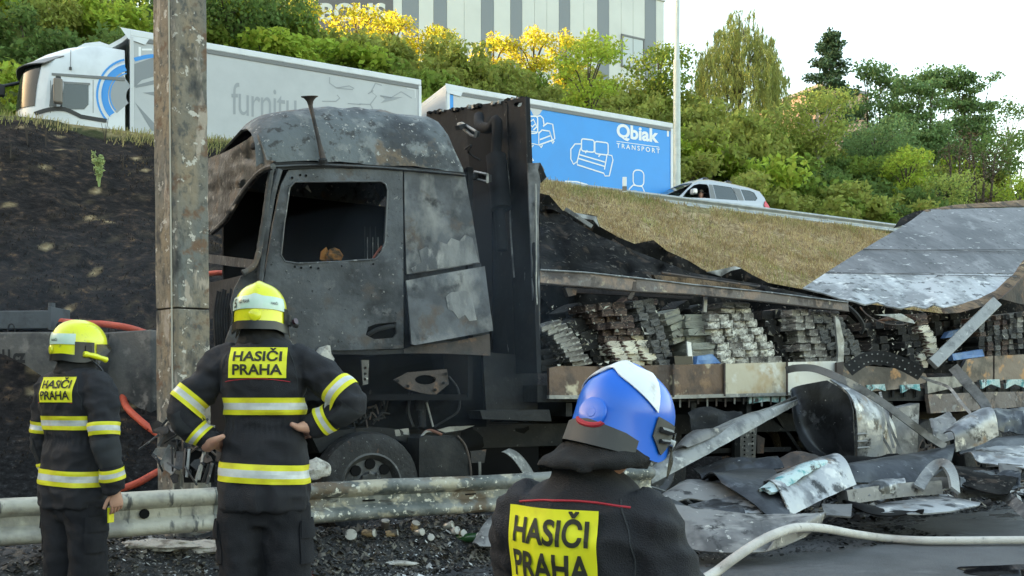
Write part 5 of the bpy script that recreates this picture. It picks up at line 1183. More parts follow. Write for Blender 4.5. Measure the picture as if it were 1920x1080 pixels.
mb = MB(); pp = smooth_path(pts, 10); mb.tube(pp, [.03+.006*(i % 2) for i in range(len(pp))], 10); tag(mb.build('ribbed_hose', m_rh, loc=pts[1]), 'dark red ribbed hose end right of the middle firefighter', 'hose')
m_wh = mat('pale_canvas_hose', (.56, .53, .49), .75, layers=[((.42, .39, .36), 5, .45, .7), ((.25, .23, .21), 20, .62, .72)], bump=.3, bscale=80)
pts = [gz(1240, 1125, .05), P(1330, 1080, 6.65), P(1375, 1048, 6.75), P(1420, 1018, 6.85), P(1462, 998, 7.0), P(1500, 989, 7.3), P(1545, 991, 7.65), P(1600, 1001, 8.1), gz(1660, 1009, .05), gz(1720, 1013, .05), gz(1800, 1013.5, .05), gz(1880, 1013, .05), gz(2050, 1012, .05)]
tag(MB().tube(smooth_path(pts, 10), .037, 16).build('fire_hose', m_wh, smooth=True, loc=pts[4]), 'white canvas fire hose running across the wet road', 'hose')
# ================================================================== BURNT TRACTOR
W_ASH = (.50, .49, .45)
m_cab = mat('burnt_cab_steel', (.050, .053, .058), .72, metal=.1, bump=.55, bscale=14, layers=[((.10, .107, .116), 1.5, .44, .64), ((.018, .0185, .02), 1.9, .50, .66), ((.075, .060, .05), 3.5, .56, .68), ((.11, .11, .113), 8, .56, .68), ((.24, .235, .22), 20, .665, .69), ((.012, .012, .012), 22, .64, .68)])
m_roof = mat('blistered_roof_metal', (.125, .14, .148), .66, metal=.1, bump=.75, bscale=15, layers=[((.038, .041, .046), 1.3, .46, .60), ((.19, .20, .20), 4.5, .53, .62), ((.15, .11, .075), 2.8, .58, .68), ((.05, .05, .05), 9, .56, .64), ((.36, .35, .33), 20, .625, .66)])
m_rfr = mat('buckled_grey_metal', (.075, .078, .08), .68, metal=.08, bump=.8, bscale=12, layers=[((.035, .036, .038), 2.0, .46, .60), ((.14, .14, .135), 4.5, .54, .64), ((.11, .085, .065), 3, .58, .68), ((.30, .29, .27), 18, .63, .67)])
m_dep = mat('white_ash_deposit', (.23, .23, .225), .9, bump=.3, bscale=20, layers=[((.09, .092, .096), 3.5, .44, .62, (1, 1, .3)), ((.36, .35, .33), 6, .53, .66, (1, 1, .5))])
m_slp = mat('ash_streaked_panel', (.10, .105, .115), .68, metal=.08, bump=.4, bscale=10, layers=[((.042, .044, .048), 1.7, .44, .60), ((.19, .19, .19), 2.2, .50, .64), ((.27, .265, .25), 2.4, .54, .70, (1, 1, .5)), ((.09, .065, .048), 4, .56, .68), ((.018, .018, .018), 3.4, .57, .68)])
m_chs = mat('sooty_chassis', (.009, .0095, .0105), .8, bump=.4, bscale=18, layers=[((.022, .021, .02), 4, .5, .68), ((.11, .11, .11), 24, .68, .72)])
m_rust = mat('rusty_sooty_steel', (.075, .058, .05), .8, bump=.4, bscale=18, layers=[((.03, .028, .028), 3, .45, .62), ((.16, .095, .06), 7, .58, .68)])
m_pale = mat('pale_burnt_metal', (.27, .27, .26), .5, metal=.3, bump=.3, bscale=20, layers=[((.12, .12, .12), 4, .48, .64), ((.42, .41, .38), 10, .6, .66)])
m_brim = mat('scorched_steel_rim', (.13, .132, .135), .5, metal=.4, layers=[((.09, .09, .09), 5, .48, .62), ((.36, .36, .35), 12, .6, .68)])
trk = thing('truck', 'burnt out lorry cab with blackened door and open window, behind the firefighters', 'truck', P0, TT)
def pn(nm, outline, m, offf=0., res=14, thick=.03, holes=(), par=trk, dent=.010, fn=None, smooth=True, seed=0):
    def f(x, y):
        o = offf(x, y) if callable(offf) else offf
        o += dent*(nz(x*.02+seed, y*.02, seed)+.5*nz(x*.06, y*.06, seed+3))
        if fn: return fn(x, y, o)
        return tp(x, y, o), N3
    return MB().panel(outline, list(holes), f, res, thick).build(nm, m, par, smooth=smooth, world=True, sharp=50)
win = [(553, 341), (714, 340), (723, 345), (727, 357), (722, 455), (716, 472), (703, 486), (640, 490), (560, 494), (534, 490), (527, 478), (533, 420), (543, 352)]
hnd = [(686, 628), (690, 613), (706, 607), (743, 604), (744, 625), (738, 633), (702, 636)]
door = pn('door', [(541, 319), (600, 315), (755, 319), (756, 420), (757, 653), (640, 657), (545, 656), (487, 652), (489, 570), (500, 495), (512, 420), (527, 346)], m_cab, 0, 13, .045, [win, hnd], dent=.022)
MB().tube([tp(x, y, -.004) for x, y in win+win[:1]], .008, 6).build('window_seal', m_brim, door, world=True)
h_ = MB().tube(smooth_path([tp(690, 628, .02), tp(705, 619, -.01), tp(722, 614, -.02), tp(738, 611, .0)], 5), .022, 8).build('door_handle', m_chs, door, smooth=True, world=True)
pn('handle_recess', [(680, 600), (748, 600), (748, 640), (680, 640)], m_soot, .09, 30, .01)
for x, y in ((553, 500), (583, 501), (597, 503), (565, 502), (700, 495), (640, 499), (563, 328), (574, 329), (548, 333)): MB().cyl(tp(x, y, .0), tp(x, y, -.010), .011, 8).build('screw', m_soot, trk, world=True)
pn('sleeper_panel', [(758, 320), (872, 329), (884, 395), (900, 493), (840, 503), (763, 514), (759, 420)], m_slp, .004, 13, .04, dent=.016, seed=4)
pn('panel_gap', [(755, 319), (760, 319), (766, 514), (772, 648), (758, 655)], m_soot, .02, 20, .02)
pn('storage_flap', [(762, 526), (835, 512), (909, 499), (914, 540), (925, 620), (850, 634), (778, 647), (772, 645)], m_slp, lambda x, y: -.02-.10*(y-500)/140, 12, .025, dent=.022, seed=9)
ash_ = [(786, 470), (800, 462), (806, 468), (822, 452), (838, 458), (846, 446), (862, 452), (872, 440), (886, 446), (892, 470), (898, 491), (870, 497), (840, 501), (800, 507), (776, 511), (770, 504), (790, 492)]
pn('ash_deposit', ash_, m_dep, -.004, 7, .004, dent=.016, seed=4)
pn('ash_deposit', [(836, 556), (846, 548), (872, 545), (884, 550), (888, 570), (894, 600), (880, 602), (872, 590), (860, 598), (850, 584), (840, 580)], m_dep, lambda x, y: -.026-.10*(y-500)/140, 7, .004, dent=.022, seed=9)
pn('side_recess', [(762, 512), (902, 494), (918, 640), (762, 652)], m_chs, .10, 20, .02)
pn('sill', [(757, 655), (776, 648), (850, 641), (918, 626), (920, 667), (840, 663), (757, 662)], m_rust, .0, 14, .05, dent=.01)
pn('sill', [(575, 657), (757, 655), (757, 662), (700, 666), (620, 664), (575, 661)], m_chs, .02, 12, .05)
# roof fairing: lofted over the full width
rl = [(480, 246, 312), (493, 232, 305), (520, 217, 303), (547, 209, 302), (590, 204, 301), (640, 202, 304), (700, 204, 307), (760, 209, 312), (805, 214, 316), (830, 219, 319), (846, 229, 321), (858, 262, 324), (870, 312, 326)]
rx = np.linspace(480, 870, 40); ry = np.interp(rx, [a[0] for a in rl], [a[1] for a in rl]); rb = np.interp(rx, [a[0] for a in rl], [a[2] for a in rl]); g = []
offs = [0, .01, .05, .12, .22, .36, .55, .85, 1.2, 1.55, 1.85, 2.1, 2.25, 2.33, 2.38, 2.40]; frac = [0, .22, .45, .64, .80, .91, .975, 1.0, 1.01, 1.0, .97, .88, .72, .5, .25, 0]
for x, yt, yb in zip(rx, ry, rb):
    p = tp(x, yb, 0); s = (p-P0).dot(T3); zb = p.z; dd = P0.y+.5*s+.866*.6; zt = CZ+(HY-yt)/F*dd; row = []
    for o, f_ in zip(offs, frac):
        z = zb+(zt-zb)*f_; row.append(TW(s+.02*nz(o*4, s*3, 5), o+.02*nz(s*2.6, z*3, 1)*(0 < f_ < .99)+.012*nz(s*8, z*7, 4), z+.028*nz(s*2.2, o*3, 2)+.012*nz(s*7, o*8, 3)))
    g.append(row)
MB().sheet(g, -.02).build('roof_fairing', m_roof, trk, smooth=True, world=True)
pn('roof_gutter', [(503, 306), (560, 303), (640, 307), (700, 309), (780, 315), (871, 323), (873, 330), (757, 320), (640, 314), (545, 317), (505, 322)], m_chs, -.012, 14, .05, dent=.012)
MB().tube(smooth_path([tp(512, 312, -.02), tp(600, 309, -.03), tp(700, 313, -.03), tp(800, 321, -.03), tp(872, 328, -.02)], 6), .008, 6).build('gutter_lip', m_cab, trk, world=True, smooth=True)
# crumpled roof front and visor, windscreen frame
df = plane3((500, 300, 8.15), (392, 297, 9.9), (400, 430, 9.7))
def ffront(x, y, o): return P(x, y, df(x, y)+o*3), Vector((.3, .95, 0))
pn('roof_front', [(388, 298), (430, 281), (463, 262), (482, 246), (500, 300), (515, 302), (497, 313), (470, 345), (446, 376), (432, 402), (416, 424), (400, 433), (388, 430)], m_rfr, 0, 9, .03, dent=.09, fn=ffront, seed=6)
MB().tube(smooth_path([P(x, y, df(x, y)-.04) for x, y in ((512, 312), (490, 322), (462, 352), (442, 382), (424, 412), (398, 436))], 6), .028, 8).build('windscreen_frame', m_rfr, trk, world=True, smooth=True)
pp = smooth_path([tp(x, y, -.01) for x, y in ((509, 318), (504, 350), (498, 395), (491, 440), (484, 478), (474, 500), (455, 512))], 6)
MB().tube(pp, [.027+.007*nz(i*.7) for i in range(len(pp))], 8).build('windscreen_pillar', m_rfr, trk, world=True, smooth=True)
pp = smooth_path([tp(x, y, .0) for x, y in ((524, 318), (512, 360), (503, 410), (496, 455), (490, 500), (486, 560))], 6); MB().tube(pp, .03, 8).build('door_hinge_post', m_cab, trk, world=True, smooth=True)
dl = plane3((490, 490, 8.25), (392, 485, 9.95), (392, 520, 9.95))
def flow(x, y, o): return P(x, y, dl(x, y)+o), Vector((.3, .95, 0))
pn('dashboard_edge', [(388, 476), (484, 488), (478, 503), (440, 500), (388, 492)], m_cab, 0, 12, .04, fn=flow, dent=.03)
pn('front_corner', [(497, 498), (474, 505), (452, 518), (440, 540), (432, 570), (438, 600), (424, 636), (420, 668), (500, 668), (494, 560)], m_cab, lambda x, y: .004*(497-x)*.4, 10, .03, dent=.05, seed=12)
pn('torn_front_flap', [(392, 530), (430, 522), (470, 512), (440, 560), (412, 590), (392, 600)], m_chs, 0, 12, .01, fn=flow, dent=.06)
for i in range(9): x = 408+i*5; MB().tube(smooth_path([P(x, 520+12*nz(i*.9)+26, 8.6), P(x-6+8*nz(i, 2), 590, 8.55), P(x-3+10*nz(i, 4), 650+i*3, 8.5)], 4), .014, 5).build('burnt_cable', m_chs, trk, world=True)
# interior: back wall, far wall, floor, seat frames
for nm, a, b in (('back_wall', (2.16, .05, 1.35), (2.22, 2.36, 3.72)), ('far_wall', (.2, 2.30, 1.35), (2.2, 2.36, 3.72)), ('cab_floor', (.0, .06, 1.32), (2.2, 2.34, 1.38)), ('front_bulkhead', (-.02, .35, 1.0), (.06, 2.3, 1.8))):
    MB().box(a, b).build(nm, m_soot, trk)
m_emb = mat('scorched_orange_foam', (.34, .15, .035), .9, layers=[((.06, .04, .02), 9, .48, .6)])
mb = MB(); mb.lathe([(.0, 0), (.07, .02), (.09, .07), (.05, .13), (0, .15)], tp(627, 492, .5), (0, 0, 1), 12); mb.build('seat_foam', m_emb, trk, world=True, smooth=True)
MB().lathe([(.0, 0), (.04, .02), (.045, .1), (0, .16)], tp(606, 492, .6), (.2, 0, 1), 10).build('seat_foam', m_emb, trk, world=True, smooth=True)
for k in range(6): x = 684+k*5; MB().tube(smooth_path([tp(x, 486, .35), tp(x+4*nz(k), 455, .33), tp(x+8*nz(k, 3), 425+20*(k % 2), .36)], 4), .006, 5).build('seat_spring', m_pale if k % 2 else m_chs, trk, world=True)
MB().tube(smooth_path([tp(700, 484, .12), tp(708, 472, .1), tp(716, 462, .1)], 4), .012, 6).build('grab_rail', mat('dull_red_rail', (.28, .08, .05), .7), trk, world=True)
MB().add([tp(577, 346, .3), tp(584, 362, .28), tp(572, 352, .3)], [(0, 1, 2)]).build('hanging_shred', m_pale, trk, world=True)
# horn on the roof
c = tp(606, 299, -.07); top_ = tp(582, 197, .02)
MB().tube([c, c.lerp(top_, .3), c.lerp(top_, .8), top_], [.030, .020, .017, .022], 10).build('horn_stem', m_rust, trk, world=True, smooth=True)
ax = (top_-c).normalized(); MB().lathe([(.022, 0), (.032, .035), (.055, .062), (.078, .072), (.080, .078), (.06, .074), (.0, .05)], top_, Vector((-.05, -.25, 1)), 20).build('air_horn', m_rust, trk, world=True, smooth=True)
MB().lathe([(.045, 0), (.04, .03), (.02, .045)], c-Vector((0, 0, .03)), (0, -.5, 1), 12).build('horn_base', m_chs, trk, world=True)
MB().lathe([(0, 0), (.028, .001), (.028, .01), (0, .011)], tp(609, 284, .06), (0, -1, .25), 10).build('roof_hole', m_soot, trk, world=True)
MB().lathe([(0, 0), (.04, .01), (.03, .03), (0, .035)], tp(478, 276, .1), (-.4, -1, .4), 10).build('bracket_stub', m_chs, trk, world=True)
# bright end frames of the burnt wind deflector behind the cab
def frame(pts, s_, nm='deflector_bracket'):
    q = [fp(x, y, s_) for x, y in pts]; MB().tube(q+[q[0]], .016, 6).build(nm, m_pale, trk, world=True)
    MB().prism([fp(x, y, s_+.02) for x, y in pts], T3*.05).build(nm, m_chs, trk, world=True)
frame([(859, 233), (866, 231), (893, 247), (891, 256), (884, 254)], 2.45); frame([(890, 322), (914, 327), (914, 341), (889, 335)], 2.45)
MB().beam(fp(858, 240, 2.3), fp(872, 236, 2.45), .05, .05).build('deflector_arm', m_chs, trk, world=True); MB().beam(fp(872, 330, 2.3), fp(895, 332, 2.45), .05, .06).build('deflector_arm', m_chs, trk, world=True)
MB().tube(smooth_path([fp(872, 280, 2.4), fp(884, 272, 2.45), fp(878, 286, 2.5), fp(900, 300, 2.6)], 4), .012, 5).build('burnt_cable', m_chs, trk, world=True)
# chassis
for o in (.78, 1.62):
    mb = MB(); mb.box((.2, o-.04, .78), (5.6, o+.04, 1.04)); mb.build('chassis_rail', m_chs, trk)
mb = MB(); g_ = np.random.default_rng(3)
def lump(c, r, nm, m, seed, par=trk, n=2):
    bm = bmesh.new(); bmesh.ops.create_icosphere(bm, subdivisions=n, radius=1); 
    for v in bm.verts: d_ = v.co.normalized(); k = 1+.35*nz(d_.x*1.6+seed, d_.y*1.6, d_.z*1.6)+.18*nz(d_.x*4, d_.y*4+seed, d_.z*4); v.co = Vector((d_.x*r[0]*k, d_.y*r[1]*k, d_.z*r[2]*k))
    q = MB(); q.add([Vector(c)+v.co for v in bm.verts], [tuple(x.index for x in f.verts) for f in bm.faces]); bm.free(); return q.build(nm, m, par, smooth=True, sharp=35)
lump((1.0, 1.3, 1.0), (.85, .45, .42), 'engine_block', m_chs, 1); lump((2.3, 1.2, .95), (.7, .3, .3), 'gearbox', m_chs, 4); lump((.25, 1.2, .75), (.3, .9, .3), 'front_crossmember', m_chs, 7)
MB().box((.5, 2.2, .5), (5.2, 2.3, 1.35)).build('far_side_skirt', m_soot, trk)
MB().box((2.4, .9, 1.0), (2.9, 2.3, 1.55)).build('rear_cab_mount', m_chs, trk, bevel=.03)
pn('dark_underside_sheet', [(560, 656), (915, 660), (912, 800), (760, 806), (560, 806)], m_soot, .62, 18, .03, dent=.06, seed=40)  # black sheet added to make the space under the cab darker
pn('dark_lower_sheet', [(560, 800), (915, 796), (1010, 800), (1010, 905), (560, 905)], m_soot, .75, 18, .03, dent=.05, seed=41)  # lower black sheet added for the same darkness
wc = tp(697, 911, .0); sw = (wc-P0).dot(T3)
m_btyre = mat('charred_tyre', (.016, .016, .017), .8, bump=.7, bscale=25, layers=[((.03, .03, .031), 6, .5, .65), ((.16, .16, .16), 34, .665, .69), ((.07, .04, .03), 9, .64, .7)])
m_frim = mat('sooty_front_rim', (.075, .076, .078), .65, metal=.2, layers=[((.03, .03, .03), 5, .46, .6), ((.16, .16, .16), 9, .58, .68)])
m_drim = mat('sooty_rim', (.05, .042, .038), .7, layers=[((.10, .06, .04), 7, .5, .65)])
for yy, dr in ((.16, 1), (2.3, -1)): wheel(trk, (sw, yy, .50), (0, dr, 0), .515, .32, 'wheel', m_frim, m_btyre, 8 if dr > 0 else 0, .60)
for yy, dr in ((.20, 1), (.56, 1), (2.0, -1), (2.34, -1)): wheel(trk, (4.62, yy, .50), (0, dr, 0), .50, .28, 'wheel', m_brim, m_btyre, 0, .58)
MB().cyl((sw, .2, .5), (sw, 2.3, .5), .07, 10).build('front_axle', m_chs, trk); MB().cyl((4.62, .2, .5), (4.62, 2.3, .5), .11, 10).build('drive_axle', m_chs, trk)
plate = pn('slotted_plate', [(739, 712), (766, 698), (838, 692), (842, 720), (816, 741), (790, 737), (760, 728)], m_rust, .10, 10, .025, [[(778+20*(1+cos(a)), 712+9*sin(a)) for a in [2*pi*i/16 for i in range(16)]]], dent=.004)
for x, y in ((746, 714), (765, 724), (816, 731), (832, 718), (836, 701)): MB().cyl(tp(x, y, .10), tp(x, y, .07), .016, 8).build('bolt', m_chs, trk, world=True)
pn('hanging_bracket', [(678, 675), (692, 675), (690, 720), (681, 722)], m_brim, .12, 8, .02, [[(684.5+3*cos(a), cy+3*sin(a)) for a in [2*pi*i/8 for i in range(8)]] for cy in (690, 701, 711)], dent=.003)
def cab_(pts, r, m, nm='burnt_cable', k=6): return MB().tube(smooth_path([tp(x, y, o) for x, y, o in pts], k), r, 6).build(nm, m, trk, world=True, smooth=True)
cab_([(842, 706, .1), (858, 728, .08), (862, 752, .08), (858, 772, .1), (835, 788, .15), (815, 800, .2)], .012, m_chs); cab_([(784, 842, .15), (792, 816, .12), (806, 807, .1), (828, 815, .1)], .016, mat('scorched_copper_cable', (.16, .07, .045), .7), k=6); cab_([(780, 850, .15), (786, 826, .1), (798, 810, .1), (812, 808, .1)], .014, m_pale)
cab_([(770, 735, .3), (765, 770, .3), (774, 800, .3)], .02, m_chs); cab_([(800, 755, .2), (808, 785, .2), (812, 800, .2)], .012, m_pale)
MB().tube([tp(790, 740, .3), tp(790, 768, .3), tp(791, 769, .3), tp(792, 800, .3)], [.075, .075, .04, .04], 12).build('air_spring', m_chs, trk, world=True, smooth=True)
for k in range(16):
    x = 655+g_.uniform(0, 70); y = 745+g_.uniform(0, 55); cab_([(x, y, .3), (x+g_.uniform(-14, 14), y+g_.uniform(-26, 4), .25), (x+g_.uniform(-20, 20), y+g_.uniform(-10, 30), .28)], .009, m_chs if k % 3 else m_rust)
# battery box / tank right of the wheel
tk = pn('tank', [(786, 822), (800, 817), (860, 818), (872, 832), (882, 866), (884, 915), (786, 915)], m_chs, .0, 12, .55, dent=.03, seed=21)
cab_([(858, 818, -.01), (872, 835, -.01), (881, 868, -.01), (884, 905, -.01)], .012, m_rust, 'tank_strap')
pn('stay_plate', [(882, 846), (912, 843), (908, 868), (884, 868)], m_rust, .15, 12, .02, dent=.01); pn('stay_bracket', [(897, 866), (902, 866), (903, 898), (898, 898)], m_brim, .12, 10, .01)
g = []
for i in range(12):
    a = i/11; x = 940+52*a; y = 848+62*a**1.7; g.append([tp(x, y, .0), tp(x+14, y-6+4*a, .06), tp(x+18, y-4, .2)])
MB().sheet(g, .008).build('curved_mudguard_strip', m_pale, trk, smooth=True, world=True)
pn('ash_flake', [(740, 806), (766, 803), (768, 816), (742, 818)], m_pale, .3, 10, .01, dent=.03); pn('ash_flake', [(820, 806), (842, 800), (890, 798), (868, 806), (835, 811)], m_pale, .3, 10, .01, dent=.03)
m_wins = mat('white_ash_insulation', (.48, .46, .42), .95, bump=.8, bscale=30, layers=[((.22, .20, .18), 12, .5, .65)])
o = lump((0, 0, 0), (.10, .07, .12), 'melted_insulation', m_wins, 12); o.location = root_mat(trk).inverted() @ tp(607, 672, -.03)
o = lump((0, 0, 0), (.13, .08, .10), 'melted_insulation', m_wins, 15, n=3); o.location = root_mat(trk).inverted() @ tp(592, 880, -.05)
# mudguard remains, step
pn('mudguard', [(585, 820), (640, 806), (700, 800), (760, 806), (790, 835), (770, 832), (700, 812), (640, 818), (600, 850)], m_chs, .3, 12, .25, dent=.03)
pn('lower_rear_frame', [(905, 660), (1008, 668), (1008, 790), (912, 772)], m_chs, .35, 16, .05, dent=.02, seed=31)
pn('step_ledge', [(900, 770), (1030, 768), (1034, 790), (905, 786)], m_chs, .05, 14, .3, dent=.02)
# bumper wreck in front of the pillar foot
bw = thing('bumper', 'burnt crumpled bumper with brackets heaped against the foot of the pillar', 'bumper', P(345, 905, 6.95))
WM[bw.name] = Matrix.Translation(P(345, 905, 6.95))
dbw = plane3((300, 850, 6.95), (400, 850, 6.8), (350, 780, 7.0))
def fbw(x, y, o): return P(x, y, dbw(x, y)+o), Vector((0, 1, 0))
pn('bumper_plate', [(298, 818), (306, 806), (352, 806), (396, 816), (404, 842), (360, 838), (300, 838)], m_cab, 0, 8, .03, [[(326, 814), (346, 815), (346, 832), (325, 831)]], bw, .02, fbw)
pn('lower_valance', [(292, 840), (330, 842), (345, 862), (322, 890), (308, 880), (305, 860), (286, 850)], m_pale, .02, 8, .02, (), bw, .05, fbw); pn('bracket', [(330, 846), (344, 848), (342, 880), (328, 876)], m_cab, -.03, 8, .03, (), bw, .01, fbw); pn('inner_panel', [(340, 842), (404, 842), (402, 905), (345, 905)], m_soot, .05, 12, .02, (), bw, .06, fbw)
for a, b in (((318, 834), (298, 878)), ((296, 836), (332, 782)), ((302, 800), (318, 782)), ((312, 784), (338, 786)), ((340, 790), (402, 800)), ((355, 842), (350, 895)), ((384, 842), (372, 900)), ((392, 870), (380, 905)), ((398, 868), (388, 908)), ((376, 872), (366, 905)), ((286, 852), (300, 866)), ((350, 800), (365, 782)), ((375, 800), (390, 785))):
    MB().beam(fbw(*a, -.04)[0], fbw(*b, -.02)[0], .018, .018).build('bent_bar', random.choice([m_cab, m_chs, m_pale]), bw, world=True)

rg_ = np.random.default_rng(8)
for k in range(22):
    x, y = rg_.uniform(292, 400), rg_.uniform(792, 898); w_, h_ = rg_.uniform(8, 22), rg_.uniform(4, 14); a = rg_.uniform(0, 3.1)
    pl = [(x+w_*cos(a+t)*rg_.uniform(.7, 1.1)*(1 if i % 2 else .6), y+h_*sin(a+t)*rg_.uniform(.7, 1.1)) for i, t in enumerate(np.linspace(0, 5.5, 7))]
    pn('torn_plate', pl, [m_chs, m_cab, m_soot, m_chs, m_rust][k % 5], rg_.uniform(-.06, .03), 6, .012, (), bw, .06, fbw, seed=k*3)
for k in range(14):
    x, y = rg_.uniform(292, 395), rg_.uniform(790, 890); a = rg_.uniform(.4, 2.7); L = rg_.uniform(18, 50); MB().tube(smooth_path([fbw(x, y, -.05)[0], fbw(x+L*.5*cos(a)+6*nz(k), y+L*.5*sin(a), -.07)[0], fbw(x+L*cos(a), y+L*sin(a), -.03)[0]], 4), .008, 5).build('bent_rod', [m_chs, m_cab, m_rust][k % 3], bw, world=True)
# ================================================================== BURNT TRAILER
trl = thing('trailer', 'burnt out semi-trailer with collapsed roof spilling charred cargo, behind the blue helmet', 'trailer', P0, TT)
m_bwall = mat('black_scorched_wall', (.009, .0095, .011), .85, spec=.25, bump=.4, bscale=10, layers=[((.018, .019, .022), 2.2, .46, .66), ((.024, .020, .018), 3.5, .58, .68), ((.16, .16, .155), 14, .68, .71, (1, 1, .25))])
m_bsheet = mat('black_burnt_sheet', (.006, .006, .0062), .95, bump=.8, bscale=7, spec=.12, layers=[((.018, .017, .0165), 2.4, .48, .6), ((.045, .034, .027), 3.6, .58, .66), ((.10, .09, .08), 13, .62, .655)])
m_beam = mat('peeling_rusty_beam', (.16, .135, .125), .7, bump=.5, bscale=16, layers=[((.065, .052, .05), 2.2, .5, .58), ((.26, .19, .15), 3.2, .52, .6), ((.42, .36, .27), 6, .62, .68), ((.24, .235, .23), 8, .60, .68)])
m_side1 = mat('rusted_side_board', (.14, .088, .06), .6, metal=.15, bump=.4, bscale=14, layers=[((.06, .042, .036), 2.6, .46, .6), ((.46, .40, .29), 2.2, .58, .64), ((.24, .15, .09), 5, .58, .68)])
m_side2 = mat('cream_side_board', (.52, .47, .36), .55, bump=.25, bscale=12, layers=[((.40, .27, .13), 1.5, .46, .60), ((.10, .07, .055), 1.8, .60, .70), ((.62, .60, .54), 3, .56, .64)])
m_side3 = mat('white_scorched_board', (.66, .64, .58), .5, bump=.25, bscale=12, layers=[((.46, .34, .19), 1.5, .55, .68), ((.20, .15, .11), 3, .64, .72)])
m_side4 = mat('iridescent_rust_board', (.15, .12, .105), .5, metal=.25, bump=.3, bscale=12, layers=[((.05, .045, .045), 1.8, .47, .58), ((.34, .19, .09), 2.6, .54, .61), ((.40, .39, .37), 2.2, .62, .68)])
m_roofs = mat('grey_blistered_roof_sheet', (.155, .15, .155), .5, metal=.25, bump=.4, bscale=9, layers=[((.085, .082, .085), 1.1, .45, .6), ((.25, .245, .25), 2.0, .56, .68), ((.04, .038, .036), 12, .62, .66), ((.42, .41, .40), 9, .63, .67, (.4, 1.5, 1))])
m_roofw = mat('white_ash_roof_sheet', (.44, .45, .47), .5, metal=.15, bump=.7, bscale=9, layers=[((.22, .225, .235), 1.8, .46, .6), ((.07, .07, .07), 5, .56, .63, (1, 2.6, 1)), ((.62, .62, .62), 6, .58, .66, (.6, 2, 1))])
m_foam = mat('brown_burnt_foam', (.17, .115, .07), .95, bump=.9, bscale=26, layers=[((.05, .038, .028), 4, .46, .6), ((.34, .26, .16), 7, .60, .68)])
m_turq = mat('turquoise_white_residue', (.50, .62, .62), .7, bump=.6, bscale=30, layers=[((.10, .32, .34), 7, .5, .62), ((.06, .05, .05), 6, .58, .66)])
def rn(nm, outline, m, offf=0., **k): return pn(nm, outline, m, offf, par=trl, **k)
def ffw(ds): return lambda x, y, o: (fp(x, y, ds-o), T3)
FS = 2.95
rn('front_wall', [(986, 181), (960, 186), (935, 191), (900, 196), (860, 203), (800, 210), (790, 420), (790, 690), (1008, 700), (1000, 500), (992, 330)], m_bwall, 0, fn=ffw(FS), res=16, thick=.05, holes=[[(963, 197), (966, 192), (975, 190), (979, 193), (977, 199), (967, 201)]], dent=.02)
rn('corner_post', [(950, 189), (986, 181), (992, 330), (1000, 500), (1007, 700), (968, 700), (958, 420)], m_bwall, 0, fn=ffw(FS-.05), res=16, thick=.05, holes=[[(963, 197), (966, 192), (975, 190), (979, 193), (977, 199), (967, 201)]], dent=.012, seed=3)
for i in range(46):
    x = 803+182*random.random(); y = np.interp(x, [800, 860, 935, 986], [210, 203, 191, 181]); MB().obox(fp(x, y+2, FS), N3*(.006+.03*random.random()**2), T3*(.02+.03*random.random()), Vector((.02*nz(i), 0, .006+.02*random.random()))).build('melted_edge_lump', m_bwall if i % 4 else m_pale, trl, world=True)
rn('inset_panel', [(875, 240), (922, 240), (922, 660), (905, 660)], m_soot, 0, fn=ffw(FS-.03), thick=.02, res=20)
MB().tube([fp(930, 292, FS-.2), fp(940, 392, FS-.2)], .115, 14).build('intake_pipe', m_bwall, trl, world=True, smooth=True); MB().tube([fp(936, 392, FS-.2), fp(942, 470, FS-.2)], .06, 12).build('intake_pipe', m_bwall, trl, world=True, smooth=True)
MB().tube(smooth_path([fp(898, 218, FS-.1), fp(900, 236, FS-.2), fp(918, 240, FS-.2), fp(932, 228, FS-.2), fp(930, 290, FS-.2)], 5), .06, 10).build('intake_elbow', m_bwall, trl, world=True, smooth=True)
MB().tube(smooth_path([fp(951, 300, FS-.06), fp(955, 360, FS-.07), fp(958, 440, FS-.06), fp(964, 520, FS-.07)], 6), .010, 5).build('drip_edge', m_pale, trl, world=True)
for x, y0, y1 in ((950, 195, 700), (985, 183, 330)): MB().tube([fp(x+(y-y0)*.03, y, FS-.06) for y in np.linspace(y0, y1, 16)], .008, 5).build('panel_edge', m_chs, trl, world=True)
rn('side_wall_remnant', [(990, 306), (1013, 305), (1021, 318), (1013, 345), (1010, 420), (1013, 560), (1012, 694), (1003, 698), (998, 520), (992, 380)], m_slp, lambda x, y: -.02-.05*nz(y*.03), res=8, thick=.02, dent=.03, seed=7)
rn('torn_wall_corner', [(1013, 305), (1025, 332), (1016, 342), (1010, 318)], m_bsheet, -.03, res=8, thick=.02)
MB().tube([tp(1004+.008*(y-330)+1.5*nz(y*.02), y, -.05) for y in np.linspace(345, 695, 30)], .010, 5).build('white_wall_edge', m_pale, trl, world=True)
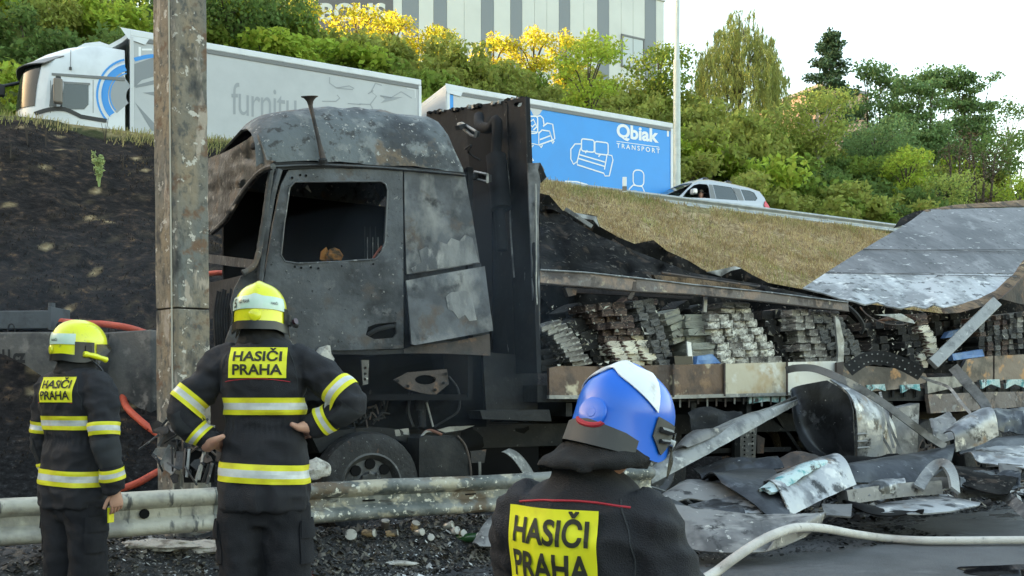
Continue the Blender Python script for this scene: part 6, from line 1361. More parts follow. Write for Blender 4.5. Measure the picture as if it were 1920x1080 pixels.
# black collapsed far side and roof
rn('collapsed_wall', [(1010, 362), (1030, 366), (1055, 395), (1085, 400), (1105, 402), (1118, 405), (1125, 425), (1160, 445), (1190, 457), (1225, 450), (1250, 470), (1290, 488), (1330, 512), (1385, 500), (1410, 515), (1440, 530), (1530, 547), (1600, 566), (1700, 580), (1770, 588), (1860, 560), (1930, 545), (1930, 700), (1010, 700)], m_bsheet, lambda x, y: 2.2+.10*nz(x*.03, y*.03), res=16, thick=.03, dent=.14)
rn('sagging_roof_sheet', [(1012, 380), (1060, 405), (1120, 440), (1190, 470), (1300, 512), (1420, 532), (1560, 562), (1590, 574), (1400, 548), (1200, 522), (1014, 508)], m_bsheet, lambda x, y: .25+1.5*max(0, min(1, (520+(x-1013)*.1-y)/120.))+.1*nz(x*.05, y*.05), res=9, thick=.02, dent=.22, seed=3)
rn('highlight_edge', [(1075, 398), (1118, 406), (1124, 426), (1112, 412), (1085, 408)], m_pale, 2.0, res=7, thick=.015, dent=.08); rn('highlight_edge', [(1325, 510), (1352, 505), (1378, 499), (1390, 503), (1370, 508), (1352, 518)], m_roofw, 1.7, res=6, thick=.015, dent=.08)  # pale slivers carry the crumpled sheet's highlights in their colour
MB().beam(tp(1148, 452, 1.4), tp(1222, 500, 1.0), .08, .06).build('fallen_batten', m_rust, trl, world=True); MB().beam(tp(1060, 392, 1.9), tp(1110, 425, 1.7), .05, .05).build('fallen_batten', m_pale, trl, world=True)
for a, b, o in (((1240, 512), (1470, 545), .5), ((1030, 470), (1150, 505), 1.)): MB().tube(smooth_path([tp(a[0]+(b[0]-a[0])*t, a[1]+(b[1]-a[1])*t+4*nz(t*7), o) for t in np.linspace(0, 1, 8)], 3), .02, 6).build('charred_rail', m_rust, trl, world=True)
# upper side rails
rn('upper_rail', [(1013, 506), (1100, 511), (1200, 522), (1300, 534), (1440, 548), (1590, 567), (1592, 584), (1500, 573), (1400, 562), (1300, 552), (1200, 547), (1100, 538), (1013, 531)], m_beam, -.02, res=11, thick=.07, dent=.012)
MB().tube([tp(x, np.interp(x, [1013, 1100, 1200, 1300, 1440, 1590], [506, 511, 522, 534, 548, 567]), -.03) for x in np.linspace(1013, 1590, 30)], .010, 5).build('rail_lip', m_pale, trl, world=True); MB().tube([tp(x, np.interp(x, [1013, 1100, 1200, 1300, 1400, 1500, 1592], [531, 538, 547, 552, 562, 573, 584]), -.03) for x in np.linspace(1013, 1592, 30)], .009, 5).build('rail_lip', m_rust, trl, world=True)
rn('inner_rail', [(1062, 538), (1180, 548), (1300, 556), (1300, 561), (1062, 548)], m_rust, .25, res=12, thick=.05)
rn('roof_bow_remains', [(1225, 515), (1300, 522), (1400, 536), (1430, 545), (1330, 536), (1230, 524)], m_foam, .1, res=8, thick=.05, dent=.05)
rn('hanging_strap', [(1188, 517), (1194, 518), (1193, 545), (1184, 562), (1176, 560), (1186, 543)], m_rust, -.03, res=7, thick=.015, dent=.03); rn('hanging_bar', [(1321, 556), (1327, 556), (1325, 586), (1319, 584)], m_pale, .12, res=7, thick=.02)
rn('twisted_post', [(1566, 592), (1574, 600), (1583, 640), (1581, 700), (1572, 730), (1566, 726), (1572, 660), (1568, 620)], m_pale, -.06, res=8, thick=.03, dent=.04); rn('post_base', [(1569, 680), (1582, 678), (1580, 738), (1570, 738)], m_rust, -.08, res=8, thick=.03)
rn('corner_bracket', [(1060, 540), (1082, 541), (1080, 553), (1066, 556)], m_rust, .0, res=7, thick=.06)
# load bed and side boards
MB().box((3.0, .05, 1.30), (13.2, 2.45, 1.48)).build('load_bed', m_chs, trl)
sb_ = [([(1030, 690), (1050, 686), (1124, 687), (1124, 745), (1060, 745), (1030, 742)], m_side1), ([(1126, 687), (1262, 684), (1262, 745), (1126, 746)], m_side1), ([(1264, 684), (1357, 682), (1357, 741), (1264, 745)], m_side1), ([(1360, 682), (1474, 679), (1474, 738), (1360, 741)], m_side2), ([(1477, 679), (1569, 677), (1572, 729), (1477, 737)], m_side3), ([(1581, 682), (1650, 688), (1700, 692), (1735, 700), (1742, 716), (1680, 730), (1581, 738)], m_side4), ([(1738, 708), (1790, 706), (1800, 690), (1812, 700), (1812, 722), (1740, 738)], m_pale), ([(1796, 704), (1812, 674), (1862, 667), (1862, 714), (1800, 718)], m_side4), ([(1865, 667), (1930, 664), (1930, 712), (1865, 714)], m_side4)]
for k, (pl, m) in enumerate(sb_): rn('side_board', pl, m, -.03+.006*(k % 2), res=11, thick=.045, dent=.014, seed=k)
rn('board_cap', [(1030, 741), (1260, 741), (1470, 736), (1570, 729), (1572, 734), (1470, 742), (1262, 748), (1030, 748)], m_pale, -.05, res=12, thick=.05, dent=.008)
for x in (1358.5, 1475.5, 1262.5, 1125): y = np.interp(x, [1030, 1570], [686, 677]); MB().beam(tp(x, y, -.05), tp(x, y+62, -.05), .03, .02).build('board_post', m_rust, trl, world=True)
for k, x in enumerate(np.arange(1275, 1580, 17)): y = np.interp(x, [1264, 1470, 1570], [748, 743, 735]); MB().beam(tp(x, y, .02), tp(x+2*nz(k), y+10+8*random.random(), .02), .02, .02).build('bed_hook', m_pale if k % 3 == 0 else m_rust, trl, world=True)
rn('foam_residue', [(1405, 741), (1440, 741), (1472, 741), (1474, 757), (1440, 752), (1405, 757)], m_turq, .02, res=6, thick=.03, dent=.05)
for x0 in (1625, 1690, 1840, 1885): rn('foam_residue', [(x0, 722 if x0 < 1800 else 712), (x0+34, 720 if x0 < 1800 else 711), (x0+36, 733 if x0 < 1800 else 727), (x0+18, 728 if x0 < 1800 else 720), (x0+2, 737 if x0 < 1800 else 729)], m_turq, -.05, res=6, thick=.03, dent=.05, seed=x0)
rn('lower_side_rail', [(1740, 740), (1850, 735), (1930, 734), (1930, 762), (1850, 768), (1745, 775)], m_beam, -.06, res=11, thick=.06, dent=.02)
for x in np.arange(1630, 1930, 22): MB().beam(tp(x, 716, .02), tp(x, 745, .02), .035, .03).build('bed_rib', m_chs, trl, world=True)
# under-frame
for o in (.75, 1.7): MB().box((4.2, o-.05, .88), (13.0, o+.05, 1.28)).build('frame_rail', m_chs, trl)
for s_ in np.arange(3.4, 13, .9): MB().box((s_, .1, 1.14), (s_+.08, 2.4, 1.29)).build('cross_member', m_chs, trl)
MB().box((3.0, 2.2, .45), (12.8, 2.28, 1.25)).build('far_side_guard', m_soot, trl)
leg = rn('landing_leg', [(1388, 790), (1394, 776), (1404, 770), (1416, 776), (1420, 792), (1416, 866), (1402, 872), (1388, 864)], m_brim, .30, res=8, thick=.10, dent=.008, holes=[[(1404.5+3*cos(a), cy+4*sin(a)) for a in [2*pi*i/8 for i in range(8)]] for cy in (795,)])
for y in np.arange(812, 862, 8):
    for x in (1396, 1411): MB().cyl(tp(x, y, .30), tp(x, y, .285), .012, 6).build('leg_bolt', m_soot, trl, world=True)
rn('leg_guide', [(1380, 760), (1392, 758), (1390, 866), (1376, 866)], m_chs, .4, res=12, thick=.05); rn('leg_gusset', [(1420, 815), (1434, 822), (1432, 850), (1420, 850)], m_rust, .32, res=8, thick=.05)
MB().beam(tp(1404, 868, .35), tp(1404, 905, .35), .09, .09).build('leg_foot', m_chs, trl, world=True)
MB().beam(tp(1310, 846, .5), tp(1480, 842, .6), .06, .06).build('side_brace', m_chs, trl, world=True); MB().beam(tp(1440, 760, .6), tp(1500, 850, .9), .06, .06).build('side_brace', m_chs, trl, world=True)
for s_ in (8.35, 9.66, 10.97):
    for yy, dr in ((.22, 1), (2.28, -1)): wheel(trl, (s_, yy, .52), (0, dr, 0), .515, .36, 'wheel', m_drim if s_ != 9.66 else m_rust, m_btyre, 8 if dr > 0 else 0, .60)
    MB().cyl((s_, .2, .5), (s_, 2.3, .5), .08, 10).build('axle', m_chs, trl)
rn('wheel_mudguard', [(1612, 770), (1640, 742), (1700, 738), (1756, 742), (1790, 760), (1800, 775), (1760, 752), (1700, 746), (1650, 750), (1620, 776)], m_bsheet, .1, res=9, thick=.45, dent=.04)
# folded roof
dA, dB, dC = tp(1505, 540, .7).y, tp(1770, 578, .1).y, tp(1735, 393, 2.7).y
drf = plane3((1505, 540, dA), (1770, 578, dB), (1735, 393, dC))
def frf(x, y, o): return P(x, y, drf(x, y)+o*2.2+.07*sin((x+y*.6)*.035)*max(0, (y-470)/100)+.03*sin(x*.16)*max(0, (y-520)/50)), Vector((0, .5, -.86))
ed_l = lambda y: np.interp(y, [393, 420, 460, 500, 540], [1735, 1700, 1630, 1566, 1505])
ed_r = lambda y: np.interp(y, [388, 470, 505, 545, 578], [1935, 1935, 1920, 1872, 1800])
def strip(y0, y1, nm, m, seed, bottom=None):
    pl = [(ed_l(y), y) for y in np.linspace(y1, y0, 5)]+[(ed_r(y), y-(5 if y < 400 else 0)) for y in np.linspace(y0, y1, 5)]
    if bottom: pl = [(ed_l(y), y) for y in np.linspace(540, y0, 5)]+[(ed_r(y), y) for y in np.linspace(y0, 540, 4)]+bottom
    return rn(nm, pl, m, 0, fn=frf, res=12, thick=.02, dent=.02, seed=seed)
strip(393, 468, 'roof_sheet', m_roofs, 1); strip(469, 512, 'roof_sheet', m_roofs, 2)
strip(513, 540, 'roof_sheet', m_roofw, 3, [(1862, 548), (1840, 560), (1805, 569), (1770, 577), (1752, 571), (1735, 578), (1712, 573), (1690, 578), (1664, 574), (1645, 566), (1622, 571), (1600, 564), (1575, 560), (1545, 550)])
for ya, yb in ((468.5, 474), (512.5, 520)): MB().tube([frf(x, ya+(yb-ya)*t, -.01)[0]+Vector((0, -.01, .012)) for t, x in zip(np.linspace(0, 1, 14), np.linspace(ed_l(ya)+2, ed_r(ya)-6, 14))], .007, 5).build('roof_seam', m_roofs, trl, world=True)
rn('roof_core', [(1770, 579), (1806, 571), (1838, 562), (1872, 546), (1900, 518), (1930, 482), (1930, 500), (1905, 535), (1876, 560), (1840, 575), (1800, 586), (1772, 588)], m_foam, 0, fn=lambda x, y, o: (P(x, y, drf(x, y)-.05+o*3), Vector((0, .9, .2))), res=8, thick=.10, dent=.04)
rn('roof_end_panel', [(1876, 560), (1905, 535), (1935, 498), (1935, 574), (1905, 568)], m_rust, 0, fn=lambda x, y, o: (P(x, y, tp(1876, 560, .0).y+(x-1876)*.012+o), Vector((0, 1, 0))), res=12, thick=.04, dent=.05)
rn('roof_far_edge', [(1730, 394), (1790, 384), (1860, 379), (1935, 373), (1935, 387), (1860, 388), (1790, 391), (1738, 397)], m_foam, 0, fn=lambda x, y, o: (P(x, y, drf(x, y)+.02+o*3), Vector((0, 1, .1))), res=8, thick=.12, dent=.05)
rn('torn_roof_corner', [(1676, 428), (1690, 408), (1712, 398), (1737, 392), (1722, 404), (1700, 420)], m_bsheet, 0, fn=lambda x, y, o: (P(x, y, drf(x, y)+.05+o*3), Vector((0, 1, 0))), res=8, thick=.03, dent=.05)
MB().beam(tp(1748, 683, -.12), tp(1868, 566, .02), .17, .07, up=(0, -1, .3)).build('fallen_beam', m_pale, trl, world=True, bevel=.008)
cab2 = lambda pts, r, m, nm='burnt_cable': MB().tube(smooth_path([tp(x, y, o) for x, y, o in pts], 7), r, 6).build(nm, m, trl, world=True, smooth=True)
cab2([(1612, 575, .2), (1628, 592, .1), (1655, 605, .05), (1690, 609, .05), (1714, 600, .2)], .010, m_rust); cab2([(1590, 575, .1), (1606, 590, .05), (1618, 610, .05), (1614, 625, .1)], .03, m_chs)
rn('curled_sheet', [(1640, 590), (1690, 588), (1712, 600), (1716, 607), (1690, 602), (1668, 594)], m_pale, .05, res=7, thick=.01, dent=.06)
# ================================================================== CARGO: bundles of scorched cartons lying in leaning stacks on the bed
def carton_mesh(seed, m):
    bm = bmesh.new(); bmesh.ops.create_cube(bm, size=1); bmesh.ops.subdivide_edges(bm, edges=bm.edges, cuts=2, use_grid_fill=True)
    for v in bm.verts:
        c = v.co.copy(); r = 1-.05*(abs(c.x)+abs(c.y)+abs(c.z) > 1.3); v.co = Vector((c.x*r, c.y*r, c.z*r))+Vector((nz(c.x*3+seed, c.y*3, c.z*3), nz(c.x*3, c.y*3+seed, c.z*3), nz(c.x*3, c.y*3, c.z*3+seed)*1.3))*.06
    me = D.meshes.new('carton'); bm.to_mesh(me); bm.free(); me.materials.append(m); me.polygons.foreach_set('use_smooth', [True]*len(me.polygons)); me.set_sharp_from_angle(angle=radians(50)); return me
def cm(nm, c, *l): return mat(nm, c, .85, rand=.25, bump=.6, bscale=9, layers=l)
K = dict(grey=cm('ash_grey_carton', (.25, .235, .21), ((.085, .075, .068), 1.1, .46, .58), ((.52, .50, .46), 2.4, .55, .62)), dark=cm('charred_carton', (.016, .0155, .0155), ((.045, .043, .04), 1.6, .52, .66)), brown=cm('brown_burnt_carton', (.085, .055, .046), ((.03, .024, .023), 1.5, .5, .6), ((.30, .22, .17), 4, .58, .63)),
    white=cm('peeling_white_carton', (.68, .63, .52), ((.10, .06, .05), 2.2, .53, .57)), olive=cm('olive_grey_carton', (.31, .315, .27), ((.19, .19, .165), 1.1, .45, .65)), cream=cm('cream_grey_carton', (.42, .42, .35), ((.28, .28, .24), 1.2, .45, .65)), ash=cm('white_ash_bundle', (.36, .345, .305), ((.12, .105, .092), 1.4, .48, .6), ((.68, .66, .60), 3, .54, .62)), mid=cm('sooty_grey_bundle', (.12, .118, .114), ((.04, .04, .04), 1.6, .48, .6), ((.30, .29, .27), 3, .57, .64)))
CM = {k: [carton_mesh(i*7+len(k), m) for i in range(3)] for k, m in K.items()}
ncart = 0
def carton(px, py, off, w_px, h_px, dep, tilt, key, label, group, yaw=0.):
    global ncart
    c = tp(px, py, off); d = c.y; k = d/F; wd = w_px*k/.80; h = h_px*k
    o = D.objects.new('carton', random.choice(CM[key])); COL.objects.link(o); tag(o, label, 'carton', group)
    R_ = Matrix.Rotation(TT+yaw+random.uniform(-.05, .05), 4, 'Z') @ Matrix.Rotation(tilt+random.uniform(-.035, .035), 4, 'Y')
    o.matrix_world = Matrix.Translation(c+N3*dep/2) @ R_ @ Matrix.Diagonal((wd*.985, dep, h*.97, 1)); ncart += 1
RN_ = ['bottom', 'second', 'third', 'fourth', 'fifth', 'sixth', 'seventh', 'eighth', 'ninth', 'tenth']; CNm = {1: [''], 2: [' left', ' right'], 3: [' left', ' middle', ' right'], 4: [' left', ' second', ' third', ' right'], 7: [' left', ' second', ' third', ' fourth', ' fifth', ' sixth', ' right']}
def lab(base, r, rows, c, cols):
    rw = 'top' if r == rows-1 else RN_[r]; return f'{rw}{CNm[cols][c]} {base}'
def stack(bl, br, tl, tr, rows, cols, keyf, label, group, off=.22, dep=.4, tilt=0., yaw=0., offlean=.0, skip=0.):
    """rows x cols cartons filling the quad (bottom-left, bottom-right, top-left, top-right)"""
    for r in range(rows):
        t = (r+.5)/rows; l = Vector(bl).lerp(Vector(tl), t); rt = Vector(br).lerp(Vector(tr), t)
        hpx = ((Vector(bl)-Vector(tl)).length+(Vector(br)-Vector(tr)).length)/2/rows*abs(cos(tilt*.0))
        for c in range(cols):
            if random.random() < skip: continue
            s_ = (c+.5)/cols+random.uniform(-.12, .12)/cols; q = l.lerp(rt, s_); key = keyf(t, (c+.5)/cols)
            carton(q.x, q.y+random.uniform(-.8, .8), off+offlean*t+random.uniform(-.05, .08), (rt-l).length/cols*random.uniform(.94, 1.04), hpx*random.uniform(.92, 1.02), dep, tilt+(atan2(rt.y-l.y, (rt.x-l.x)) if tilt == 0 else 0), key, lab(label, r, rows, c, cols), group, yaw)
c1 = lambda k: (lambda t, s: k)
stack((1078, 688), (1112, 683), (1018, 612), (1052, 598), 9, 1, c1('grey'), 'ash grey carton in the leaning column by the front wall', 'leaning ash grey column by the front wall', .10, .3)
stack((1020, 696), (1074, 690), (1016, 625), (1026, 614), 7, 1, c1('dark'), 'black carton left of the leaning ash grey column', 'black cartons behind the front wall corner', .30, .35)
stack((1125, 690), (1168, 684), (1068, 604), (1104, 588), 8, 1, c1('dark'), 'black carton between ash grey column and brown stack', 'black column left of the brown stack', .34, .35)
stack((1166, 688), (1240, 686), (1096, 572), (1166, 566), 10, 3, lambda t, s: 'white' if t < .36+.12*s else 'brown', 'carton of the wide rust brown stack above the blue helmet', 'wide rust brown stack above the blue helmet', .14, .35)
stack((1240, 688), (1268, 686), (1184, 566), (1224, 560), 10, 2, lambda t, s: 'mid', 'sooty bundle in the column right of the brown stack', 'narrow grey column beside the brown stack', .10, .35)
stack((1264, 646), (1290, 636), (1246, 586), (1276, 576), 5, 1, c1('cream'), 'cream carton of the short column tipped left', 'short cream column', .22, .35)
stack((1300, 684), (1350, 682), (1278, 590), (1322, 588), 7, 1, c1('olive'), 'olive grey carton right of the short cream column', 'olive grey stack', .18, .4)
stack((1350, 684), (1470, 682), (1324, 590), (1410, 586), 7, 4, lambda t, s: 'ash' if random.random() < .8 else 'grey', 'bundle of the broad white ash stack in the trailer', 'broad white ash stack', .12, .35)
stack((1354, 588), (1412, 588), (1350, 568), (1404, 566), 2, 2, lambda t, s: 'mid' if t > .5 else 'ash', 'bundle heaped on top of the broad white ash stack', 'top of the broad white stack', .14, .35)
stack((1476, 684), (1506, 684), (1424, 584), (1478, 580), 7, 2, c1('dark'), 'black carton right of the broad white ash stack', 'black cartons in the middle of the trailer', .34, .4)
stack((1508, 684), (1562, 682), (1486, 580), (1516, 578), 8, 2, lambda t, s: 'grey', 'grey scorched bundle left of the twisted post', 'grey stack left of the twisted post', .12, .35)
stack((1562, 684), (1628, 672), (1516, 580), (1572, 584), 8, 3, lambda t, s: 'mid', 'dark grey bundle behind the twisted post', 'dark stack behind the twisted post', .14, .35)
stack((1640, 684), (1700, 688), (1620, 606), (1676, 600), 6, 3, c1('dark'), 'charred carton under the edge of the folded roof', 'charred cartons under the folded roof', .35, .4, skip=.15)
stack((1712, 690), (1742, 690), (1676, 604), (1716, 598), 7, 2, lambda t, s: 'white' if s > .5 and t < .3 else 'dark', 'black carton left of the white peeled column', 'black column left of the white peeled one', .2, .35)
stack((1744, 668), (1766, 664), (1712, 590), (1738, 586), 7, 1, lambda t, s: 'white' if t < .7 else 'brown', 'peeled white carton left of the fallen beam', 'slim white column left of the fallen beam', .14, .3)
stack((1770, 670), (1810, 660), (1742, 590), (1800, 586), 6, 3, c1('dark'), 'black carton behind the fallen diagonal beam', 'black cartons behind the fallen beam', .45, .4, skip=.1)
stack((1835, 668), (1935, 664), (1835, 596), (1935, 582), 8, 7, lambda t, s: random.choice(['mid', 'mid', 'dark', 'grey' if s > .6 else 'brown']), 'sooty bundle of the heap right of the fallen beam', 'wide sooty heap at the right end of the trailer', .16, .3)
for (a, b, y0, y1, kk, n) in ((1030, 1110, 575, 690, 'dark', 8), (1170, 1260, 560, 640, 'brown', 6), (1280, 1330, 560, 600, 'dark', 5), (1410, 1490, 575, 690, 'brown', 8), (1560, 1640, 590, 690, 'dark', 10), (1630, 1740, 595, 690, 'brown', 20), (1740, 1850, 590, 680, 'mid', 18)):
    for k in range(n):
        x = random.uniform(a, b); y = random.uniform(y0, y1); carton(x, y, random.uniform(.5, .8), random.uniform(24, 40), random.uniform(10, 16), .35, random.uniform(-.6, .6), kk, 'toppled '+{'dark': 'black', 'mid': 'sooty grey', 'brown': 'brown'}[kk]+' carton wedged behind the stacks of the burnt load', 'toppled '+kk+' cartons behind the stacks')
g_ = np.random.default_rng(12); n = 1300; xs = g_.uniform(1030, 1900, n); vs = []; fs = []
for x in xs:
    y = g_.uniform(570, 688); p = tp(x, y, g_.uniform(.06, .14)); r = .006+.022*g_.random()**3; a, b, c = [Vector(g_.normal(size=3))*r for _ in range(3)]; k = len(vs); vs += [p+a, p+b, p+c]; fs.append((k, k+1, k+2))
q = MB(); q.add(vs, fs); o = q.build('burnt_paper_flakes', mat('burnt_paper_flakes', (.30, .28, .24), .9, island=.9), trl, world=True); o['kind'] = 'stuff'
m_bluec2 = mat('blue_packaging', (.10, .21, .46), .6, layers=[((.20, .32, .52), 4, .45, .65)])
for nm, pl, o, lb in (('packaging', [(1785, 664), (1842, 655), (1846, 668), (1788, 676)], .05, 'blue strip of packaging right of the fallen beam'), ('packaging', [(1780, 622), (1806, 616), (1802, 630), (1772, 634)], .3, 'blue packaging scrap behind the fallen beam'), ('packaging', [(1308, 668), (1336, 664), (1352, 681), (1306, 683)], .0, 'pale blue packaging at the foot of the olive grey stack')):
    cc = tp(*pl[0], o); q = MB().panel(pl, [], lambda x, y: (tp(x, y, o+.02*nz(x*.1, y*.1)), N3), 8, .08).build(nm, m_bluec2, None, loc=cc); tag(q, lb, 'packaging')
q = MB().panel([(1288, 640), (1296, 642), (1300, 684), (1292, 684)], [], lambda x, y: (tp(x, y, .02), N3), 8, .02).build('packaging', m_hw, None, loc=tp(1290, 660)); tag(q, 'white upright card beside the short cream column', 'packaging')
q = MB().panel([(1264, 668), (1298, 668), (1300, 683), (1266, 684)], [], lambda x, y: (tp(x, y, .0), N3), 8, .2).build('charred_crate', m_hk, None, loc=tp(1280, 676)); tag(q, 'small black crate at the foot of the short cream column', 'crate')
# ================================================================== WRECKAGE ON THE ROAD
m_dk = mat('dark_burnt_aluminium', (.055, .058, .065), .42, metal=.55, bump=.35, bscale=10, layers=[((.025, .026, .028), 2.2, .46, .6), ((.12, .125, .135), 3.5, .58, .66), ((.40, .40, .39), 18, .68, .71)])
m_lt = mat('bright_burnt_aluminium', (.38, .385, .39), .42, metal=.4, bump=.45, bscale=11, layers=[((.15, .152, .16), 2.4, .48, .6), ((.035, .035, .036), 3.6, .555, .63), ((.58, .57, .54), 4.5, .57, .65), ((.20, .15, .11), 3, .60, .68)])
m_gy = mat('dull_grey_sheet', (.23, .222, .215), .6, metal=.2, bump=.4, bscale=9, layers=[((.10, .097, .096), 2.2, .49, .6), ((.34, .33, .31), 2.6, .55, .64, (.5, 1.8, 1)), ((.035, .033, .032), 4.5, .58, .66), ((.48, .46, .42), 16, .64, .67)])
m_stk = mat('bare_strap_steel', (.16, .155, .15), .5, metal=.4, bump=.3, bscale=14, layers=[((.05, .048, .046), 3, .47, .62), ((.33, .30, .25), 5, .6, .68)])
def gd(px, py, z=0.): return (CZ-z)*F/(py-HY)
def deb(nm, label, cat, outline, m, anchors, thick=.012, dent=.02, res=9, curve=None, seed=0, nrm=(0, .75, -.65), holes=()):
    dfn = plane3(*anchors)
    def f(x, y):
        d = dfn(x, y)+dent*3*(nz(x*.018+seed, y*.03, seed)+.4*nz(x*.07, y*.09+seed, 2))
        if curve: d += curve(x, y)
        return P(x, y, d), Vector(nrm)
    c = f(*outline[0])[0]; o = MB().panel(outline, list(holes), f, res, thick).build(nm, m, None, smooth=True, loc=c, sharp=50); return tag(o, label, cat)
def rolled(nm, label, edgeA, edgeB, m, bulge, thick=.014, nu=18, nv=14, dent=.012, cat='sheet metal', seed=0, up=(0, -.6, .8), parts=None):
    """sheet bent between two rails of (px,py,d); bulges along `up`"""
    A = smooth_path([P(*e) for e in edgeA], 6); B = smooth_path([P(*e) for e in edgeB], 6)
    def rs(L, n): return [L[int(round(i*(len(L)-1)/(n-1)))] for i in range(n)]
    A = rs(A, nu); B = rs(B, nu); U_ = Vector(up).normalized(); g = []
    for i in range(nu):
        row = []
        for j in range(nv):
            t = j/(nv-1); b = bulge(i/(nu-1), t) if callable(bulge) else bulge*sin(pi*t); p = A[i].lerp(B[i], t)+U_*b; n_ = dent*(nz(p.x*3+seed, p.y*3, p.z*4)+.5*nz(p.x*9, p.y*9+seed, p.z*9)); row.append(p+U_*n_*1.6)
        g.append(row)
    o = MB().sheet(g, thick).build(nm, m, None, smooth=True, loc=g[0][0], sharp=60); return tag(o, label, cat)
SM = 'sheet metal'
# long bent rail dropping from the bed behind the helmet
rolled('bent_rail', 'long silver bent rail sloping from the trailer bed down behind the blue helmet', [(1212, 884, 9.3), (1290, 826, 9.7), (1380, 784, 10.3), (1440, 765, 10.8), (1492, 752, 11.1)], [(1222, 908, 9.2), (1330, 850, 9.6), (1420, 800, 10.3), (1465, 775, 10.8), (1496, 758, 11.1)], m_pale, .05, seed=2)
rolled('bent_rail', 'dark crumpled flashing lying on top of the long silver bent rail', [(1262, 842, 9.55), (1300, 806, 9.75), (1345, 806, 10.0), (1420, 776, 10.6), (1490, 744, 11.1)], [(1290, 838, 9.5), (1330, 822, 9.7), (1380, 800, 10.1), (1440, 770, 10.7), (1494, 750, 11.1)], m_stk, .04, seed=5)
# big curled mudguard with dark inside and bright outside
rolled('curled_panel', 'large curled dark mudguard standing open below the white side board', [(1482, 737, 11.2), (1488, 790, 11.1), (1505, 835, 11.0), (1540, 858, 10.9), (1592, 866, 10.8)], [(1552, 714, 11.0), (1590, 740, 10.6), (1602, 785, 10.5), (1604, 830, 10.5), (1604, 866, 10.6)], m_dk, lambda u, t: -.32*sin(pi*t), seed=8, up=(.2, -1, 0))
rolled('curled_panel', 'bright silver side of the large curled mudguard', [(1556, 713, 10.95), (1592, 742, 10.6), (1606, 790, 10.5), (1606, 864, 10.6)], [(1612, 722, 11.3), (1655, 765, 11.2), (1678, 808, 11.1), (1676, 856, 11.0)], m_lt, .08, seed=11, up=(0, -1, 0))
deb('aluminium_box', 'pale grey tool box panel left of the rusty trailer wheel', 'panel', [(1672, 768), (1724, 756), (1720, 852), (1676, 856)], m_gy, ((1672, 768, 11.4), (1724, 756, 11.6), (1676, 856, 11.3)), .3, .006, 12, nrm=(0, 1, 0))
for k, y in enumerate((812, 826, 838)): deb('slat', 'thin bright slat across the silver mudguard side', 'slat', [(1608, y), (1672, y-5), (1672, y-2), (1608, y+3)], m_stk, ((1608, y, 10.45), (1672, y, 10.9), (1640, y+10, 10.6)), .01, .001, 10)['group'] = 'thin slats on the mudguard side'
# bars and straps
def bar(nm, label, pts, w, h, m, cat='bar', twist=0., perf=False):
    pp = smooth_path([P(*p) for p in pts], 7); n = len(pp); rings = []
    for i, p in enumerate(pp):
        t = (pp[min(i+1, n-1)]-pp[max(i-1, 0)]).normalized(); v = p-Vector((0, 0, CZ)); v.normalize(); x = t.cross(v).normalized(); y = x.cross(t); a = twist*i/n; X = x*cos(a)+y*sin(a); Y = y*cos(a)-x*sin(a)
        rings.append([p+X*w/2+Y*h/2, p-X*w/2+Y*h/2, p-X*w/2-Y*h/2, p+X*w/2-Y*h/2])
    o = MB().loft(rings).build(nm, m, None, loc=pp[0]); tag(o, label, cat)
    if perf:
        for i in range(2, n-2, 2):
            t = (pp[i+1]-pp[i]).normalized(); v = (pp[i]-Vector((0, 0, CZ))).normalized(); x = t.cross(v).normalized()
            for s in (-.26, .26): c = pp[i]-v*.02+x*s*w; q = MB().cyl(c-v*(h/2-.006), c-v*(h/2+.002), .011, 6).build('hole', m_pale, None); q.parent = o; q.location = -pp[0]
    return o
bar('steel_strap', 'long steel strap running from the white side board down to the rolled sheets', [(1474, 694, 10.9), (1496, 690, 10.8), (1530, 692, 10.7), (1580, 712, 10.5), (1640, 745, 10.4), (1700, 788, 10.3), (1740, 818, 10.3), (1772, 838, 10.3)], .085, .02, m_stk, twist=.5)
bar('perforated_strip', 'black perforated strip arching over the bent side board', [(1590, 694, 11.5), (1622, 674, 11.5), (1655, 671, 11.5), (1695, 684, 11.5), (1728, 702, 11.5)], .17, .02, m_chs, perf=True)
bar('steel_strap', 'dark strap hanging from the bed under the fallen beam', [(1787, 688, 12.0), (1808, 712, 11.9), (1828, 735, 11.8), (1846, 758, 11.7), (1850, 776, 11.6)], .13, .02, m_stk, twist=.6)
bar('bent_tube', 'thin pale tube bent from the side board towards the cone shaped sheet', [(1700, 694, 11.6), (1740, 712, 11.5), (1778, 726, 11.3), (1800, 752, 11.1), (1822, 778, 10.9)], .035, .035, m_pale)
for k, (a, b) in enumerate((((1622, 742), (1672, 850)), ((1650, 735), (1690, 848)), ((1664, 762), (1676, 840)))): bar('steel_strap', ('left', 'middle', 'right')[k]+' one of three thin straps hanging over the silver mudguard', [(*a, 11.0), ((a[0]+b[0])/2-4, (a[1]+b[1])/2, 10.8), (*b, 10.7)], .03, .012, m_pale)
rolled('curled_panel', 'silver cone shaped sheet below the dark hanging strap', [(1768, 812, 10.6), (1800, 786, 10.7), (1842, 764, 10.8)], [(1792, 848, 10.4), (1835, 836, 10.5), (1872, 818, 10.6)], m_lt, .16, seed=14)
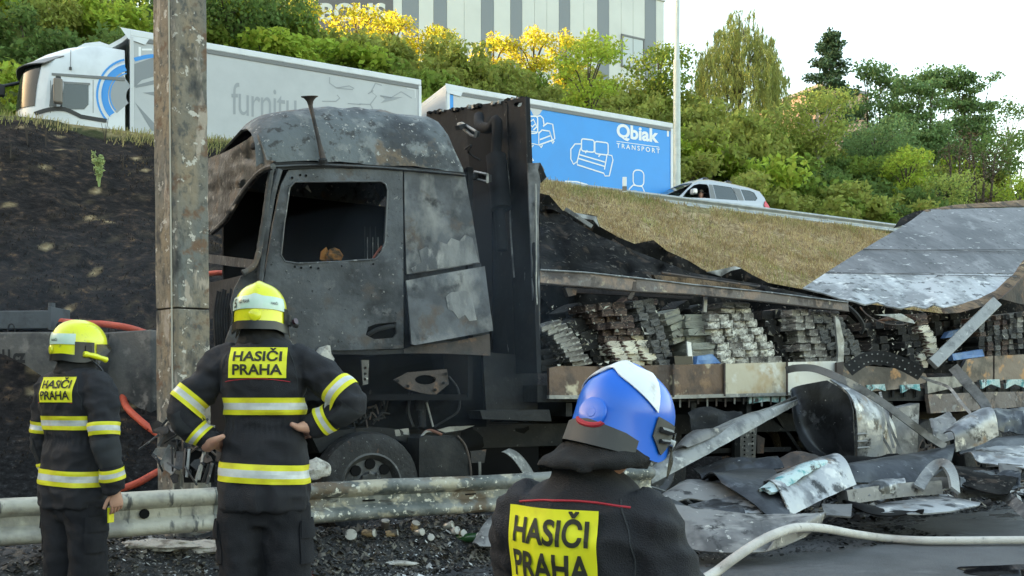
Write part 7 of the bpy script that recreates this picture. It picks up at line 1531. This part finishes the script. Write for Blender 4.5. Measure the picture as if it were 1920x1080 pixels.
# flat and rolled sheets on the road
rolled('rolled_sheet', 'long dark sheet under the end of the long steel strap', [(1570, 876, 9.9), (1630, 862, 10.2), (1710, 850, 10.5), (1786, 836, 10.7)], [(1600, 905, 9.4), (1650, 906, 9.5), (1730, 902, 9.6), (1782, 872, 10.0)], m_dk, .14, seed=17)
rolled('rolled_sheet', 'rolled silver sheet with a white crusted upper edge lying on the road', [(1420, 912, 8.9), (1455, 893, 9.2), (1500, 874, 9.4), (1545, 862, 9.6)], [(1482, 968, 8.2), (1520, 948, 8.5), (1562, 928, 8.7), (1606, 908, 9.0)], m_lt, lambda u, t: .20*sin(pi*t**.8), seed=20, dent=.008)
rolled('crust', 'white foam crust on the upper edge of the rolled silver sheet', [(1422, 910, 8.5), (1458, 896, 8.7), (1500, 872, 8.95), (1543, 858, 9.2)], [(1446, 926, 8.35), (1480, 908, 8.5), (1520, 884, 8.75), (1556, 868, 9.0)], m_turq, .05, thick=.03, dent=.04, seed=23, cat='foam crust')
rolled('rolled_sheet', 'dark half tube opening towards the camera beside the rolled silver sheet', [(1312, 902, 9.2), (1350, 886, 9.5), (1400, 876, 9.7), (1440, 876, 9.8)], [(1352, 905, 8.7), (1400, 935, 8.4), (1440, 965, 8.1), (1482, 967, 8.15)], m_dk, .13, seed=26)
rolled('rolled_sheet', 'dark inner curl of the half tube on the road', [(1400, 930, 8.5), (1430, 920, 8.7), (1470, 918, 8.6)], [(1436, 966, 8.1), (1462, 969, 8.1), (1483, 967, 8.15)], m_soot, -.08, seed=27)
rolled('bent_rail', 'pale crumpled rail lying left of the dark half tube', [(1236, 930, 8.8), (1280, 902, 9.2), (1306, 898, 9.3), (1372, 912, 9.0)], [(1246, 950, 8.5), (1290, 932, 8.6), (1330, 938, 8.6), (1400, 928, 8.7)], m_gy, .06, seed=29)
rolled('sheet', 'bright torn sheet in the shadow under the pale crumpled rail', [(1290, 945, 8.5), (1340, 936, 8.6), (1420, 932, 8.7)], [(1310, 972, 8.1), (1370, 966, 8.2), (1430, 962, 8.2)], m_lt, .03, dent=.03, seed=31, cat=SM)
rolled('flat_sheet', 'wide dull grey sheet lying under the white hose, nearest the blue helmet', [(1250, 952, 8.0), (1330, 962, 7.9), (1420, 972, 7.85), (1500, 970, 7.95), (1545, 972, 8.0)], [(1280, 1026, 7.3), (1340, 1036, 7.2), (1430, 1034, 7.25), (1500, 1012, 7.5), (1540, 986, 7.8)], m_gy, lambda u, t: .10*sin(pi*t)*(.5+.5*u)+.05*(1-t), seed=33, nu=26)
rolled('rolled_edge', 'pale rolled rim at the right end of the wide dull grey sheet', [(1496, 978, 7.85), (1522, 970, 7.95), (1546, 970, 8.0)], [(1440, 1034, 7.22), (1490, 1016, 7.45), (1535, 990, 7.75)], m_gy, .12, seed=35)
bar('round_tube', 'thick dented tube lying across the wet road behind the hose', [(1580, 934, 8.9), (1640, 925, 9.1), (1700, 918, 9.3), (1758, 914, 9.4)], .14, .14, m_gy)
rolled('flat_sheet', 'flat white sheet lying on the wet road behind the hose', [(1620, 950, 8.9), (1700, 936, 9.2), (1770, 928, 9.4), (1838, 944, 9.1)], [(1640, 962, 8.4), (1720, 962, 8.4), (1790, 956, 8.6), (1836, 948, 8.9)], m_lt, .02, seed=37)
rolled('flat_sheet', 'black sheet curling up beside the thick dented tube', [(1570, 934, 9.0), (1640, 948, 8.8), (1730, 964, 8.4)], [(1580, 942, 8.9), (1650, 966, 8.3), (1732, 960, 8.5)], m_soot, .03, seed=39)
rolled('flat_sheet', 'square brownish grey panel under the black curling sheet', [(1540, 946, 8.6), (1598, 944, 8.7)], [(1546, 966, 8.3), (1596, 968, 8.3)], m_stk, .01, seed=40, nu=6)
bar('bent_strip', 'curved pale strip arching up beside the dark sheet', [(1722, 915, 9.2), (1738, 890, 9.4), (1756, 872, 9.5), (1774, 872, 9.4), (1786, 892, 9.2), (1790, 920, 9.0)], .11, .03, m_pale, cat='strip', twist=.9)
bar('bent_strip', 'long curved strip reaching the right edge on the wet road', [(1792, 928, 9.3), (1840, 922, 9.4), (1878, 928, 9.2), (1905, 945, 8.9), (1930, 968, 8.5)], .11, .03, m_gy, cat='strip')
rolled('flat_sheet', 'white scorched sheet below the silver cone at the right', [(1800, 852, 10.3), (1850, 838, 10.8), (1930, 828, 11.2)], [(1830, 858, 10.0), (1870, 872, 9.8), (1930, 880, 9.6)], m_lt, .06, dent=.03, seed=42)
rolled('flat_sheet', 'black slab lying under the white scorched sheet', [(1780, 872, 9.9), (1850, 876, 10.0), (1930, 870, 10.2)], [(1790, 905, 9.3), (1860, 925, 9.0), (1890, 926, 9.0)], m_bsheet, .05, seed=44)
deb('panel_scrap', 'small upright grey scrap standing at the right edge', 'scrap', [(1872, 868), (1918, 872), (1912, 900), (1876, 896)], m_stk, ((1872, 868, 9.7), (1918, 872, 9.7), (1876, 896, 9.6)), .012, .01)
rolled('rolled_sheet', 'dark crumpled sheet between the trailer wheel and the black slab', [(1790, 826, 10.8), (1850, 822, 11.1), (1930, 814, 11.5)], [(1800, 850, 10.4), (1860, 846, 10.6), (1930, 846, 10.8)], m_dk, .06, seed=46)
rolled('flat_sheet', 'grey sheet leaning on the guardrail left of the blue helmet', [(885, 1018, 7.35), (920, 968, 7.6), (960, 946, 7.7)], [(900, 1024, 7.3), (940, 1022, 7.35), (985, 1000, 7.4)], m_gy, .02, seed=48)
bar('long_rail', 'pale rail lying on the road behind the black curling sheet', [(1640, 915, 9.6), (1750, 905, 9.7), (1860, 912, 9.6)], .12, .05, m_gy, cat='rail')
rolled('flat_sheet', 'dark wavy sheet filling the gap under the dented tube', [(1500, 905, 9.4), (1580, 905, 9.5), (1680, 912, 9.5)], [(1500, 925, 9.1), (1590, 930, 9.0), (1680, 925, 9.2)], m_dk, .04, dent=.03, seed=50)
for nm_, lb, A, B, m_, bl, sd_ in (
    ('crumpled_sheet', 'sooty crumpled sheet filling the gap below the silver bent rail', [(1300, 880, 9.6), (1370, 858, 9.9), (1440, 862, 9.9)], [(1320, 905, 9.3), (1390, 890, 9.4), (1470, 878, 9.5)], m_dk, .08, 61),
    ('crumpled_sheet', 'brownish crumpled sheet lying right of the landing leg', [(1430, 868, 10.2), (1490, 850, 10.4), (1540, 862, 10.2)], [(1440, 886, 9.9), (1500, 876, 10.0), (1560, 880, 10.0)], m_rust, .06, 63),
    ('crumpled_sheet', 'torn black sheet between the curled mudguard and the long dark sheet', [(1530, 862, 10.4), (1600, 862, 10.3), (1680, 850, 10.6)], [(1545, 882, 10.1), (1620, 880, 10.1), (1690, 868, 10.3)], m_soot, .05, 65),
    ('crumpled_sheet', 'small silver crumple between the rolled silver sheet and the dented tube', [(1590, 912, 9.1), (1640, 905, 9.3), (1690, 900, 9.4)], [(1600, 930, 8.9), (1650, 926, 9.0), (1700, 916, 9.2)], m_lt, .07, 67),
    ('crumpled_sheet', 'sooty folded sheet right of the curved pale strip', [(1790, 890, 9.7), (1840, 880, 9.9), (1900, 885, 9.9)], [(1800, 915, 9.2), (1850, 918, 9.2), (1915, 915, 9.3)], m_dk, .08, 69),
    ('crumpled_sheet', 'grey torn flap under the pale crumpled rail by the helmet', [(1250, 940, 8.6), (1310, 948, 8.4), (1380, 946, 8.4)], [(1260, 958, 8.2), (1320, 968, 8.0), (1400, 966, 8.0)], m_dk, .04, 71),
    ('crumpled_sheet', 'dark bent plate hanging below the bed left of the silver bent rail', [(1290, 770, 10.6), (1340, 764, 10.8), (1390, 766, 10.9)], [(1296, 806, 10.5), (1346, 800, 10.6), (1392, 786, 10.7)], m_chs, .05, 73),
    ('crumpled_sheet', 'bright torn plate leaning behind the silver cone', [(1740, 790, 11.2), (1780, 770, 11.4), (1800, 790, 11.2)], [(1750, 830, 10.9), (1790, 825, 11.0), (1812, 815, 11.0)], m_gy, .05, 75),
    ('crumpled_sheet', 'wide sooty sheet draped over the far wheel at the right edge', [(1840, 770, 11.8), (1890, 765, 12.0), (1935, 768, 12.1)], [(1850, 806, 11.3), (1900, 812, 11.4), (1935, 815, 11.4)], m_dk, .12, 77)):
    rolled(nm_, lb, A, B, m_, bl, dent=.05, seed=sd_)
# ---- rubble mound behind and under the guardrail
def mound(s, o): s = np.asarray(s, float); o = np.asarray(o, float); t = np.clip((o+1.85)/.62, 0, 1); b = np.clip((-.35-o)/.35, 0, 1); e = np.clip((3.3-s)/.9, 0, 1)*np.clip((s+5.5)/.5, 0, 1); return (.27*t*t*(3-2*t)*b*e*(.62+.75*fbm(s*1.7+9, o*2.2, 3, 41))+.05*(fbm(s*7, o*7, 3, 43)-.5)*np.clip(t*3, 0, 1)*b*e).clip(0)
ss = np.linspace(-5.4, 3.3, 190); oo = np.linspace(-1.84, -.36, 42); S_, O_ = np.meshgrid(ss, oo, indexing='ij'); Zm = mound(S_, O_)+.006
I = np.arange(S_.size).reshape(S_.shape); raw_mesh('rubble_mound', np.stack([P0.x+S_*T3.x+O_*N3.x, P0.y+S_*T3.y+O_*N3.y, Zm], -1).reshape(-1, 3), np.stack([I[:-1, :-1], I[1:, :-1], I[1:, 1:], I[:-1, 1:]], -1).reshape(-1, 4), mat('wet_cinder_rubble', (.016, .016, .0165), .7, bump=1., bscale=45, layers=[((.05, .047, .043), 7, .52, .62), ((.20, .20, .20), 30, .60, .64), ((.10, .075, .05), 5, .60, .68)]), smooth=True, kind='stuff')
def gm(px, py, off=-1.32):
    p = tp(px, py, off)
    for o in np.linspace(-1.8, -.8, 60):
        q = tp(px, py, float(o)); s = (q-P0).dot(T3)
        if q.z <= float(mound(s, o))+.008: return q
    return p
# ---- cans and bottles by the guardrail
m_can = mat('tin_can', (.42, .41, .38), .4, metal=.6, layers=[((.08, .075, .07), 12, .46, .58)]); m_bot = mat('green_glass', (.02, .06, .02), .08); m_clab = mat('scorched_label', (.30, .21, .11), .6, layers=[((.05, .04, .03), 14, .45, .58)]); m_wcap = mat('sooty_white_lid', (.42, .41, .38), .6, layers=[((.10, .095, .09), 14, .47, .58)])
def can(px, py, ax, m, label, r=.033, h=.11, nm='can', cat='can'):
    c = gm(px, py)+Vector((0, 0, r*.8)); a = Vector(ax).normalized(); t = thing(nm, label, cat, c); WM[t.name] = Matrix.Translation(c)
    MB().lathe([(.0, -h/2), (r*.85, -h/2), (r, -h*.45), (r, h*.45), (r*.85, h/2), (0, h/2)], c, a, 14).build('body', m, t, smooth=True, world=True, sharp=50); MB().lathe([(r*1.02, h*.40), (r*1.04, h*.46), (r*.8, h*.51), (0, h*.50)], c, a, 14).build('lid', m_wcap, t, smooth=True, world=True); return t
can(658, 1014, (.15, -.9, .5), m_can, 'round white lidded can facing the camera below the guardrail', .045, .09); can(692, 1006, (.9, -.3, .1), m_clab, 'white and orange can lying right of the white lidded can'); can(735, 1006, (1, .2, .1), m_clab, 'scorched orange can in the middle of the rubble', .03, .1); can(778, 994, (.3, -.4, .9), m_clab, 'upright golden can under the guardrail slot', .035, .09)
can(808, 1014, (.1, -.9, .4), m_can, 'tiny round tin at the front edge of the rubble', .028, .06); can(840, 992, (.8, -.3, .3), m_can, 'bright crushed can near the leaning grey sheet', .033, .1); can(852, 1002, (.6, -.6, .3), m_wcap, 'white cup lying near the leaning grey sheet', .032, .09); can(722, 992, (.1, -.3, 1), m_rust, 'brown rusty can standing under the rail', .035, .1)
can(878, 1016, (.9, -.35, .1), m_bot, 'green glass bottle in front of the leaning grey sheet', .04, .22, 'bottle', 'bottle'); can(865, 1006, (.5, -.7, .2), m_clab, 'brown can touching the green bottle', .03, .09); can(785, 1004, (.7, -.6, .2), m_can, 'dull can directly below the golden one', .03, .1)
# ---- ash flakes and rubble as stuff
def scatter(nm, n, s0, s1, o0, o1, size, m, flat, seed, z=.012, dens=None):
    g = np.random.default_rng(seed); s = g.uniform(s0, s1, n); o = g.uniform(o0, o1, n); 
    if dens: ok = dens(s, o); s = s[ok]; o = o[ok]; n = len(s)
    x = P0.x+s*T3.x+o*N3.x; y = P0.y+s*T3.y+o*N3.y; a = g.uniform(0, 6.28, n); sz = size*(g.random(n)**2*1.6+.3)
    up = g.uniform(-1, 1, n)*flat; ax = np.stack([np.cos(a), np.sin(a), up], 1)*sz[:, None]; bx = np.stack([-np.sin(a), np.cos(a), g.uniform(-1, 1, n)*flat], 1)*(sz*g.uniform(.35, .9, n))[:, None]
    hh = np.stack([np.zeros(n), np.zeros(n), sz*g.uniform(.15, .55, n)], 1); c = np.stack([x, y, np.full(n, z)+mound(s, o)+sz*.25], 1); bend = hh*1.0
    v = np.stack([c-ax-bx, c+ax*.8-bx*1.1, c+ax+bx, c-ax*.7+bx*1.2, c+bend], 1).reshape(-1, 3); k = np.arange(n)*5
    f = np.concatenate([np.stack([k+i, k+(i+1) % 4, k+4], 1) for i in range(4)]); return raw_mesh(nm, v, f, m, kind='stuff', tri=True)
def cl(sc, th, sd): return lambda s, o: fbm(s*sc+50, o*sc+50, 3, sd) > th
m_fw = mat('pale_ash_flakes', (.34, .34, .335), .9, island=.7); m_fb = mat('black_cinders', (.02, .02, .021), .7, island=.6); m_fm = mat('mixed_rubble', (.085, .075, .065), .8, island=.9)
scatter('ash_flakes', 14000, -4.5, 4.2, -2.6, -.2, .0065, m_fw, .5, 1, dens=cl(1.6, .50, 3)); scatter('cinders', 9000, -4.5, 6, -2.8, .8, .016, m_fb, .5, 2); scatter('rubble', 14000, -4.5, 3.4, -1.95, -1.0, .010, m_fm, .9, 3, .012, cl(1.3, .42, 5)); scatter('rubble', 5000, -.6, 2.6, -1.75, -1.1, .012, m_fm, 1., 9, .01); scatter('white_rubble', 2200, -3.6, 3.2, -2.1, -1.2, .014, m_fw, .9, 4, .015, cl(1.9, .53, 9)); scatter('ash_flakes', 1500, 4, 11, -1.2, .3, .014, m_fw, .4, 6, dens=cl(1.4, .5, 4)); scatter('cinders', 5000, 4, 13, -1.8, .4, .02, m_fb, .5, 7)
for px, py, r, lb in ((390, 1028, (.30, .14, .05), 'pale ash heap under the rail between the two standing firefighters'), (290, 1022, (.32, .12, .035), 'bluish ash heap under the rail beside the left firefighter'), (740, 1056, (.18, .05, .02), 'small pale ash smear on the road below the cans')):
    o = lump((0, 0, 0), r, 'ash_heap', m_wins, px, None, 3); o.location = gm(px, py); tag(o, lb, 'ash heap')
scatter('burnt_bank_litter', 1800, -6, 2.6, 2.0, 3.2, .022, m_fw, .5, 12, .02, cl(1.5, .5, 14)); scatter('burnt_bank_litter', 5000, -7, 3, 1.0, 3.6, .03, m_fb, .6, 13, .01)

# torn strips and shreds among the wreckage
g_ = np.random.default_rng(77)
for k in range(16):
    s = g_.uniform(4.2, 11.5); o = g_.uniform(-1.6, -.1); p = TW(s, o, .02); L = g_.uniform(.25, .7); a = g_.uniform(0, 3.14); d_ = Vector((cos(a), sin(a)*.5, 0)); pp = smooth_path([p, p+d_*L*.4+Vector((0, 0, g_.uniform(.02, .2))), p+d_*L*.8+Vector((0, 0, g_.uniform(.0, .22))), p+d_*L+Vector((0, 0, .02))], 5); w_ = g_.uniform(.03, .09)
    q = MB().sheet([[v+Vector((0, -w_/2, w_*.3)), v+Vector((.01*nz(i), 0, .01)), v+Vector((0, w_/2, w_*.25*nz(i*.6, k)))] for i, v in enumerate(pp)], .006).build('torn_strip', [m_gy, m_dk, m_pale, m_stk][k % 4], None, smooth=True, loc=p); tag(q, 'small torn metal strip lying among the sheets on the wet road', 'metal strip', 'torn strips among the wreckage')
scatter('metal_shreds', 500, 3.6, 12, -1.7, .2, .045, m_fm, .9, 31, .02); scatter('metal_shreds', 160, 4.2, 11, -1.5, .1, .05, m_fw, .9, 32, .02)

g_ = np.random.default_rng(91)
for k in range(18):
    s = g_.uniform(4.0, 11.5); o = g_.uniform(-1.5, .2); p = TW(s, o, .03); L = g_.uniform(.4, 1.3); pts = [p]
    for j in range(4): pts.append(pts[-1]+Vector((g_.normal()*L*.28+L*.12, g_.normal()*L*.12, 0))); pts[-1].z = max(.02, .03+g_.uniform(0, .32)*(j < 3))
    tag(MB().tube(smooth_path(pts, 6), g_.uniform(.007, .014), 6).build('burnt_cable', [m_chs, m_rust, m_pale][k % 3], None, smooth=True, loc=p), 'thin burnt cable snaking through the sheets on the wet road', 'cable', 'burnt cables among the wreckage')
# ================================================================== thin smoke still drifting round the cab
def smoke(c, r, dens, seed):
    bm = bmesh.new(); bmesh.ops.create_icosphere(bm, subdivisions=3, radius=1)
    q = MB(); q.add([Vector((v.co.x*r[0], v.co.y*r[1], v.co.z*r[2]))*(1+.18*nz(v.co.x*1.3+seed, v.co.y*1.3, v.co.z*1.3)) for v in bm.verts], [tuple(x.index for x in f.verts) for f in bm.faces]); bm.free()
    m = D.materials.new('smoke'); m.use_nodes = True; N = m.node_tree.nodes; N.remove(N['Principled BSDF']); v = N.new('ShaderNodeVolumePrincipled'); v.inputs['Color'].default_value = (.55, .66, .82, 1); v.inputs['Density'].default_value = dens; m.node_tree.links.new(v.outputs[0], N['Material Output'].inputs['Volume'])
    o = q.build('smoke', m, None, smooth=True, kind='stuff'); o.location = c; return o
for px, py, d, r, dn, sd_ in ((640, 560, 8.3, (1.3, .7, .8), .022, 1), (800, 470, 8.7, (.9, .6, .9), .03, 2), (930, 560, 9.0, (.8, .6, 1.1), .035, 3), (760, 740, 8.6, (1.5, .7, .5), .02, 4), (930, 300, 9.4, (.7, .6, .7), .010, 6), (200, 560, 10.2, (1.8, .8, .9), .02, 7)):
    smoke(P(px, py, d), r, dn, sd_)
